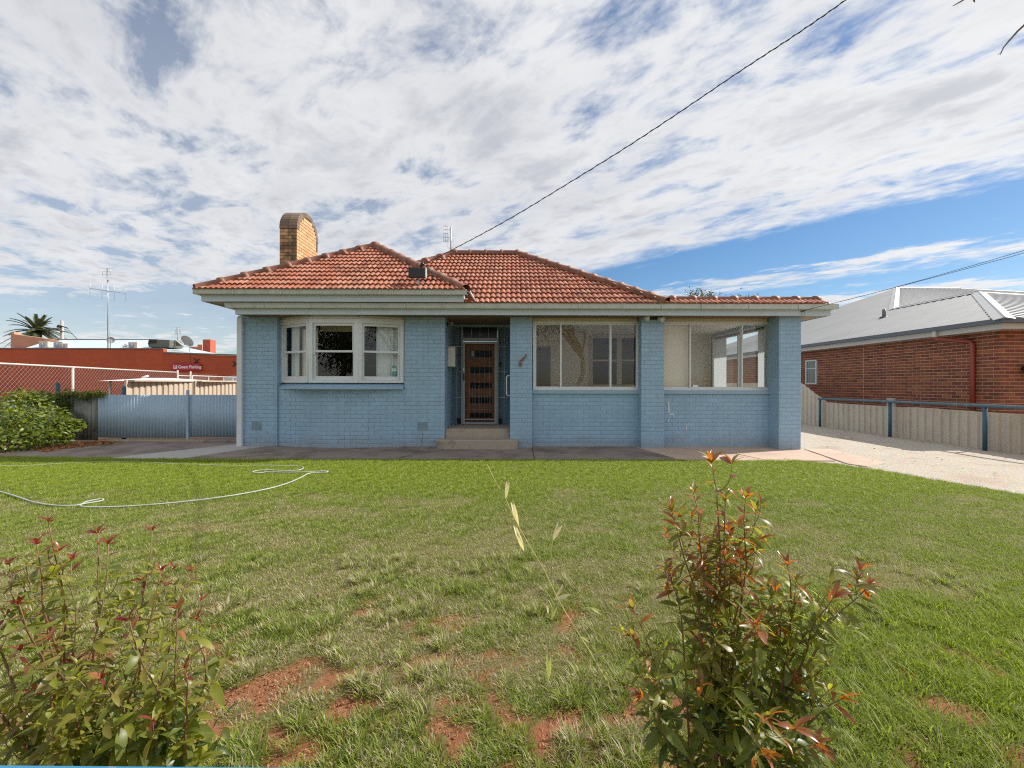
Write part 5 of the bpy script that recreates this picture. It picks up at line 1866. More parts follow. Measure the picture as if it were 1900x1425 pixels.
b = MB(); b.extrude([(0, -.05, 0), (0, .1, 0), (0, .1, .09), (0, -.05, .09)], (xs1 + .05, YWB, zB_ + .002), (XP(380, YWB), YWB, ZP(659.3, YWB))); b.extrude([(0, -.05, 0), (0, .1, 0), (0, .1, .09), (0, -.05, .09)], (XP(380.2, YWB), YWB, ZP(659.3, YWB)), (-12, YWB, ZP(667.6, YWB)))
b.build('coping', m_dkgutter, cb_)
# expansion line on the wall and wall-tie crosses
b = MB(); b.box(XP(352, YWB), XP(352.6, YWB), YWB + .012, YWB + .018, 1.5, zB_ - .1); b.build('expansion_joint', m_black, cb_)
for px, py in ((365, 670), (437, 675)):
    b = MB()
    c = P(px, py, YWB)
    for sgn in (1, -1):
        b.tube([c + Vector((-.19, -.03, -.19 * sgn)), c + Vector((.19, -.03, .19 * sgn))], .028, 6)
    b.build('tie_cross', m_black, cb_)
# pale roof planes
b = MB()
R0, R1 = P(95, 630.5, 34), P(292, 630.5, 34)
b.quad(P(40, 648, 30.5), P(306, 649, 30.5), R1, R0)
b.quad(P(306, 649, 30.6), P(440, 664, 30.6), P(352, 646, 33), P(310, 640, 33))
b.build('roof', m_paleroof, cb_)
b = MB(); b.tube([R0, R1], .07, 6); b.build('ridge_capping', m_dkgutter, cb_)
# pale brick gable end behind at the left
b = MB()
pts = [P(20, 650, 33), P(20, 616, 33), P(26, 616, 33), P(26, 620, 33), P(98, 630, 33), P(84, 640, 33), P(45, 650, 33)]
n = len(pts)
b.add(pts + [p + Vector((0, .5, 0)) for p in pts], [tuple(range(n))] + [(i, i + n, (i + 1) % n + n, (i + 1) % n) for i in range(n)], 0, False)
b.build('gable_wall', m_pinkbrick, cb_)
# little louvred gable
b = MB()
b.poly([P(315, 642, 31.6), P(340, 642, 31.6), P(325, 632, 31.6)], 1)
for a_, c_ in ((P(312, 640, 31.5), P(325, 631, 31.5)), (P(325, 631, 31.5), P(342, 643, 31.5))):
    b.tube([a_, c_], .06, 4, mi=0)
b.build('louvred_gable', [m_nfascia, m_oldsheet], cb_)
b = MB(); b.bbox(P(376, 650, 36).x, P(390, 650, 36).x, 36, 36.7, 3, ZP(631, 36), .02)
b.build('chimney', pbr('salmon_brick', (.50, .13, .08), .8, .1, 4.0), cb_)
b = MB(); b.box(P(352, 650, 37).x, P(376, 650, 37).x, 37, 37.4, 3, ZP(645, 37)); b.bbox(P(366, 650, 36.8).x, P(375, 650, 36.8).x, 36.8, 37.2, 3, ZP(640.5, 36.8), .02); b.build('parapet', m_pinkbrick, cb_)

# guest parking sign
YS = 29.85
sg = thing('parking_sign', 'crimson guest parking sign on the painted brick wall', 'sign', P(345, 683, YS))
sx0, sx1, sz0, sz1 = XP(317, YS), XP(371.5, YS), ZP(689, YS), ZP(676, YS)
b = MB(); b.bbox(sx0, sx1, YS, YS + .06, sz0, sz1, .01); b.build('board', m_sign, sg)
b = MB()
px0, px1 = XP(322, YS), XP(328.6, YS)
zc0, zc1 = ZP(685.8, YS), ZP(679.4, YS)
b.box(px0, px1, YS - .014, YS - .002, zc0, zc1); b.build('parking_symbol', m_signwhite, sg)


def text(name, body, size, loc, mat, parent, ax='LEFT'):
    cu = bpy.data.curves.new(name, 'FONT')
    cu.body = body; cu.size = size; cu.extrude = 0.003; cu.align_x = ax; cu.align_y = 'CENTER'; cu.offset = size * .025
    o = bpy.data.objects.new(name + '_tmp', cu)
    COL.objects.link(o)
    dg_ = bpy.context.evaluated_depsgraph_get()
    me_ = bpy.data.meshes.new_from_object(o.evaluated_get(dg_))
    bpy.data.objects.remove(o)
    me_.materials.clear(); me_.materials.append(mat)
    return place(name, me_, parent, mw=Matrix.Translation(loc) @ Matrix.Rotation(R(90), 4, 'X'))


text('lettering', 'Guest Parking', .292, (XP(330.5, YS), YS - .008, (zc0 + zc1) / 2), m_signwhite, sg)
text('lettering', 'P', .27, ((px0 + px1) / 2, YS - .02, (zc0 + zc1) / 2), m_sign, sg, 'CENTER')

# roof plant: evaporative cooler, air conditioners, dishes, aerials
ec = thing('evaporative_cooler', 'dark grey box shaped evaporative cooler on the motel roof', 'cooler', P(293, 650, 31))
b = MB()
x0, x1 = XP(275, 31), XP(315, 31)
z0, z1 = ZP(646, 31), ZP(631, 31)
b.add([(x0 + .08, 31, z0), (x1 - .05, 31, z0 - .02), (x1 - .05, 32.2, z0), (x0 + .08, 32.2, z0), (x0, 30.95, z0 + .25), (x1, 30.95, z0 + .2), (x1, 32.3, z0 + .2), (x0, 32.3, z0 + .25),
       (x0 + .05, 31, z1), (x1 - .02, 31.0, z1 - .05), (x1 - .1, 32.2, z1 - .05), (x0 + .1, 32.2, z1)],
      [(0, 1, 5, 4), (1, 2, 6, 5), (3, 0, 4, 7), (4, 5, 9, 8), (5, 6, 10, 9), (7, 4, 8, 11), (8, 9, 10, 11), (2, 3, 7, 6), (6, 7, 11, 10)], 0, False)
b.build('casing', m_cooler, ec)
b = MB()
for i in range(9):
    z = z0 + .28 + i * .035
    b.box(x0 + .06, x0 + (x1 - x0) * .40, 30.93, 30.955, z, z + .012)
b.build('louvre', m_black, ec)
b = MB(); b.box(XP(288, 31.4), XP(298, 31.4), 31.2, 31.7, z0 - .5, z0 + .0); b.build('duct', m_black, ec)


def ac_unit(px, py, label, w=.66, h=.52, yy=31.2, grp='air conditioner units on the motel roof'):
    t_ = thing('air_conditioner', label, 'air conditioner', P(px, py, yy), 0, grp)
    b = MB(); b.bbox(-w / 2, w / 2, -.18, .18, 0, h, .015); b.build('casing', m_acwhite, t_, local=True)
    b = MB()
    b.tube([(-w * .12, -.185, h / 2), (-w * .12, -.20, h / 2)], h * .36, 14)
    b.build('fan_grille', m_dish, t_, local=True)
    b = MB(); b.box(-w / 2, w / 2, -.15, .15, -.35, -.002); b.build('stand', m_steel, t_, local=True)
    return t_


a0_ = ac_unit(85, 647, 'pale air conditioner nearest the brick gable on the motel roof')
copy_tree(a0_, P(112, 647, 31.2), 'pale air conditioner standing behind a lower grey one on the motel roof')
l_ = copy_tree(a0_, P(122, 650.5, 30.9), 'low grey air conditioner in front of another beside the aerial mast')
copy_tree(a0_, P(250, 648, 31.2), 'pale air conditioner just left of the dark evaporative cooler')


def dish(px, py, label, r, tilt, rz, yy, sz=1.0):
    t_ = thing('satellite_dish', label, 'satellite dish', P(px, py, yy), rz)
    b = MB()
    nu, nv = 18, 5
    vs = [(0, 0, 0)]
    for j in range(1, nv + 1):
        q = r * j / nv
        for i in range(nu):
            a = 2 * math.pi * i / nu
            vs.append((q * math.cos(a) * sz, -(q / r) ** 2 * r * .22, q * math.sin(a)))
    fs = [(0, 1 + i, 1 + (i + 1) % nu) for i in range(nu)]
    for j in range(nv - 1):
        for i in range(nu):
            fs.append((1 + j * nu + i, 1 + (j + 1) * nu + i, 1 + (j + 1) * nu + (i + 1) % nu, 1 + j * nu + (i + 1) % nu))
    b.xf = Matrix.Rotation(tilt, 4, 'X')
    b.add(vs, fs, 0, True); b.build('reflector', m_dish, t_, local=True)
    b = MB(); b.tube([(0, .05, 0), (0, .12, -.1), (0, .12, -r - .5)], .03, 6); b.build('mast', m_steel, t_, local=True)
    b = MB(); b.xf = Matrix.Rotation(tilt, 4, 'X'); b.tube([(0, -.05, -r), (0, -r * .9, -r * .2)], .018, 5); b.tube([(0, -r * .85, -r * .22), (0, -r * 1.0, -r * .15)], .05, 6); b.build('feed_arm', m_steel, t_, local=True)
    return t_


dish(349.5, 631.5, 'large oval grey satellite dish to the right of the little louvred gable', .46, R(35), R(-8), 31.0, 1.0)
dish(205, 631, 'dark round satellite dish beside the foot of the aerial mast', .24, R(10), R(50), 30.6)
dish(230, 641, 'small pale satellite dish seen edge-on right of the aerial mast', .20, R(-40), R(65), 31.0)

# tall aerial on the motel
an = thing('tv_aerial', 'tall thin television aerial mast with wide crossbar on the motel roof', 'aerial', P(200, 650, 30.4))
ya_ = 30.4
b = MB(); b.tube([P(200.3, 652, ya_), P(199.5, 497, ya_)], .035, 6); b.build('mast', m_steel, an)
b = MB(); b.tube([P(166.5, 535, ya_), P(234, 544.5, ya_)], .022, 5); b.build('crossbar', m_steel, an)
b = MB()
for px, a_, c_ in ((167, 520, 551), (189.5, 524, 555), (212, 527, 557.5), (233.5, 529, 559)):
    b.tube([P(px, a_, ya_), P(px, c_, ya_)], .012, 4)
for px, a_, c_ in ((190, 497, 512), (197, 498, 511), (205, 498, 510)):
    b.tube([P(px, a_, ya_), P(px, c_, ya_)], .012, 4)
for py in (497.5, 503, 509):
    b.tube([P(190, py, ya_), P(205, py + .6, ya_)], .010, 4)
b.build('element', m_steel, an)
b = MB(); b.tube([P(201, 600, ya_), P(204, 625, ya_)], .008, 4); b.tube([P(199, 520, ya_), P(203, 521, ya_)], .04, 5); b.build('stay', m_steel, an)
an2 = thing('tv_aerial', 'short grid shaped television aerial above the little louvred gable', 'aerial', P(329, 632, 31.7))
b = MB(); b.tube([P(329.5, 634, 31.7), P(330, 606, 31.7)], .03, 5); b.build('mast', m_acwhite, an2)
b = MB()
for px in (325, 328, 333, 335.5): b.tube([P(px, 620, 31.7), P(px + .3, 606, 31.7)], .014, 4)
for py in (607, 611, 615, 619): b.tube([P(325, py, 31.7), P(335.8, py + .4, 31.7)], .012, 4)
b.build('grid', m_acwhite, an2)

# power pole and palm behind
pp = thing('power_pole', 'pale power pole top beside the palm behind the motel roof', 'pole', P(115, 640, 45) * 1 - Vector((0, 0, ZP(640, 45))))
b = MB(); b.tube([(pp.location.x, 45, 0), (pp.location.x, 45, ZP(597, 45))], [.2, .15], 8); b.build('pole', m_concrete_l, pp)
b = MB(); b.tube([P(108, 603, 44.8), P(126, 609, 44.8)], .06, 5); b.tube([P(112, 615, 44.8), P(126, 616, 44.8)], .05, 5); b.tube([P(110, 604, 44.8), P(110, 608, 44.8)], .2, 8); b.build('crossarm', m_black, pp)
b = MB(); b.tube([P(127, 612, 44.8), P(143, 629, 42)], .03, 4); b.tube([P(110, 611, 44.8), P(50, 612, 50)], .03, 4); b.build('wire', m_wire, pp)
pm_ = thing('palm_tree', 'spiky date palm crown rising behind the pale brick gable', 'palm tree', Vector((XP(69, 52), 52, 0)))
pc0 = P(69, 616, 52)
b = MB(); b.tube([(pc0.x, 52, 0), (pc0.x, 52, pc0.z - .2)], [.45, .40], 10); b.build('trunk', m_bark, pm_)
m_palm = leaf_mat('palm_frond', (0.085, 0.105, 0.055), 0.5, 0.15, 0.3)
rg = random.Random(4)
for i in range(64):
    az = rg.uniform(0, 2 * math.pi); el = rg.uniform(-.5, 1.25)
    Lf_ = rg.uniform(2.7, 3.6)
    d = Vector((math.cos(az) * math.cos(el), math.sin(az) * math.cos(el), math.sin(el)))
    pts = []
    for k in range(7):
        t_ = k / 6
        pts.append(pc0 + d * (Lf_ * t_) + Vector((0, 0, -1.5 * t_ * t_ * (0.5 + .5 * math.cos(el)))))
    b = MB(); b.tube(pts, [.05, .045, .04, .03, .025, .02, .01], 4)
    for k in range(1, 7):
        for q in range(4):
            t_ = (k - 1 + q / 4) / 6
            o_p = pts[k - 1].lerp(pts[k], q / 4)
            dd = (pts[k] - pts[k - 1]).normalized(); sd2 = dd.cross(Vector((0, 0, 1)));
            if sd2.length < .1: sd2 = Vector((1, 0, 0))
            sd2.normalize()
            for s_ in (-1, 1):
                tip = o_p + (dd * .75 + sd2 * s_ * .55 + Vector((0, 0, .18))).normalized() * (.62 * (1 - .5 * t_))
                wv = dd * .09
                b.add([o_p - wv, o_p + wv, tip], [(0, 1, 2)], 0, False)
    b.build('frond', m_palm, pm_)

# parked car behind the chain link
car = thing('parked_car', 'silver four wheel drive parked behind the chain link fence', 'car', (XP(382, 27) + 1.9, 27, 0))
cx0 = XP(376, 26.2)
prof = [(0, .55), (0.05, 1.0), (.9, 1.08), (1.35, 1.72), (1.7, 1.80), (4.0, 1.80), (4.35, 1.72), (4.55, 1.1), (4.6, .55)]
low_ = [(4.6, .32), (3.95, .32), (3.3, .32), (1.3, .32), (.65, .32), (0.0, .32)]
pts = [(cx0 + x, z) for x, z in prof + low_]
b = MB(); n = len(pts)
yA, yB = 26.2, 27.95
ins_ = lambda z: .16 if z > 1.3 else 0
V = [(x, yA + ins_(z), z) for x, z in pts] + [(x, yB - ins_(z), z) for x, z in pts]
b.add(V, [tuple(range(n))] + [tuple(reversed(range(n, 2 * n)))] + [(i, n + i, n + (i + 1) % n, (i + 1) % n) for i in range(n)], 0, False)
b.build('body', m_carpaint, car)
for (xa, xb) in ((1.22, 2.1), (2.2, 3.1), (3.2, 4.2)):
    b = MB()
    za, zb_ = 1.16, 1.66
    x1_ = xa + (.33 if xa < 1.5 else 0)
    b.add([(cx0 + xa, yA + .04, za), (cx0 + xb, yA + .04, za), (cx0 + xb - (.12 if xb > 4 else 0), yA + .145, zb_), (cx0 + x1_, yA + .145, zb_)], [(0, 1, 2, 3)], 0, False)
    b.build('window', m_dark_glass, car)
for xx in (.95, 3.65):
    b = MB(); b.tube([(cx0 + xx, yA - .02, .36), (cx0 + xx, yA + .2, .36)], .36, 16); wh = b.build('wheel', m_rubber, car)
    b = MB(); b.tube([(cx0 + xx, yA - .03, .36), (cx0 + xx, yA - .021, .36)], .2, 12); b.build('rim', m_steel, wh)
    b = MB(); b.tube([(cx0 + xx, yB - .2, .36), (cx0 + xx, yB + .02, .36)], .36, 16); b.build('wheel', m_rubber, car)
b = MB(); b.bbox(cx0 + 1.25, cx0 + 1.45, yA - .2, yA - .01, 1.1, 1.28, .03); b.build('mirror', m_black, car)

# ------------------------------------------------------------------ on the house roof
ra = thing('tv_aerial', 'small television aerial on a mast over the main tiled ridge', 'aerial', P(836, 480, 11.4))
b = MB(); b.tube([P(836.5, 478, 11.4), P(836.5, 421, 11.4)], .018, 6); b.build('mast', m_steel, ra)
b = MB()
for px in (823.5, 827, 831): b.tube([P(px, 418 if px < 825 else 420, 11.4), P(px, 449, 11.4)], .006, 4)
for py in (419, 426, 433, 440, 447): b.tube([P(823.5, py, 11.4), P(837 if py in (426, 440) else 832, py + .5, 11.4)], .006, 4)
for k in range(12):
    a_ = 2 * math.pi * k / 12; a2 = 2 * math.pi * (k + 1) / 12
    c = P(836, 452, 11.42); b.tube([c + Vector((math.cos(a_) * .1, 0, math.sin(a_) * .14)), c + Vector((math.cos(a2) * .1, 0, math.sin(a2) * .14))], .004, 4)
b.build('element', m_steel, ra)

bp_ = thing('roof_fixture', 'black rectangular box on a short post over the left roof edge', 'roof fixture', P(774, 536, 8.1))
b = MB()
yb0 = 8.16
x0, x1, z0, z1 = XP(757, yb0), XP(788, yb0), ZP(515.5, yb0), ZP(497, yb0)
b.bbox(x0, x1, yb0, yb0 + .07, z0, z1, .008); b.build('case', m_black, bp_)
b = MB(); b.bbox(x1 + .001, x1 + .022, yb0 - .01, yb0 + .08, z0, z1, .004); b.build('side_frame', m_alu, bp_)
b = MB(); b.tube([P(777, 515, 8.2), P(777, 536, 8.2)], .016, 6); b.tube([P(777, 524, 8.2), P(762, 516, 8.19)], .006, 4); b.tube([P(777, 524, 8.2), P(790, 530, 8.3)], .006, 4); b.build('post', m_steel, bp_)

pl = thing('power_line', 'thick black power cable rising from the house roof into the sky', 'cable', P(783, 492, 8.3))
ctrl = [P(785, 490, 8.32), P(793, 487, 8.25), P(871, 447, 7.78), P(950, 404, 7.31), P(1058, 338, 6.78), P(1165, 272, 6.30), P(1272, 201, 5.90), P(1380, 127, 5.54), P(1475, 66, 5.25), P(1570, 0, 5.0)]
ctrl += [Vector((4.0, 5.0, 5.92)) + (ctrl[-1] - ctrl[-2]) * k * 1.0 + Vector((0, 0, .05 * k * k)) for k in (1, 2, 3, 5)]
b = MB()
dense = []
for i in range(len(ctrl) - 1):
    for q in range(6):
        dense.append(ctrl[i].lerp(ctrl[i + 1], q / 6))
dense.append(ctrl[-1])
for it in range(8):
    dense = [dense[0]] + [(dense[i - 1] + dense[i] * 2 + dense[i + 1]) / 4 for i in range(1, len(dense) - 1)] + [dense[-1]]
b.tube(dense, .0062, 6); b.build('cable', m_wire, pl)
tw = []
for i, p in enumerate(dense[:-1]):
    for q in range(5):
        ph = (i * 5 + q) * 0.9
        tw.append(p.lerp(dense[i + 1], q / 5) + Vector((math.cos(ph) * .008, 0, math.sin(ph) * .009)))
b = MB(); b.tube(tw, .0042, 4); b.build('cable', m_wire, pl)
b = MB(); sphere(b, P(783.5, 490.5, 8.3), .045, 8, 6); b.tube([P(779, 495, 8.25), P(786, 492, 8.28), P(795, 496, 8.3), P(801, 505, 8.35), P(803, 515, 8.38), P(802, 520, 8.4)], .010, 5); b.tube([P(781, 492, 8.3), P(782, 500, 8.4)], .02, 6)
b.build('bracket', m_black, pl)
for i, (a_, c_, k_, lab) in enumerate(((P(1555, 559, 8.25), P(1905, 458, 7.0), .05, 'upper of two thin wires running over the grey metal roof'), (P(1540, 567, 8.25), P(1905, 464, 7.0), .04, 'lower of two thin wires running over the grey metal roof'))):
    b = MB()
    a_ = P(1490, 576.5, 8.26) if i == 1 else P(1558, 560, 9.3)
    ds = []
    e_ = c_ + (c_ - a_) * .6
    for q in range(25):
        t_ = q / 24
        ds.append(a_.lerp(e_, t_) + Vector((0, 0, -k_ * 4 * t_ * (1 - t_))))
    b.tube(ds, .0045, 4)
    o = b.build('overhead_wire', m_wire)
    tag(o, lab, 'wire', 'thin service wires')

# ------------------------------------------------------------------ hose on the lawn
hp = [(-60, 903), (-20, 906), (0, 912), (30, 921), (60, 931), (90, 936.5), (120, 938.5), (146, 937), (160, 931), (178, 927), (190, 925.5), (190, 928.5), (176, 931.5), (160, 934), (150, 936), (150, 939), (165, 941), (210, 940.5), (260, 938), (320, 933), (380, 926.5), (440, 918), (490, 908.5), (520, 901), (545, 892), (562, 884), (573, 878.5),
      (590, 877), (606, 876), (607, 873.5), (590, 874.5), (565, 876), (530, 876.5), (500, 875.5), (480, 877.5), (469, 876), (478, 873), (500, 872.2), (530, 873.5), (555, 872), (563, 868), (556, 865), (530, 864), (490, 863.6), (440, 864.2), (380, 862.5), (320, 860.5), (260, 857.5), (200, 857), (150, 858), (100, 861), (50, 864), (0, 864), (-40, 863)]
hpts = []
zl = lambda k: .022 if k < 41 else .010
for k, (px, py) in enumerate(hp):
    hpts.append(G(px, py, zl(k)))
sm = []
for i in range(len(hpts) - 1):
    p0_, p1_, p2_, p3_ = hpts[max(i - 1, 0)], hpts[i], hpts[i + 1], hpts[min(i + 2, len(hpts) - 1)]
    for q in range(5):
        t_ = q / 5
        sm.append(0.5 * ((2 * p1_) + (p2_ - p0_) * t_ + (2 * p0_ - 5 * p1_ + 4 * p2_ - p3_) * t_ ** 2 + (3 * p1_ - p0_ - 3 * p2_ + p3_) * t_ ** 3))
b = MB(); b.tube(sm, .0085, 7)
tag(b.build('garden_hose', m_hose), 'pale garden hose looping across the left of the lawn', 'hose')

# blue top rail of the street fence just under the camera
rf = thing('street_fence_rail', 'bright blue flat top rail of the street fence along the bottom edge', 'fence', (0, .42, 0))
zr = P(0, 1420.0, .45).z + .001
b = MB()
b.xf = Matrix.Translation((-.55, 0, zr)) @ Matrix.Rotation(.0058, 4, 'Y')
b.bbox(-3, 4, .375, .45, -.06, 0.0, .0012); b.build('rail', m_cyanrail, rf)
for xx in (-1.9, 1.4, 3.2):
    b = MB(); b.bbox(xx - .03, xx + .03, .39, .44, -.05, zr - .08, .004); b.build('post', m_cyanrail, rf)

# ------------------------------------------------------------------ vegetation
def leaf_shape(L=1.0, W=.32, fold=.25, droop=.25, n=5, shape='lance'):
    """leaf along +x, blade normal +z, two halves folded along the midrib"""
    vs, fs = [], []
    for i in range(n + 1):
        t = i / n
        if shape == 'lance': w_ = math.sin(math.pi * min(1, (t * .93 + .035))) ** .85 * (1 - .18 * t)
        elif shape == 'oval': w_ = math.sin(math.pi * (t * .94 + .03)) ** .6 * (1.0 - .1 * t)
        else: w_ = math.sin(math.pi * (t ** .8 * .95 + .02)) ** 1.0
        w_ *= W * L / 2
        x = L * (t - .06 * t * t * droop * 4)
        z = -droop * L * t * t
        vs += [(x, -w_, z + fold * w_), (x, 0, z), (x, w_, z + fold * w_)]
    for i in range(n):
        a = 3 * i
        fs += [(a, a + 3, a + 4, a + 1), (a + 1, a + 4, a + 5, a + 2)]
    return vs, fs


LM = {
    'dark': leaf_mat('leaf_dark_green', (0.075, 0.110, 0.026), 0.38, 0.42, 0.30, spec=.6),
    'mid': leaf_mat('leaf_mid_green', (0.155, 0.185, 0.036), 0.42, 0.5, 0.28, spec=.55),
    'yel': leaf_mat('leaf_yellow_green', (0.250, 0.265, 0.042), 0.45, 0.52, 0.25),
    'olive': leaf_mat('leaf_olive_bronze', (0.215, 0.190, 0.040), 0.40, 0.45, 0.3, spec=.6),
    'copper': leaf_mat('leaf_copper', (0.27, 0.100, 0.045), 0.22, 0.35, 0.3, (0.55, 0.16, 0.03), spec=.65),
    'red': leaf_mat('leaf_dark_red', (0.17, 0.035, 0.028), 0.3, 0.35, 0.3, (0.50, 0.07, 0.04)),
    'orange': leaf_mat('leaf_orange', (0.42, 0.16, 0.025), 0.3, 0.42, 0.25, (0.75, 0.24, 0.02)),
}
BL = []
_leafcache = {}


def leaf_mesh(k, shp):
    if (k, shp) not in _leafcache:
        args = {0: (1, .34, .3, .42, 5, 'lance'), 1: (1, .42, .22, .5, 5, 'oval'), 2: (1, .25, .38, .34, 5, 'lance')}[shp]
        vs, fs = leaf_shape(*args)
        b = MB(); b.add(vs, fs, 0, True)
        _leafcache[(k, shp)] = (b.mesh('leaf', LM[k]), vs, fs)
    return _leafcache[(k, shp)]


def leaf_matrix(o, d, up, L, roll=0.0):
    d = Vector(d).normalized()
    s_ = Vector(up).cross(d)
    if s_.length < 1e-3: s_ = d.orthogonal()
    s_.normalize(); n_ = d.cross(s_)
    M = Matrix(((d.x, s_.x, n_.x, o.x), (d.y, s_.y, n_.y, o.y), (d.z, s_.z, n_.z, o.z), (0, 0, 0, 1)))
    return M @ Matrix.Rotation(roll, 4, 'X') @ Matrix.Diagonal((L, L, L, 1))


def bezier(a, c, e, n):
    return [a * (1 - t) ** 2 + c * 2 * t * (1 - t) + e * t * t for t in [i / n for i in range(n + 1)]]


def bush(name, label, cat, stems, leaf_len, seed, tipcol, bodycol, narrow, twigs=(3, 6), node=.026):
    """stems: list of (base, control, tip, density); leaves in opposite pairs, coppery at the growing tips"""
    rg = random.Random(seed)
    root = thing(name, label, cat, stems[0][0])
    leaves = []
    topz = max(q[2].z for q in stems)

    def run(pts, r0, r1, mb, depth, age0):
        n = len(pts) - 1
        mb.tube(pts, [r0 + (r1 - r0) * i / n for i in range(n + 1)], 6 if depth == 0 else 4)
        Ls = sum((pts[i + 1] - pts[i]).length for i in range(n))
        k = max(3, int(Ls / node))
        ph = rg.uniform(0, 3)
        rg2 = rg.random() if pts[0].z < .75 * topz else rg.random() * .6
        for i in range(k + 1):
            t = i / k
            if depth == 0 and t < .10: continue
            f = t * n; a = min(int(f), n - 1)
            o = pts[a].lerp(pts[a + 1], f - a); d = (pts[a + 1] - pts[a]).normalized()
            hgt = o.z
            s1 = d.orthogonal().normalized(); s2 = d.cross(s1)
            ph += math.pi / 2 + rg.uniform(-.3, .3)
            young = age0 + (1 - age0) * t if depth else t
            endt = (1 - t) * Ls
            if depth and rg2 > .18: endt = endt + .2
            for side in (0, 1):
                if rg.random() < (.45 if depth == 0 and t < (.30 if narrow else .42) else .10): continue
                a_ = ph + side * math.pi + rg.uniform(-.35, .35)
                out = s1 * math.cos(a_) + s2 * math.sin(a_)
                upk = .55 if endt > .05 else 1.3
                dv = (out + d * upk * rg.uniform(.6, 1.3) + Vector((0, 0, rg.uniform(-.5, .15)))).normalized()
                L_ = leaf_len(hgt, endt) * rg.uniform(.55, 1.2)
                col = tipcol(rg, hgt, endt) or bodycol(rg, hgt)
                leaves.append((o + out * .003, dv, L_, col, rg.uniform(-.7, .7), 2 if narrow and rg.random() < .6 else rg.choice((0, 0, 1))))
            if depth < 2 and t > .15 and t < .93 and rg.random() < ((.31 if narrow else .30) if depth == 0 else .06):
                a_ = rg.uniform(0, 2 * math.pi)
                out = s1 * math.cos(a_) + s2 * math.sin(a_)
                tl = rg.uniform(.07, .22) * (1 - .5 * t) * (1 if depth == 0 else .6)
                e = o + (out * .8 + d * .8 + Vector((0, 0, .35))).normalized() * tl
                c = o + out * tl * .45
                run(bezier(o, c, e, 4), r0 * .45 * (1 - .5 * t), .0009, mb, depth + 1, t)
        # growing tip
        o = pts[-1]; d = (pts[-1] - pts[-2]).normalized()
        for q in range(3 if depth else 5):
            a_ = q * 2.4
            s1 = d.orthogonal().normalized(); s2 = d.cross(s1)
            dv = d + (s1 * math.cos(a_) + s2 * math.sin(a_)) * rg.uniform(.25, .75)
            leaves.append((o, dv, leaf_len(o.z, 0) * rg.uniform(.75, 1.25), tipcol(rg, o.z, 0 if (depth == 0 or rg2 < .18) else .3) or bodycol(rg, o.z), rg.uniform(-.5, .5), 2))
    for (ba, ct, tp, r0) in stems:
        mb = MB()
        line = bezier(Vector(ba), Vector(ct), Vector(tp), 11)
        wob = Vector((rg.uniform(-1, 1), rg.uniform(-1, 1), 0)) * .012
        phs = rg.uniform(0, 6)
        line = [p + wob * math.sin(phs + i * 1.1) * min(1, i / 3) * min(1, (11 - i) / 2) + Vector((rg.uniform(-.004, .004), rg.uniform(-.004, .004), 0)) for i, p in enumerate(line)]
        run(line, r0, .0012, mb, 0, 0)
        mb.build('stem', m_stem if rg.random() < .6 else m_stemg, root)
    camv = Vector((0, 0, CAMZ))
    leaves.sort(key=lambda q: -(q[2] / (q[0] - camv).length))
    rest = {}
    inv = root.matrix_parent_inverse
    n_i = 0
    for (o, dv, L_, col, roll, shp) in leaves:
        M = leaf_matrix(o, dv, (0, 0, 1), L_, roll)
        me_, vs, fs = leaf_mesh(col, shp)
        if n_i < 300:
            place('leaf', me_, root, mw=M); n_i += 1
        else:
            rest.setdefault(col, []).append((M, vs, fs))
    mats_ = list(rest.keys())
    mb = MB()
    for mi, k in enumerate(mats_):
        for (M, vs, fs) in rest[k]:
            mb.xf = M; mb.add(vs, fs, mi, True)
    if mats_:
        mb.xf = None
        mb.build('foliage', [LM[k] for k in mats_], root, kind='stuff')
    print(name, 'leaves', len(leaves))
    return root


# left bush: many upright stems, dark red tips
rgb_ = random.Random(21)
base_l = Vector((-1.17, 1.22, 0.0))
stems = []
tipsL = [(95, 968, 1.18), (70, 1010, 1.12), (182, 990, 1.22), (200, 1010, 1.15), (283, 985, 1.3), (300, 1060, 1.24), (368, 1150, 1.2), (352, 1060, 1.34), (18, 1045, 1.1), (-40, 1020, 1.15),
         (130, 1040, 1.28), (330, 1130, 1.12), (40, 1120, 1.0), (-70, 1130, 1.05), (240, 1150, 1.0), (345, 1240, 1.10), (90, 1190, .98), (190, 1260, .98)]
for (px, py, yy) in tipsL:
    tp = P(px, py, yy)
    ba = base_l + Vector((rgb_.uniform(-.10, .10), rgb_.uniform(-.07, .07), 0)) + Vector(((tp.x - base_l.x) * .25, 0, 0))
    ct = Vector((ba.x + (tp.x - ba.x) * .75, (ba.y + yy) / 2 + rgb_.uniform(-.06, .06), tp.z * .45))
    stems.append((ba, ct, tp, .0055))


def ll_left(h, e):
    return max(.026, (.058 if h < .5 else .046) - (0.016 if e < .04 else 0)) * (1.15 if h < .35 else 1)


def tip_left(rg, h, e):
    if e < .035 and h > .45: return rg.choice(('red', 'red', 'copper', 'red'))
    if e < .075 and h > .6 and rg.random() < .4: return rg.choice(('olive', 'olive', 'olive', 'copper'))
    return None


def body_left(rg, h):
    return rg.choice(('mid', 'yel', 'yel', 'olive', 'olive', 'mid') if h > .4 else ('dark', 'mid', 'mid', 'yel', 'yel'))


bush('lilly_pilly_bush', 'leafy bush with dark red shoot tips at the left front of the lawn', 'bush', stems, ll_left, 5, tip_left, body_left, False, node=.030)

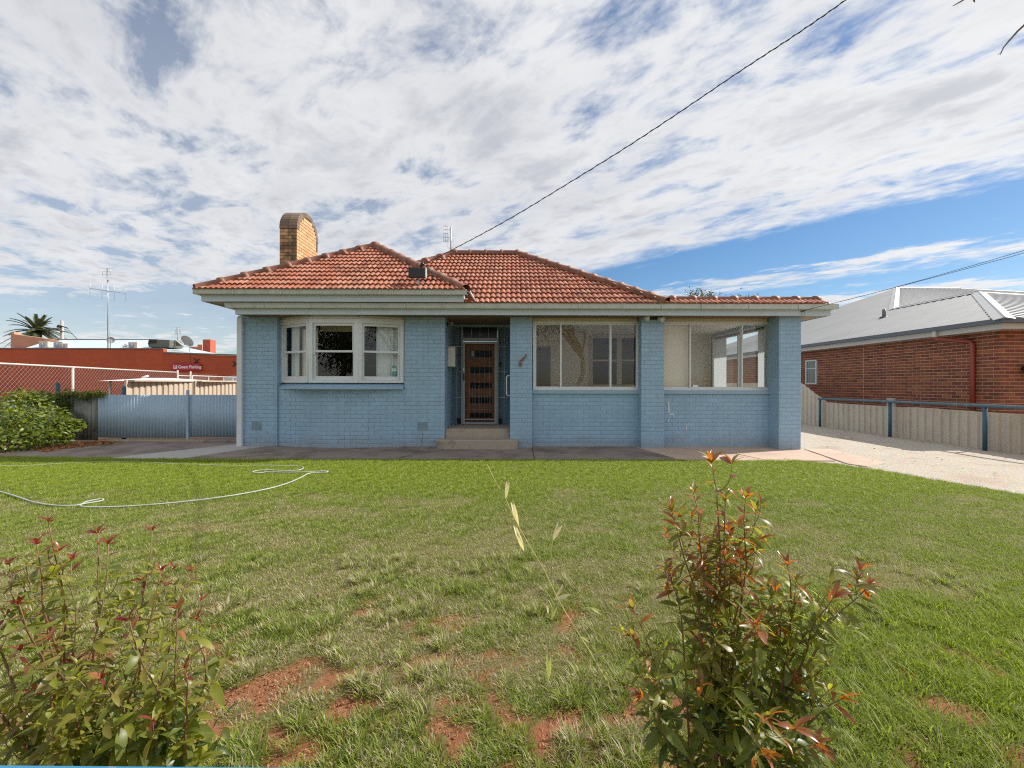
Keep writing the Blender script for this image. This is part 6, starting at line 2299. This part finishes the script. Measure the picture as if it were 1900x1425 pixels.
# right bush: one tall main shoot, a side branch and lower clumps, coppery orange shoots
base_r = Vector((0.60, 1.24, 0.0))
stems = []
S_ = [((1322, 858, 1.25), .008, (1355, 1150)), ((1385, 925, 1.28), .005, (1380, 1120)), ((1250, 950, 1.20), .005, (1300, 1150)), ((1240, 1060, 1.25), .004, (1290, 1180)),
      ((1350, 985, 1.32), .004, (1370, 1150)), ((1345, 930, 1.22), .004, (1345, 1120)), ((1305, 1010, 1.2), .004, (1325, 1150)), ((1375, 1040, 1.24), .004, (1370, 1170)), ((1290, 915, 1.30), .005, (1330, 1130)),
      ((1462, 1050, 1.26), .007, (1500, 1215)), ((1612, 1085, 1.30), .006, (1490, 1200)), ((1545, 1110, 1.2), .004, (1490, 1190)), ((1440, 1095, 1.32), .004, (1480, 1170)),
      ((1405, 1160, 1.15), .004, (1415, 1240)), ((1432, 1170, 1.3), .004, (1425, 1240)), ((1175, 1130, 1.3), .004, (1230, 1260)), 
      ((1560, 1295, 1.12), .005, (1470, 1350)), ((1190, 1290, 1.08), .004, (1250, 1350)), 
      ((1420, 1330, 1.02), .004, (1390, 1370)), ((1480, 1270, 1.2), .004, (1430, 1340)), ((1510, 1380, 1.05), .004, (1440, 1400))]
for (tp, r0, cpx) in S_:
    t_ = P(*tp)
    ct = P(cpx[0], cpx[1], (tp[2] + base_r.y) / 2)
    ba = base_r + Vector((rgb_.uniform(-.08, .08), rgb_.uniform(-.06, .06), 0)) + Vector(((t_.x - base_r.x) * .2, 0, 0))
    stems.append((ba, ct, t_, r0))


def ll_right(h, e):
    v = .072 if h < .4 else (.056 if h < .75 else .052)
    return v - (.008 if e < .04 else 0)


def tip_right(rg, h, e):
    if e < .05 and h > .2: return rg.choice(('copper', 'copper', 'orange', 'olive'))
    if e < .11 and h > .5 and rg.random() < .5: return rg.choice(('copper', 'olive', 'orange', 'olive'))
    if h > .68 and rg.random() < .55: return rg.choice(('copper', 'olive', 'orange', 'olive'))
    return None


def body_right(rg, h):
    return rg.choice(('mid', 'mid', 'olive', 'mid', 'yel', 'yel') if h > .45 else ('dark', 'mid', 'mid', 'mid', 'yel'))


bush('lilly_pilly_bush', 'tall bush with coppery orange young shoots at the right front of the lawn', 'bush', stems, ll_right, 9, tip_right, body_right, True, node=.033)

# wild oat stalk
m_oat = leaf_mat('dry_oat_straw', (0.72, 0.64, 0.46), 0.6, 0.3, 0.15)
m_oatg = leaf_mat('green_oat_stalk', (0.36, 0.38, 0.17), 0.5, 0.3, 0.15)
oat = thing('wild_oat', 'dry wild oat stalk leaning across the middle of the lawn', 'grass stalk', G(1165, 1424))
YO = 1.22
op = [(1168, 1450), (1160, 1395), (1147, 1320), (1128, 1268), (1092, 1205), (1062, 1158), (1033, 1108), (1010, 1058), (982, 1012), (954, 962), (938, 925), (920, 895), (904, 862)]
b = MB(); ptso = [P(x, y, YO + .002 * i) for i, (x, y) in enumerate(op)]
ptso[0] = Vector((ptso[0].x, YO, -.01))
b.tube(ptso, [.0018, .0018, .0017, .0017, .0016, .0016, .0015, .0014, .0013, .0013, .0012, .0011, .0009], 5)
b.build('stalk', leaf_mat('straw_green_stalk', (0.46, 0.43, 0.24), 0.5, 0.3, 0.15), oat)
vs, fs = leaf_shape(1.12, .21, .4, .05, 5, 'lance')
for (x, y, ang, L_, op_, mt) in ((938, 926, 82, 30, 8, m_oat), (962, 975, 105, 40, 6, m_oat), (972, 1022, 110, 44, 5, m_oat), (1025, 1003, 65, 32, 10, m_oat), (1028, 1113, 40, 30, 38, m_oat), (1017, 1140, 95, 15, 5, m_oat),
                                 (1095, 1126, -28, 22, 6, m_oatg), (1022, 1150, 70, 26, 6, m_oatg), (1094, 1219, 20, 28, 5, m_oatg), (1108, 1230, -55, 38, 4, m_oatg), (1130, 1278, 15, 24, 5, m_oatg), (1017, 1262, 88, 42, 6, m_oatg), (1078, 1180, -30, 18, 5, m_oatg)):
    b = MB()
    for sg_ in (-1, 1):
        a_ = R(ang + sg_ * (op_ * .42))
        b.xf = leaf_matrix(P(x, y, YO + .02), (math.cos(a_), .15 * sg_, math.sin(a_)), (0, -1, .2), L_ * YO / F, sg_ * .5)
        b.add(vs, fs, 0, True)
    b.build('spikelet', mt, oat)
b = MB()
for ln in (((1092, 1160), (1082, 1152), (1070, 1150), (1060, 1160), (1055, 1170)), ((1025, 1003), (1022, 1025), (1025, 1045), (1022, 1060)), ((1040, 1105), (1050, 1088), (1058, 1072)), ((1092, 1126), (1080, 1132), (1070, 1146), (1066, 1158)), ((1058, 1160), (1040, 1170), (1030, 1185))):
    b.tube([P(x, y, YO + .015) for x, y in ln], .0012, 4)
b.build('stalk_branch', m_oatg, oat)

# ------------------------------------------------------------------ grass: blades gathered in little tufts, strewn by density over the lawn bed
def grass_material():
    m = bpy.data.materials.new('grass_blade')
    m.use_nodes = True
    t = NT(m.node_tree); b = t.n['Principled BSDF']
    a = t.new('ShaderNodeAttribute', attribute_name='dry'); a.attribute_type = 'INSTANCER'
    h = t.new('ShaderNodeAttribute', attribute_name='hh')
    lu = t.new('ShaderNodeAttribute', attribute_name='lush'); lu.attribute_type = 'INSTANCER'
    oi = t.new('ShaderNodeObjectInfo'); geo = t.new('ShaderNodeNewGeometry')
    r1 = t.math('FRACT', t.math('ADD', oi.outputs['Random'], t.math('MULTIPLY', geo.outputs['Random Per Island'], 3.3)))
    grn = t.mix(r1, (0.165, 0.235, 0.030), (0.350, 0.395, 0.066))
    grn = t.mix(lu.outputs['Fac'], grn, t.mix(r1, (0.205, 0.285, 0.022), (0.380, 0.450, 0.040)))
    stw = t.mix(t.math('FRACT', t.math('MULTIPLY', r1, 5.7)), (0.36, 0.29, 0.18), (0.74, 0.62, 0.44))
    # an instance is straw or green by chance, with its dryness
    isd = t.math('LESS_THAN', t.math('FRACT', t.math('MULTIPLY', r1, 11.3)), t.math('MULTIPLY_ADD', a.outputs['Fac'], .50, .05))
    c = t.mix(isd, grn, stw)
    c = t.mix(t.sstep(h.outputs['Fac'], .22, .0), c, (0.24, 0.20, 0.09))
    t.put(b.inputs['Base Color'], c); b.inputs['Roughness'].default_value = .5; b.inputs['Specular IOR Level'].default_value = .4
    tl = t.new('ShaderNodeBsdfTranslucent')
    t.put(tl.inputs[0], t.mix(.5, c, (0.38, 0.50, 0.06)))
    mx = t.new('ShaderNodeMixShader'); mx.inputs[0].default_value = .42
    t.l.new(b.outputs[0], mx.inputs[1]); t.l.new(tl.outputs[0], mx.inputs[2]); t.l.new(mx.outputs[0], t.n['Material Output'].inputs[0])
    return m


m_grass = grass_material()


def tuft_mesh(nm, nb, rad_, h0, h1, lean, wd, seed, seg=3):
    rg = random.Random(seed)
    vs, fs, hh = [], [], []
    for k in range(nb):
        a = rg.uniform(0, 2 * math.pi); r = rad_ * math.sqrt(rg.random())
        bx, by = r * math.cos(a), r * math.sin(a)
        az = a + rg.uniform(-1.2, 1.2); hgt = rg.uniform(h0, h1); ln = rg.uniform(.2, 1.0) * lean * hgt
        w_ = wd * rg.uniform(.7, 1.3); wa = az + math.pi / 2 + rg.uniform(-.6, .6)
        b0 = len(vs)
        for s_ in range(seg + 1):
            t_ = s_ / seg
            x = bx + math.cos(az) * ln * t_ ** 1.8; y = by + math.sin(az) * ln * t_ ** 1.8
            z = hgt * (t_ - .25 * min(1, lean) * t_ * t_)
            ww_ = w_ * (1 - t_ ** 1.5) * .5 + .0002
            if s_ < seg:
                vs += [(x - math.cos(wa) * ww_, y - math.sin(wa) * ww_, z), (x + math.cos(wa) * ww_, y + math.sin(wa) * ww_, z)]; hh += [t_, t_]
            else:
                vs.append((x, y, z)); hh.append(1.0)
        for s_ in range(seg):
            i = b0 + 2 * s_
            fs.append((i, i + 1, i + 3, i + 2) if s_ < seg - 1 else (i, i + 1, i + 2))
    me_ = bpy.data.meshes.new(nm)
    me_.from_pydata(vs, [], fs)
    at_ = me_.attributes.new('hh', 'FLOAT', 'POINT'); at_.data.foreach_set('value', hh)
    me_.materials.append(m_grass)
    me_.polygons.foreach_set('use_smooth', [True] * len(me_.polygons))
    return me_


tuft_col = bpy.data.collections.new('tuft_shapes')
kinds = [('a', 24, .040, .014, .032, .9, .0030), ('b', 22, .045, .010, .026, 1.4, .0028), ('c', 24, .035, .020, .044, .9, .0032),
         ('d', 50, .030, .035, .075, 1.0, .0036), ('e', 16, .06, .005, .014, 3.2, .0022), ('f', 14, .05, .04, .09, 1.1, .0034)]
for i, (nm, nb_, ra_, h0, h1, le, wd) in enumerate(kinds):
    o = bpy.data.objects.new('tuft_%d_%s' % (i, nm), tuft_mesh('tuft_' + nm, nb_, ra_, h0, h1, le, wd, 100 + i))
    tuft_col.objects.link(o)

m_clod = pbr('earth_crumb', (0.33, 0.135, 0.068), 0.95, 0.2, 60.0, rnd=0.25)
b_ = MB(); rgc = random.Random(8)
for k in range(16):
    a_ = rgc.uniform(0, 6.28); r_c = .07 * math.sqrt(rgc.random()); q = rgc.uniform(.002, .008) * rgc.uniform(.5, 1)
    c_ = Vector((r_c * math.cos(a_), r_c * math.sin(a_), q * .3))
    p8 = [c_ + Vector((math.cos(j * 1.256 + rgc.uniform(-.3, .3)) * q * rgc.uniform(.7, 1.2), math.sin(j * 1.256) * q * rgc.uniform(.7, 1.2), rgc.uniform(-.2, .2) * q)) for j in range(5)] + [c_ + Vector((0, 0, q * .8)), c_ - Vector((0, 0, q * .6))]
    b_.add(p8, [(j, (j + 1) % 5, 5) for j in range(5)] + [((j + 1) % 5, j, 6) for j in range(5)], 0, False)
oc = bpy.data.objects.new('tuft_6_crumbs', b_.mesh('crumbs', m_clod))
tuft_col.objects.link(oc)


def strew(x0, x1, y0, y1, per_m2, seed):
    rg = np.random.default_rng(seed)
    n = int((x1 - x0) * (y1 - y0) * per_m2)
    x = rg.uniform(x0, x1, n); y = rg.uniform(y0, y1, n)
    ok = (np.abs(x) < 1.27 * y + .35 + 1.6 * (rg.random(n) < .6)) & (y < lawn_far(x) + rg.normal(0, .028, n) - .010) & ~((np.hypot(x + 1.17, y - 1.2) < .0))
    return x[ok], y[ok]


px_, py_ = [], []
for (y0, y1, dns, sd) in ((1.15, 2.2, 2500, 1), (2.2, 3.2, 2200, 2), (3.2, 4.6, 1700, 3), (4.6, 6.0, 1200, 4), (6.0, 7.7, 1000, 5)):
    a_, c_ = strew(-11.5, 7.3, y0, y1, dns, sd)
    px_.append(a_); py_.append(c_)
gx_ = np.concatenate(px_); gy_ = np.concatenate(py_)
rg = np.random.default_rng(77)
bare = f_bare(gx_, gy_); dry = f_dry(gx_, gy_)
clump = fbm(gx_ * 5.5 + 9, gy_ * 5.5 + 61, 3)
dens_f = np.where(gy_ < 3.0, 0.62 + 0.5 * sst(clump, .38, .58), 0.85 + 0.15 * clump)
crumb = (bare > .25) & (rg.random(len(gx_)) < .09)
keepm = crumb | (rg.random(len(gx_)) < np.clip((1 - bare) ** 1.5 * dens_f + .05, 0, 1))
gx_, gy_, bare, dry, clump = gx_[keepm], gy_[keepm], bare[keepm], dry[keepm], clump[keepm]
crumb = crumb[keepm]
n = len(gx_)
kind_ = np.zeros(n, dtype=np.int32)
r_ = rg.random(n)
near = sst(3.6 - gy_, 0, 1.4)
lush = np.clip(sst(gy_, 4.2, 6.0) + 1.0 * blob(gx_, gy_, 2.4, 1.9, 1.2, .7) + .6 * blob(gx_, gy_, 3.6, 2.6, 1.2, .6), 0, 1)
kind_[:] = np.where(r_ < .55, 0, 1)
kind_ = np.where((r_ > .35 + .5 * dry) & (r_ < .75), 2, kind_)
kind_ = np.where((rg.random(n) < dry * .40 + .5 * bare), 4, kind_)
big_c = (fbm(gx_ * 3.3 + 70, gy_ * 3.3 + 11, 3) > .60) & (near > .2) & (rg.random(n) < .12)
kind_ = np.where(big_c, 3, kind_)
rl = (blob(gx_, gy_, 2.4, 1.9, 1.2, .7) > .35) & (rg.random(n) < .15)
kind_ = np.where(rl, 5, kind_)
kind_ = np.where(crumb, 6, kind_).astype(np.int32)
scl = rg.uniform(.75, 1.25, n) * np.where(gy_ > 5, 1.05, 1.0)
z_ = np.full(n, -.004)
pm = bpy.data.meshes.new('grass')
pm.vertices.add(n)
pm.vertices.foreach_set('co', np.stack([gx_, gy_, z_], 1).astype(np.float32).ravel())
for nm, arr in (('dry', np.clip(dry + .10 * (1 - lush) - .25 * lush * (dry < .5) + .15 * near, 0, 1)), ('scl', scl), ('rotz', rg.uniform(0, 6.283, n)), ('lush', lush)):
    a = pm.attributes.new(nm, 'FLOAT', 'POINT'); a.data.foreach_set('value', arr.astype(np.float32))
a = pm.attributes.new('kindi', 'INT', 'POINT'); a.data.foreach_set('value', kind_)
pm.materials.append(m_grass)
go = place('grass', pm, kind='stuff')
tag(go, 'short patchy lawn grass with straw and bare red earth', 'grass')
ng = bpy.data.node_groups.new('strew_tufts', 'GeometryNodeTree')
ng.interface.new_socket('Geometry', in_out='INPUT', socket_type='NodeSocketGeometry')
ng.interface.new_socket('Geometry', in_out='OUTPUT', socket_type='NodeSocketGeometry')
gi = ng.nodes.new('NodeGroupInput'); gout = ng.nodes.new('NodeGroupOutput')
ci = ng.nodes.new('GeometryNodeCollectionInfo'); ci.inputs['Collection'].default_value = tuft_col
ci.inputs['Separate Children'].default_value = True; ci.inputs['Reset Children'].default_value = True
ip = ng.nodes.new('GeometryNodeInstanceOnPoints')
ip.inputs['Pick Instance'].default_value = True


def named(nm, ty):
    nd = ng.nodes.new('GeometryNodeInputNamedAttribute'); nd.data_type = ty; nd.inputs['Name'].default_value = nm
    return nd.outputs['Attribute']


cx3 = ng.nodes.new('ShaderNodeCombineXYZ'); ng.links.new(named('rotz', 'FLOAT'), cx3.inputs[2])
e2r = ng.nodes.new('FunctionNodeEulerToRotation'); ng.links.new(cx3.outputs[0], e2r.inputs[0])
m2p = ng.nodes.new('GeometryNodeMeshToPoints')
ng.links.new(gi.outputs[0], m2p.inputs[0]); ng.links.new(m2p.outputs[0], ip.inputs['Points'])
ng.links.new(ci.outputs[0], ip.inputs['Instance']); ng.links.new(named('kindi', 'INT'), ip.inputs['Instance Index'])
ng.links.new(e2r.outputs[0], ip.inputs['Rotation']); ng.links.new(named('scl', 'FLOAT'), ip.inputs['Scale'])
ng.links.new(ip.outputs[0], gout.inputs[0])
mod = go.modifiers.new('strew', 'NODES'); mod.node_group = ng
print('grass tufts', n)

# ------------------------------------------------------------------ shrub and creeper at the left fence, trees
def leaf_cloud(mb, centres, n, L0, L1, rg, mats_n, flat=.5, up=.5):
    vs, fs = leaf_shape(1, .55, .25, .2, 3, 'oval')
    for k in range(n):
        c, rx, ry, rz_ = rg.choice(centres)
        while True:
            q = Vector((rg.uniform(-1, 1), rg.uniform(-1, 1), rg.uniform(-1, 1)))
            if .25 < q.length < 1: break
        q = q * (rg.random() ** .25 / max(q.length, .3)) if rg.random() < .7 else q
        o = Vector(c) + Vector((q.x * rx, q.y * ry, q.z * rz_))
        d = Vector((q.x + rg.uniform(-.8, .8), q.y + rg.uniform(-.8, .8), rg.uniform(-.6, .5) + q.z * .4))
        if o.z < .02: continue
        mb.xf = leaf_matrix(o, d, (rg.uniform(-.6, .6), rg.uniform(-.6, .6), 1), rg.uniform(L0, L1), rg.uniform(-.8, .8))
        mb.add(vs, fs, rg.randrange(mats_n), True)
    mb.xf = None


rg = random.Random(31)
sh = thing('garden_shrub', 'bushy bright green shrub against the old fence at the left edge', 'shrub', (-10.2, 8.6, 0))
m_sh = [leaf_mat('shrub_leaf_bright', (0.135, 0.19, 0.026), .4, .35, .3), leaf_mat('shrub_leaf_mid', (0.085, 0.125, 0.022), .4, .3, .3), leaf_mat('shrub_leaf_yellow', (0.22, 0.235, 0.04), .4, .4, .25)]
b = MB()
cen = []
for (px, py, yy, r) in ((10, 805, 8.3, .38), (35, 800, 8.2, .36), (0, 775, 8.5, .40), (45, 778, 8.4, .30), (25, 752, 8.8, .38), (60, 750, 9.0, .28), (85, 790, 8.7, .34), (105, 795, 8.9, .30), (95, 770, 8.9, .25), (125, 790, 9.1, .2), (15, 820, 8.1, .3), (70, 812, 8.4, .28), (-30, 790, 8.3, .5), (-40, 750, 8.7, .45), (45, 737, 9.1, .22), (75, 740, 9.3, .2), (110, 815, 8.9, .18), (140, 788, 9.2, .12)):
    cen.append((P(px, py, yy), r * 1.1, r, r * .8))
leaf_cloud(b, cen, 4600, .05, .10, rg, 3)
b.build('foliage', m_sh, sh, kind='stuff')
b = MB()
for k in range(14):
    c = rg.choice(cen)[0]
    a0 = Vector((-10.0 + rg.uniform(-.6, .5), 8.7 + rg.uniform(-.2, .2), 0))
    b.tube(bezier(a0, Vector((a0.x, a0.y, c.z * .6)), c, 6), [.018, .015, .013, .011, .009, .007, .004], 5)
b.build('stem', m_stemg, sh)
# leaf litter under it
cr = thing('creeper', 'creeper growing along the top of the old corrugated fence', 'creeper', (-10.6, 9.8, 1.0))
b = MB(); cen = []
for (px, py, r, rz_) in ((85, 742, .16, .10), (100, 737, .14, .08), (115, 733, .15, .08), (130, 729, .15, .08), (145, 731, .14, .07), (160, 735, .10, .05), (175, 729, .12, .05), (188, 731, .10, .05), (122, 748, .12, .12), (125, 757, .07, .12), (75, 735, .15, .1)):
    cen.append((P(px, py, 9.68), r, .10, rz_))
leaf_cloud(b, cen, 1500, .035, .07, rg, 3)
b.build('foliage', m_sh, cr, kind='stuff')
b = MB(); b.tube([P(70, 741, 9.7), P(100, 738, 9.68), P(130, 733, 9.68), P(160, 735, 9.68), P(190, 732, 9.7)], .01, 5)
b.tube([P(98, 740, 9.66), P(108, 752, 9.64), P(118, 768, 9.66)], .006, 4)
b.build('stem', m_stemg, cr)


def branchy(root_pts, r0, depth, rg, mb, tips, spread=.8, n_ch=3, shrink=.68):
    pts = root_pts
    k = len(pts)
    mb.tube(pts, [r0 * (1 - .35 * i / (k - 1)) for i in range(k)], 7 if depth > 1 else 4)
    end = pts[-1]; d = (pts[-1] - pts[-2]).normalized(); L = sum((pts[i + 1] - pts[i]).length for i in range(k - 1))
    if depth == 0:
        tips.append((end, d)); return
    for c in range(n_ch):
        a = rg.uniform(0, 2 * math.pi) + c * 2 * math.pi / n_ch
        s1 = d.orthogonal().normalized(); s2 = d.cross(s1)
        nd = (d + (s1 * math.cos(a) + s2 * math.sin(a)) * rg.uniform(.4, 1.0) * spread + Vector((0, 0, .12))).normalized()
        Lc_ = L * shrink * rg.uniform(.75, 1.2)
        q = [end]
        for i in range(1, 5):
            q.append(q[-1] + (nd + Vector((rg.uniform(-.2, .2), rg.uniform(-.2, .2), rg.uniform(-.1, .2)))).normalized() * Lc_ / 4)
        branchy(q, r0 * .62, depth - 1, rg, mb, tips, spread, n_ch, shrink)


def tree(label, x, y, h, seed, leaves, lmat, leafL, group=None, spread=.8, depth=4, cr_=.45, trunk_r=.2):
    rg = random.Random(seed)
    t_ = thing('tree', label, 'tree', (x, y, 0), 0, group)
    mb = MB(); tips = []
    base = Vector((x, y, -.05))
    pts = [base + Vector((rg.uniform(-.06, .06) * i, rg.uniform(-.06, .06) * i, h * .34 * i / 4)) for i in range(5)]
    branchy(pts, trunk_r, depth, rg, mb, tips, spread)
    mb.build('trunk', m_bark, t_)
    b = MB()
    vs, fs = leaf_shape(1, .35, .25, .25, 3, 'lance')
    for k in range(leaves):
        o, d = rg.choice(tips)
        q = Vector((rg.gauss(0, 1), rg.gauss(0, 1), rg.gauss(0, .8))) * cr_
        b.xf = leaf_matrix(o + q, (rg.uniform(-1, 1), rg.uniform(-1, 1), rg.uniform(-1.2, .3)), (rg.uniform(-1, 1), rg.uniform(-1, 1), 1), leafL * rg.uniform(.7, 1.3), 0)
        b.add(vs, fs, 0, True)
    b.xf = None
    b.build('crown', lmat, t_, kind='stuff')
    return t_


m_gum = leaf_mat('gum_leaf', (0.06, 0.085, 0.03), .4, .25, .3)
tree('green tree whose crown tip shows above the low sunroom roof', XP(1312, 24), 24, 6.08, 3, 6500, m_gum, .16, depth=4, cr_=.28, spread=.62)
tree('street tree on the near side, its bare twigs hanging in at the top right corner', 3.6, -4.2, 8.0, 8, 4200, m_gum, .16, depth=4, cr_=.7, spread=.9, trunk_r=.19)
tree('dense street tree on the near side mirrored in the bay window', -9.2, -5.5, 5.4, 12, 12000, m_gum, .24, depth=4, cr_=.75, spread=1.0, trunk_r=.2)
# overhanging twigs belong to the street tree: a limb reaching forward over the lawn edge
stree = [o for o in bpy.data.objects if o.type == 'EMPTY' and str(o.get('label', '')).startswith('street tree')][0]
b = MB()
b.tube([Vector((3.6, -4.1, 2.9)), Vector((3.5, -2.5, 3.5)), Vector((3.2, -.6, 3.65)), Vector((2.9, .9, 3.4)), P(1935, 10, 1.9), P(1900, 47, 1.95), P(1888, 58, 1.95), P(1873, 75, 1.95), P(1862, 88, 1.95), P(1856, 102, 1.95)], [.07, .055, .04, .02, .006, .0045, .0042, .0034, .0026, .0012], 6)
b.tube([P(1862, 88, 1.95), P(1857.5, 97, 1.95), P(1851.5, 102, 1.95)], [.002, .0016, .0008], 4)
b.tube([Vector((3.1, -.1, 3.6)), Vector((2.6, .9, 3.4)), P(1845, -38, 2.05), P(1800, -8, 2.05), P(1784, 2, 2.05), P(1768, 11, 2.05)], [.03, .018, .006, .004, .0035, .0015], 5)
b.tube([P(1845, -38, 2.05), P(1812, -12, 2.05), P(1807, 1, 2.05), P(1809, 4.5, 2.05)], [.004, .003, .004, .001], 5)
b.build('limb', m_bark, stree)

# small weed against the cream fence, dry leaf litter by the gate
wd = thing('weed', 'small green weed at the foot of the cream steel fence', 'weed', G(1597, 797))
b = MB(); vs, fs = leaf_shape(1, .3, .3, .3, 4, 'lance')
rg = random.Random(2)
for k in range(26):
    a_ = rg.uniform(0, 6.28)
    b.xf = leaf_matrix(Vector((rg.uniform(-.05, .05), rg.uniform(-.05, .05), rg.uniform(0, .06))), (math.cos(a_), math.sin(a_), rg.uniform(.2, 1.5)), (0, 0, 1), rg.uniform(.07, .14), 0)
    b.add(vs, fs, 0, True)
b.xf = None
b.build('leaf_rosette', LM['mid'], wd, local=True)
m_litter = leaf_mat('dry_leaf_litter', (0.33, 0.15, 0.06), .8, .1, .35)
b = MB(); vs, fs = leaf_shape(1, .4, .5, .1, 2, 'lance')
rg = random.Random(6)
for k in range(1300):
    t_ = rg.random()
    g_ = G(80 + 130 * t_ + rg.gauss(0, 8), 838 - 16 * t_ ** .6 + rg.gauss(0, 2.0))
    a_ = rg.uniform(0, 6.28)
    b.xf = leaf_matrix(g_ + Vector((0, 0, rg.uniform(.005, .03))), (math.cos(a_), math.sin(a_), rg.uniform(-.2, .3)), (0, 0, 1), rg.uniform(.03, .08), rg.uniform(-1, 1))
    b.add(vs, fs, 0, True)
for k in range(420):
    xx = rg.uniform(6.0, 9.8); yy = rg.uniform(4.5, 13)
    if rg.random() > .25 + .75 * (xx > 9.2): continue
    if yy < 7 and xx < 6.6: continue
    a_ = rg.uniform(0, 6.28)
    b.xf = leaf_matrix(Vector((xx, yy, .022)), (math.cos(a_), math.sin(a_), .1), (0, 0, 1), rg.uniform(.025, .06), rg.uniform(-1, 1))
    b.add(vs, fs, 0, True)
b.xf = None
tag(b.build('leaf_litter', m_litter, kind='stuff'), 'dry brown leaf litter beside the shrub and along the drive', 'leaf litter')
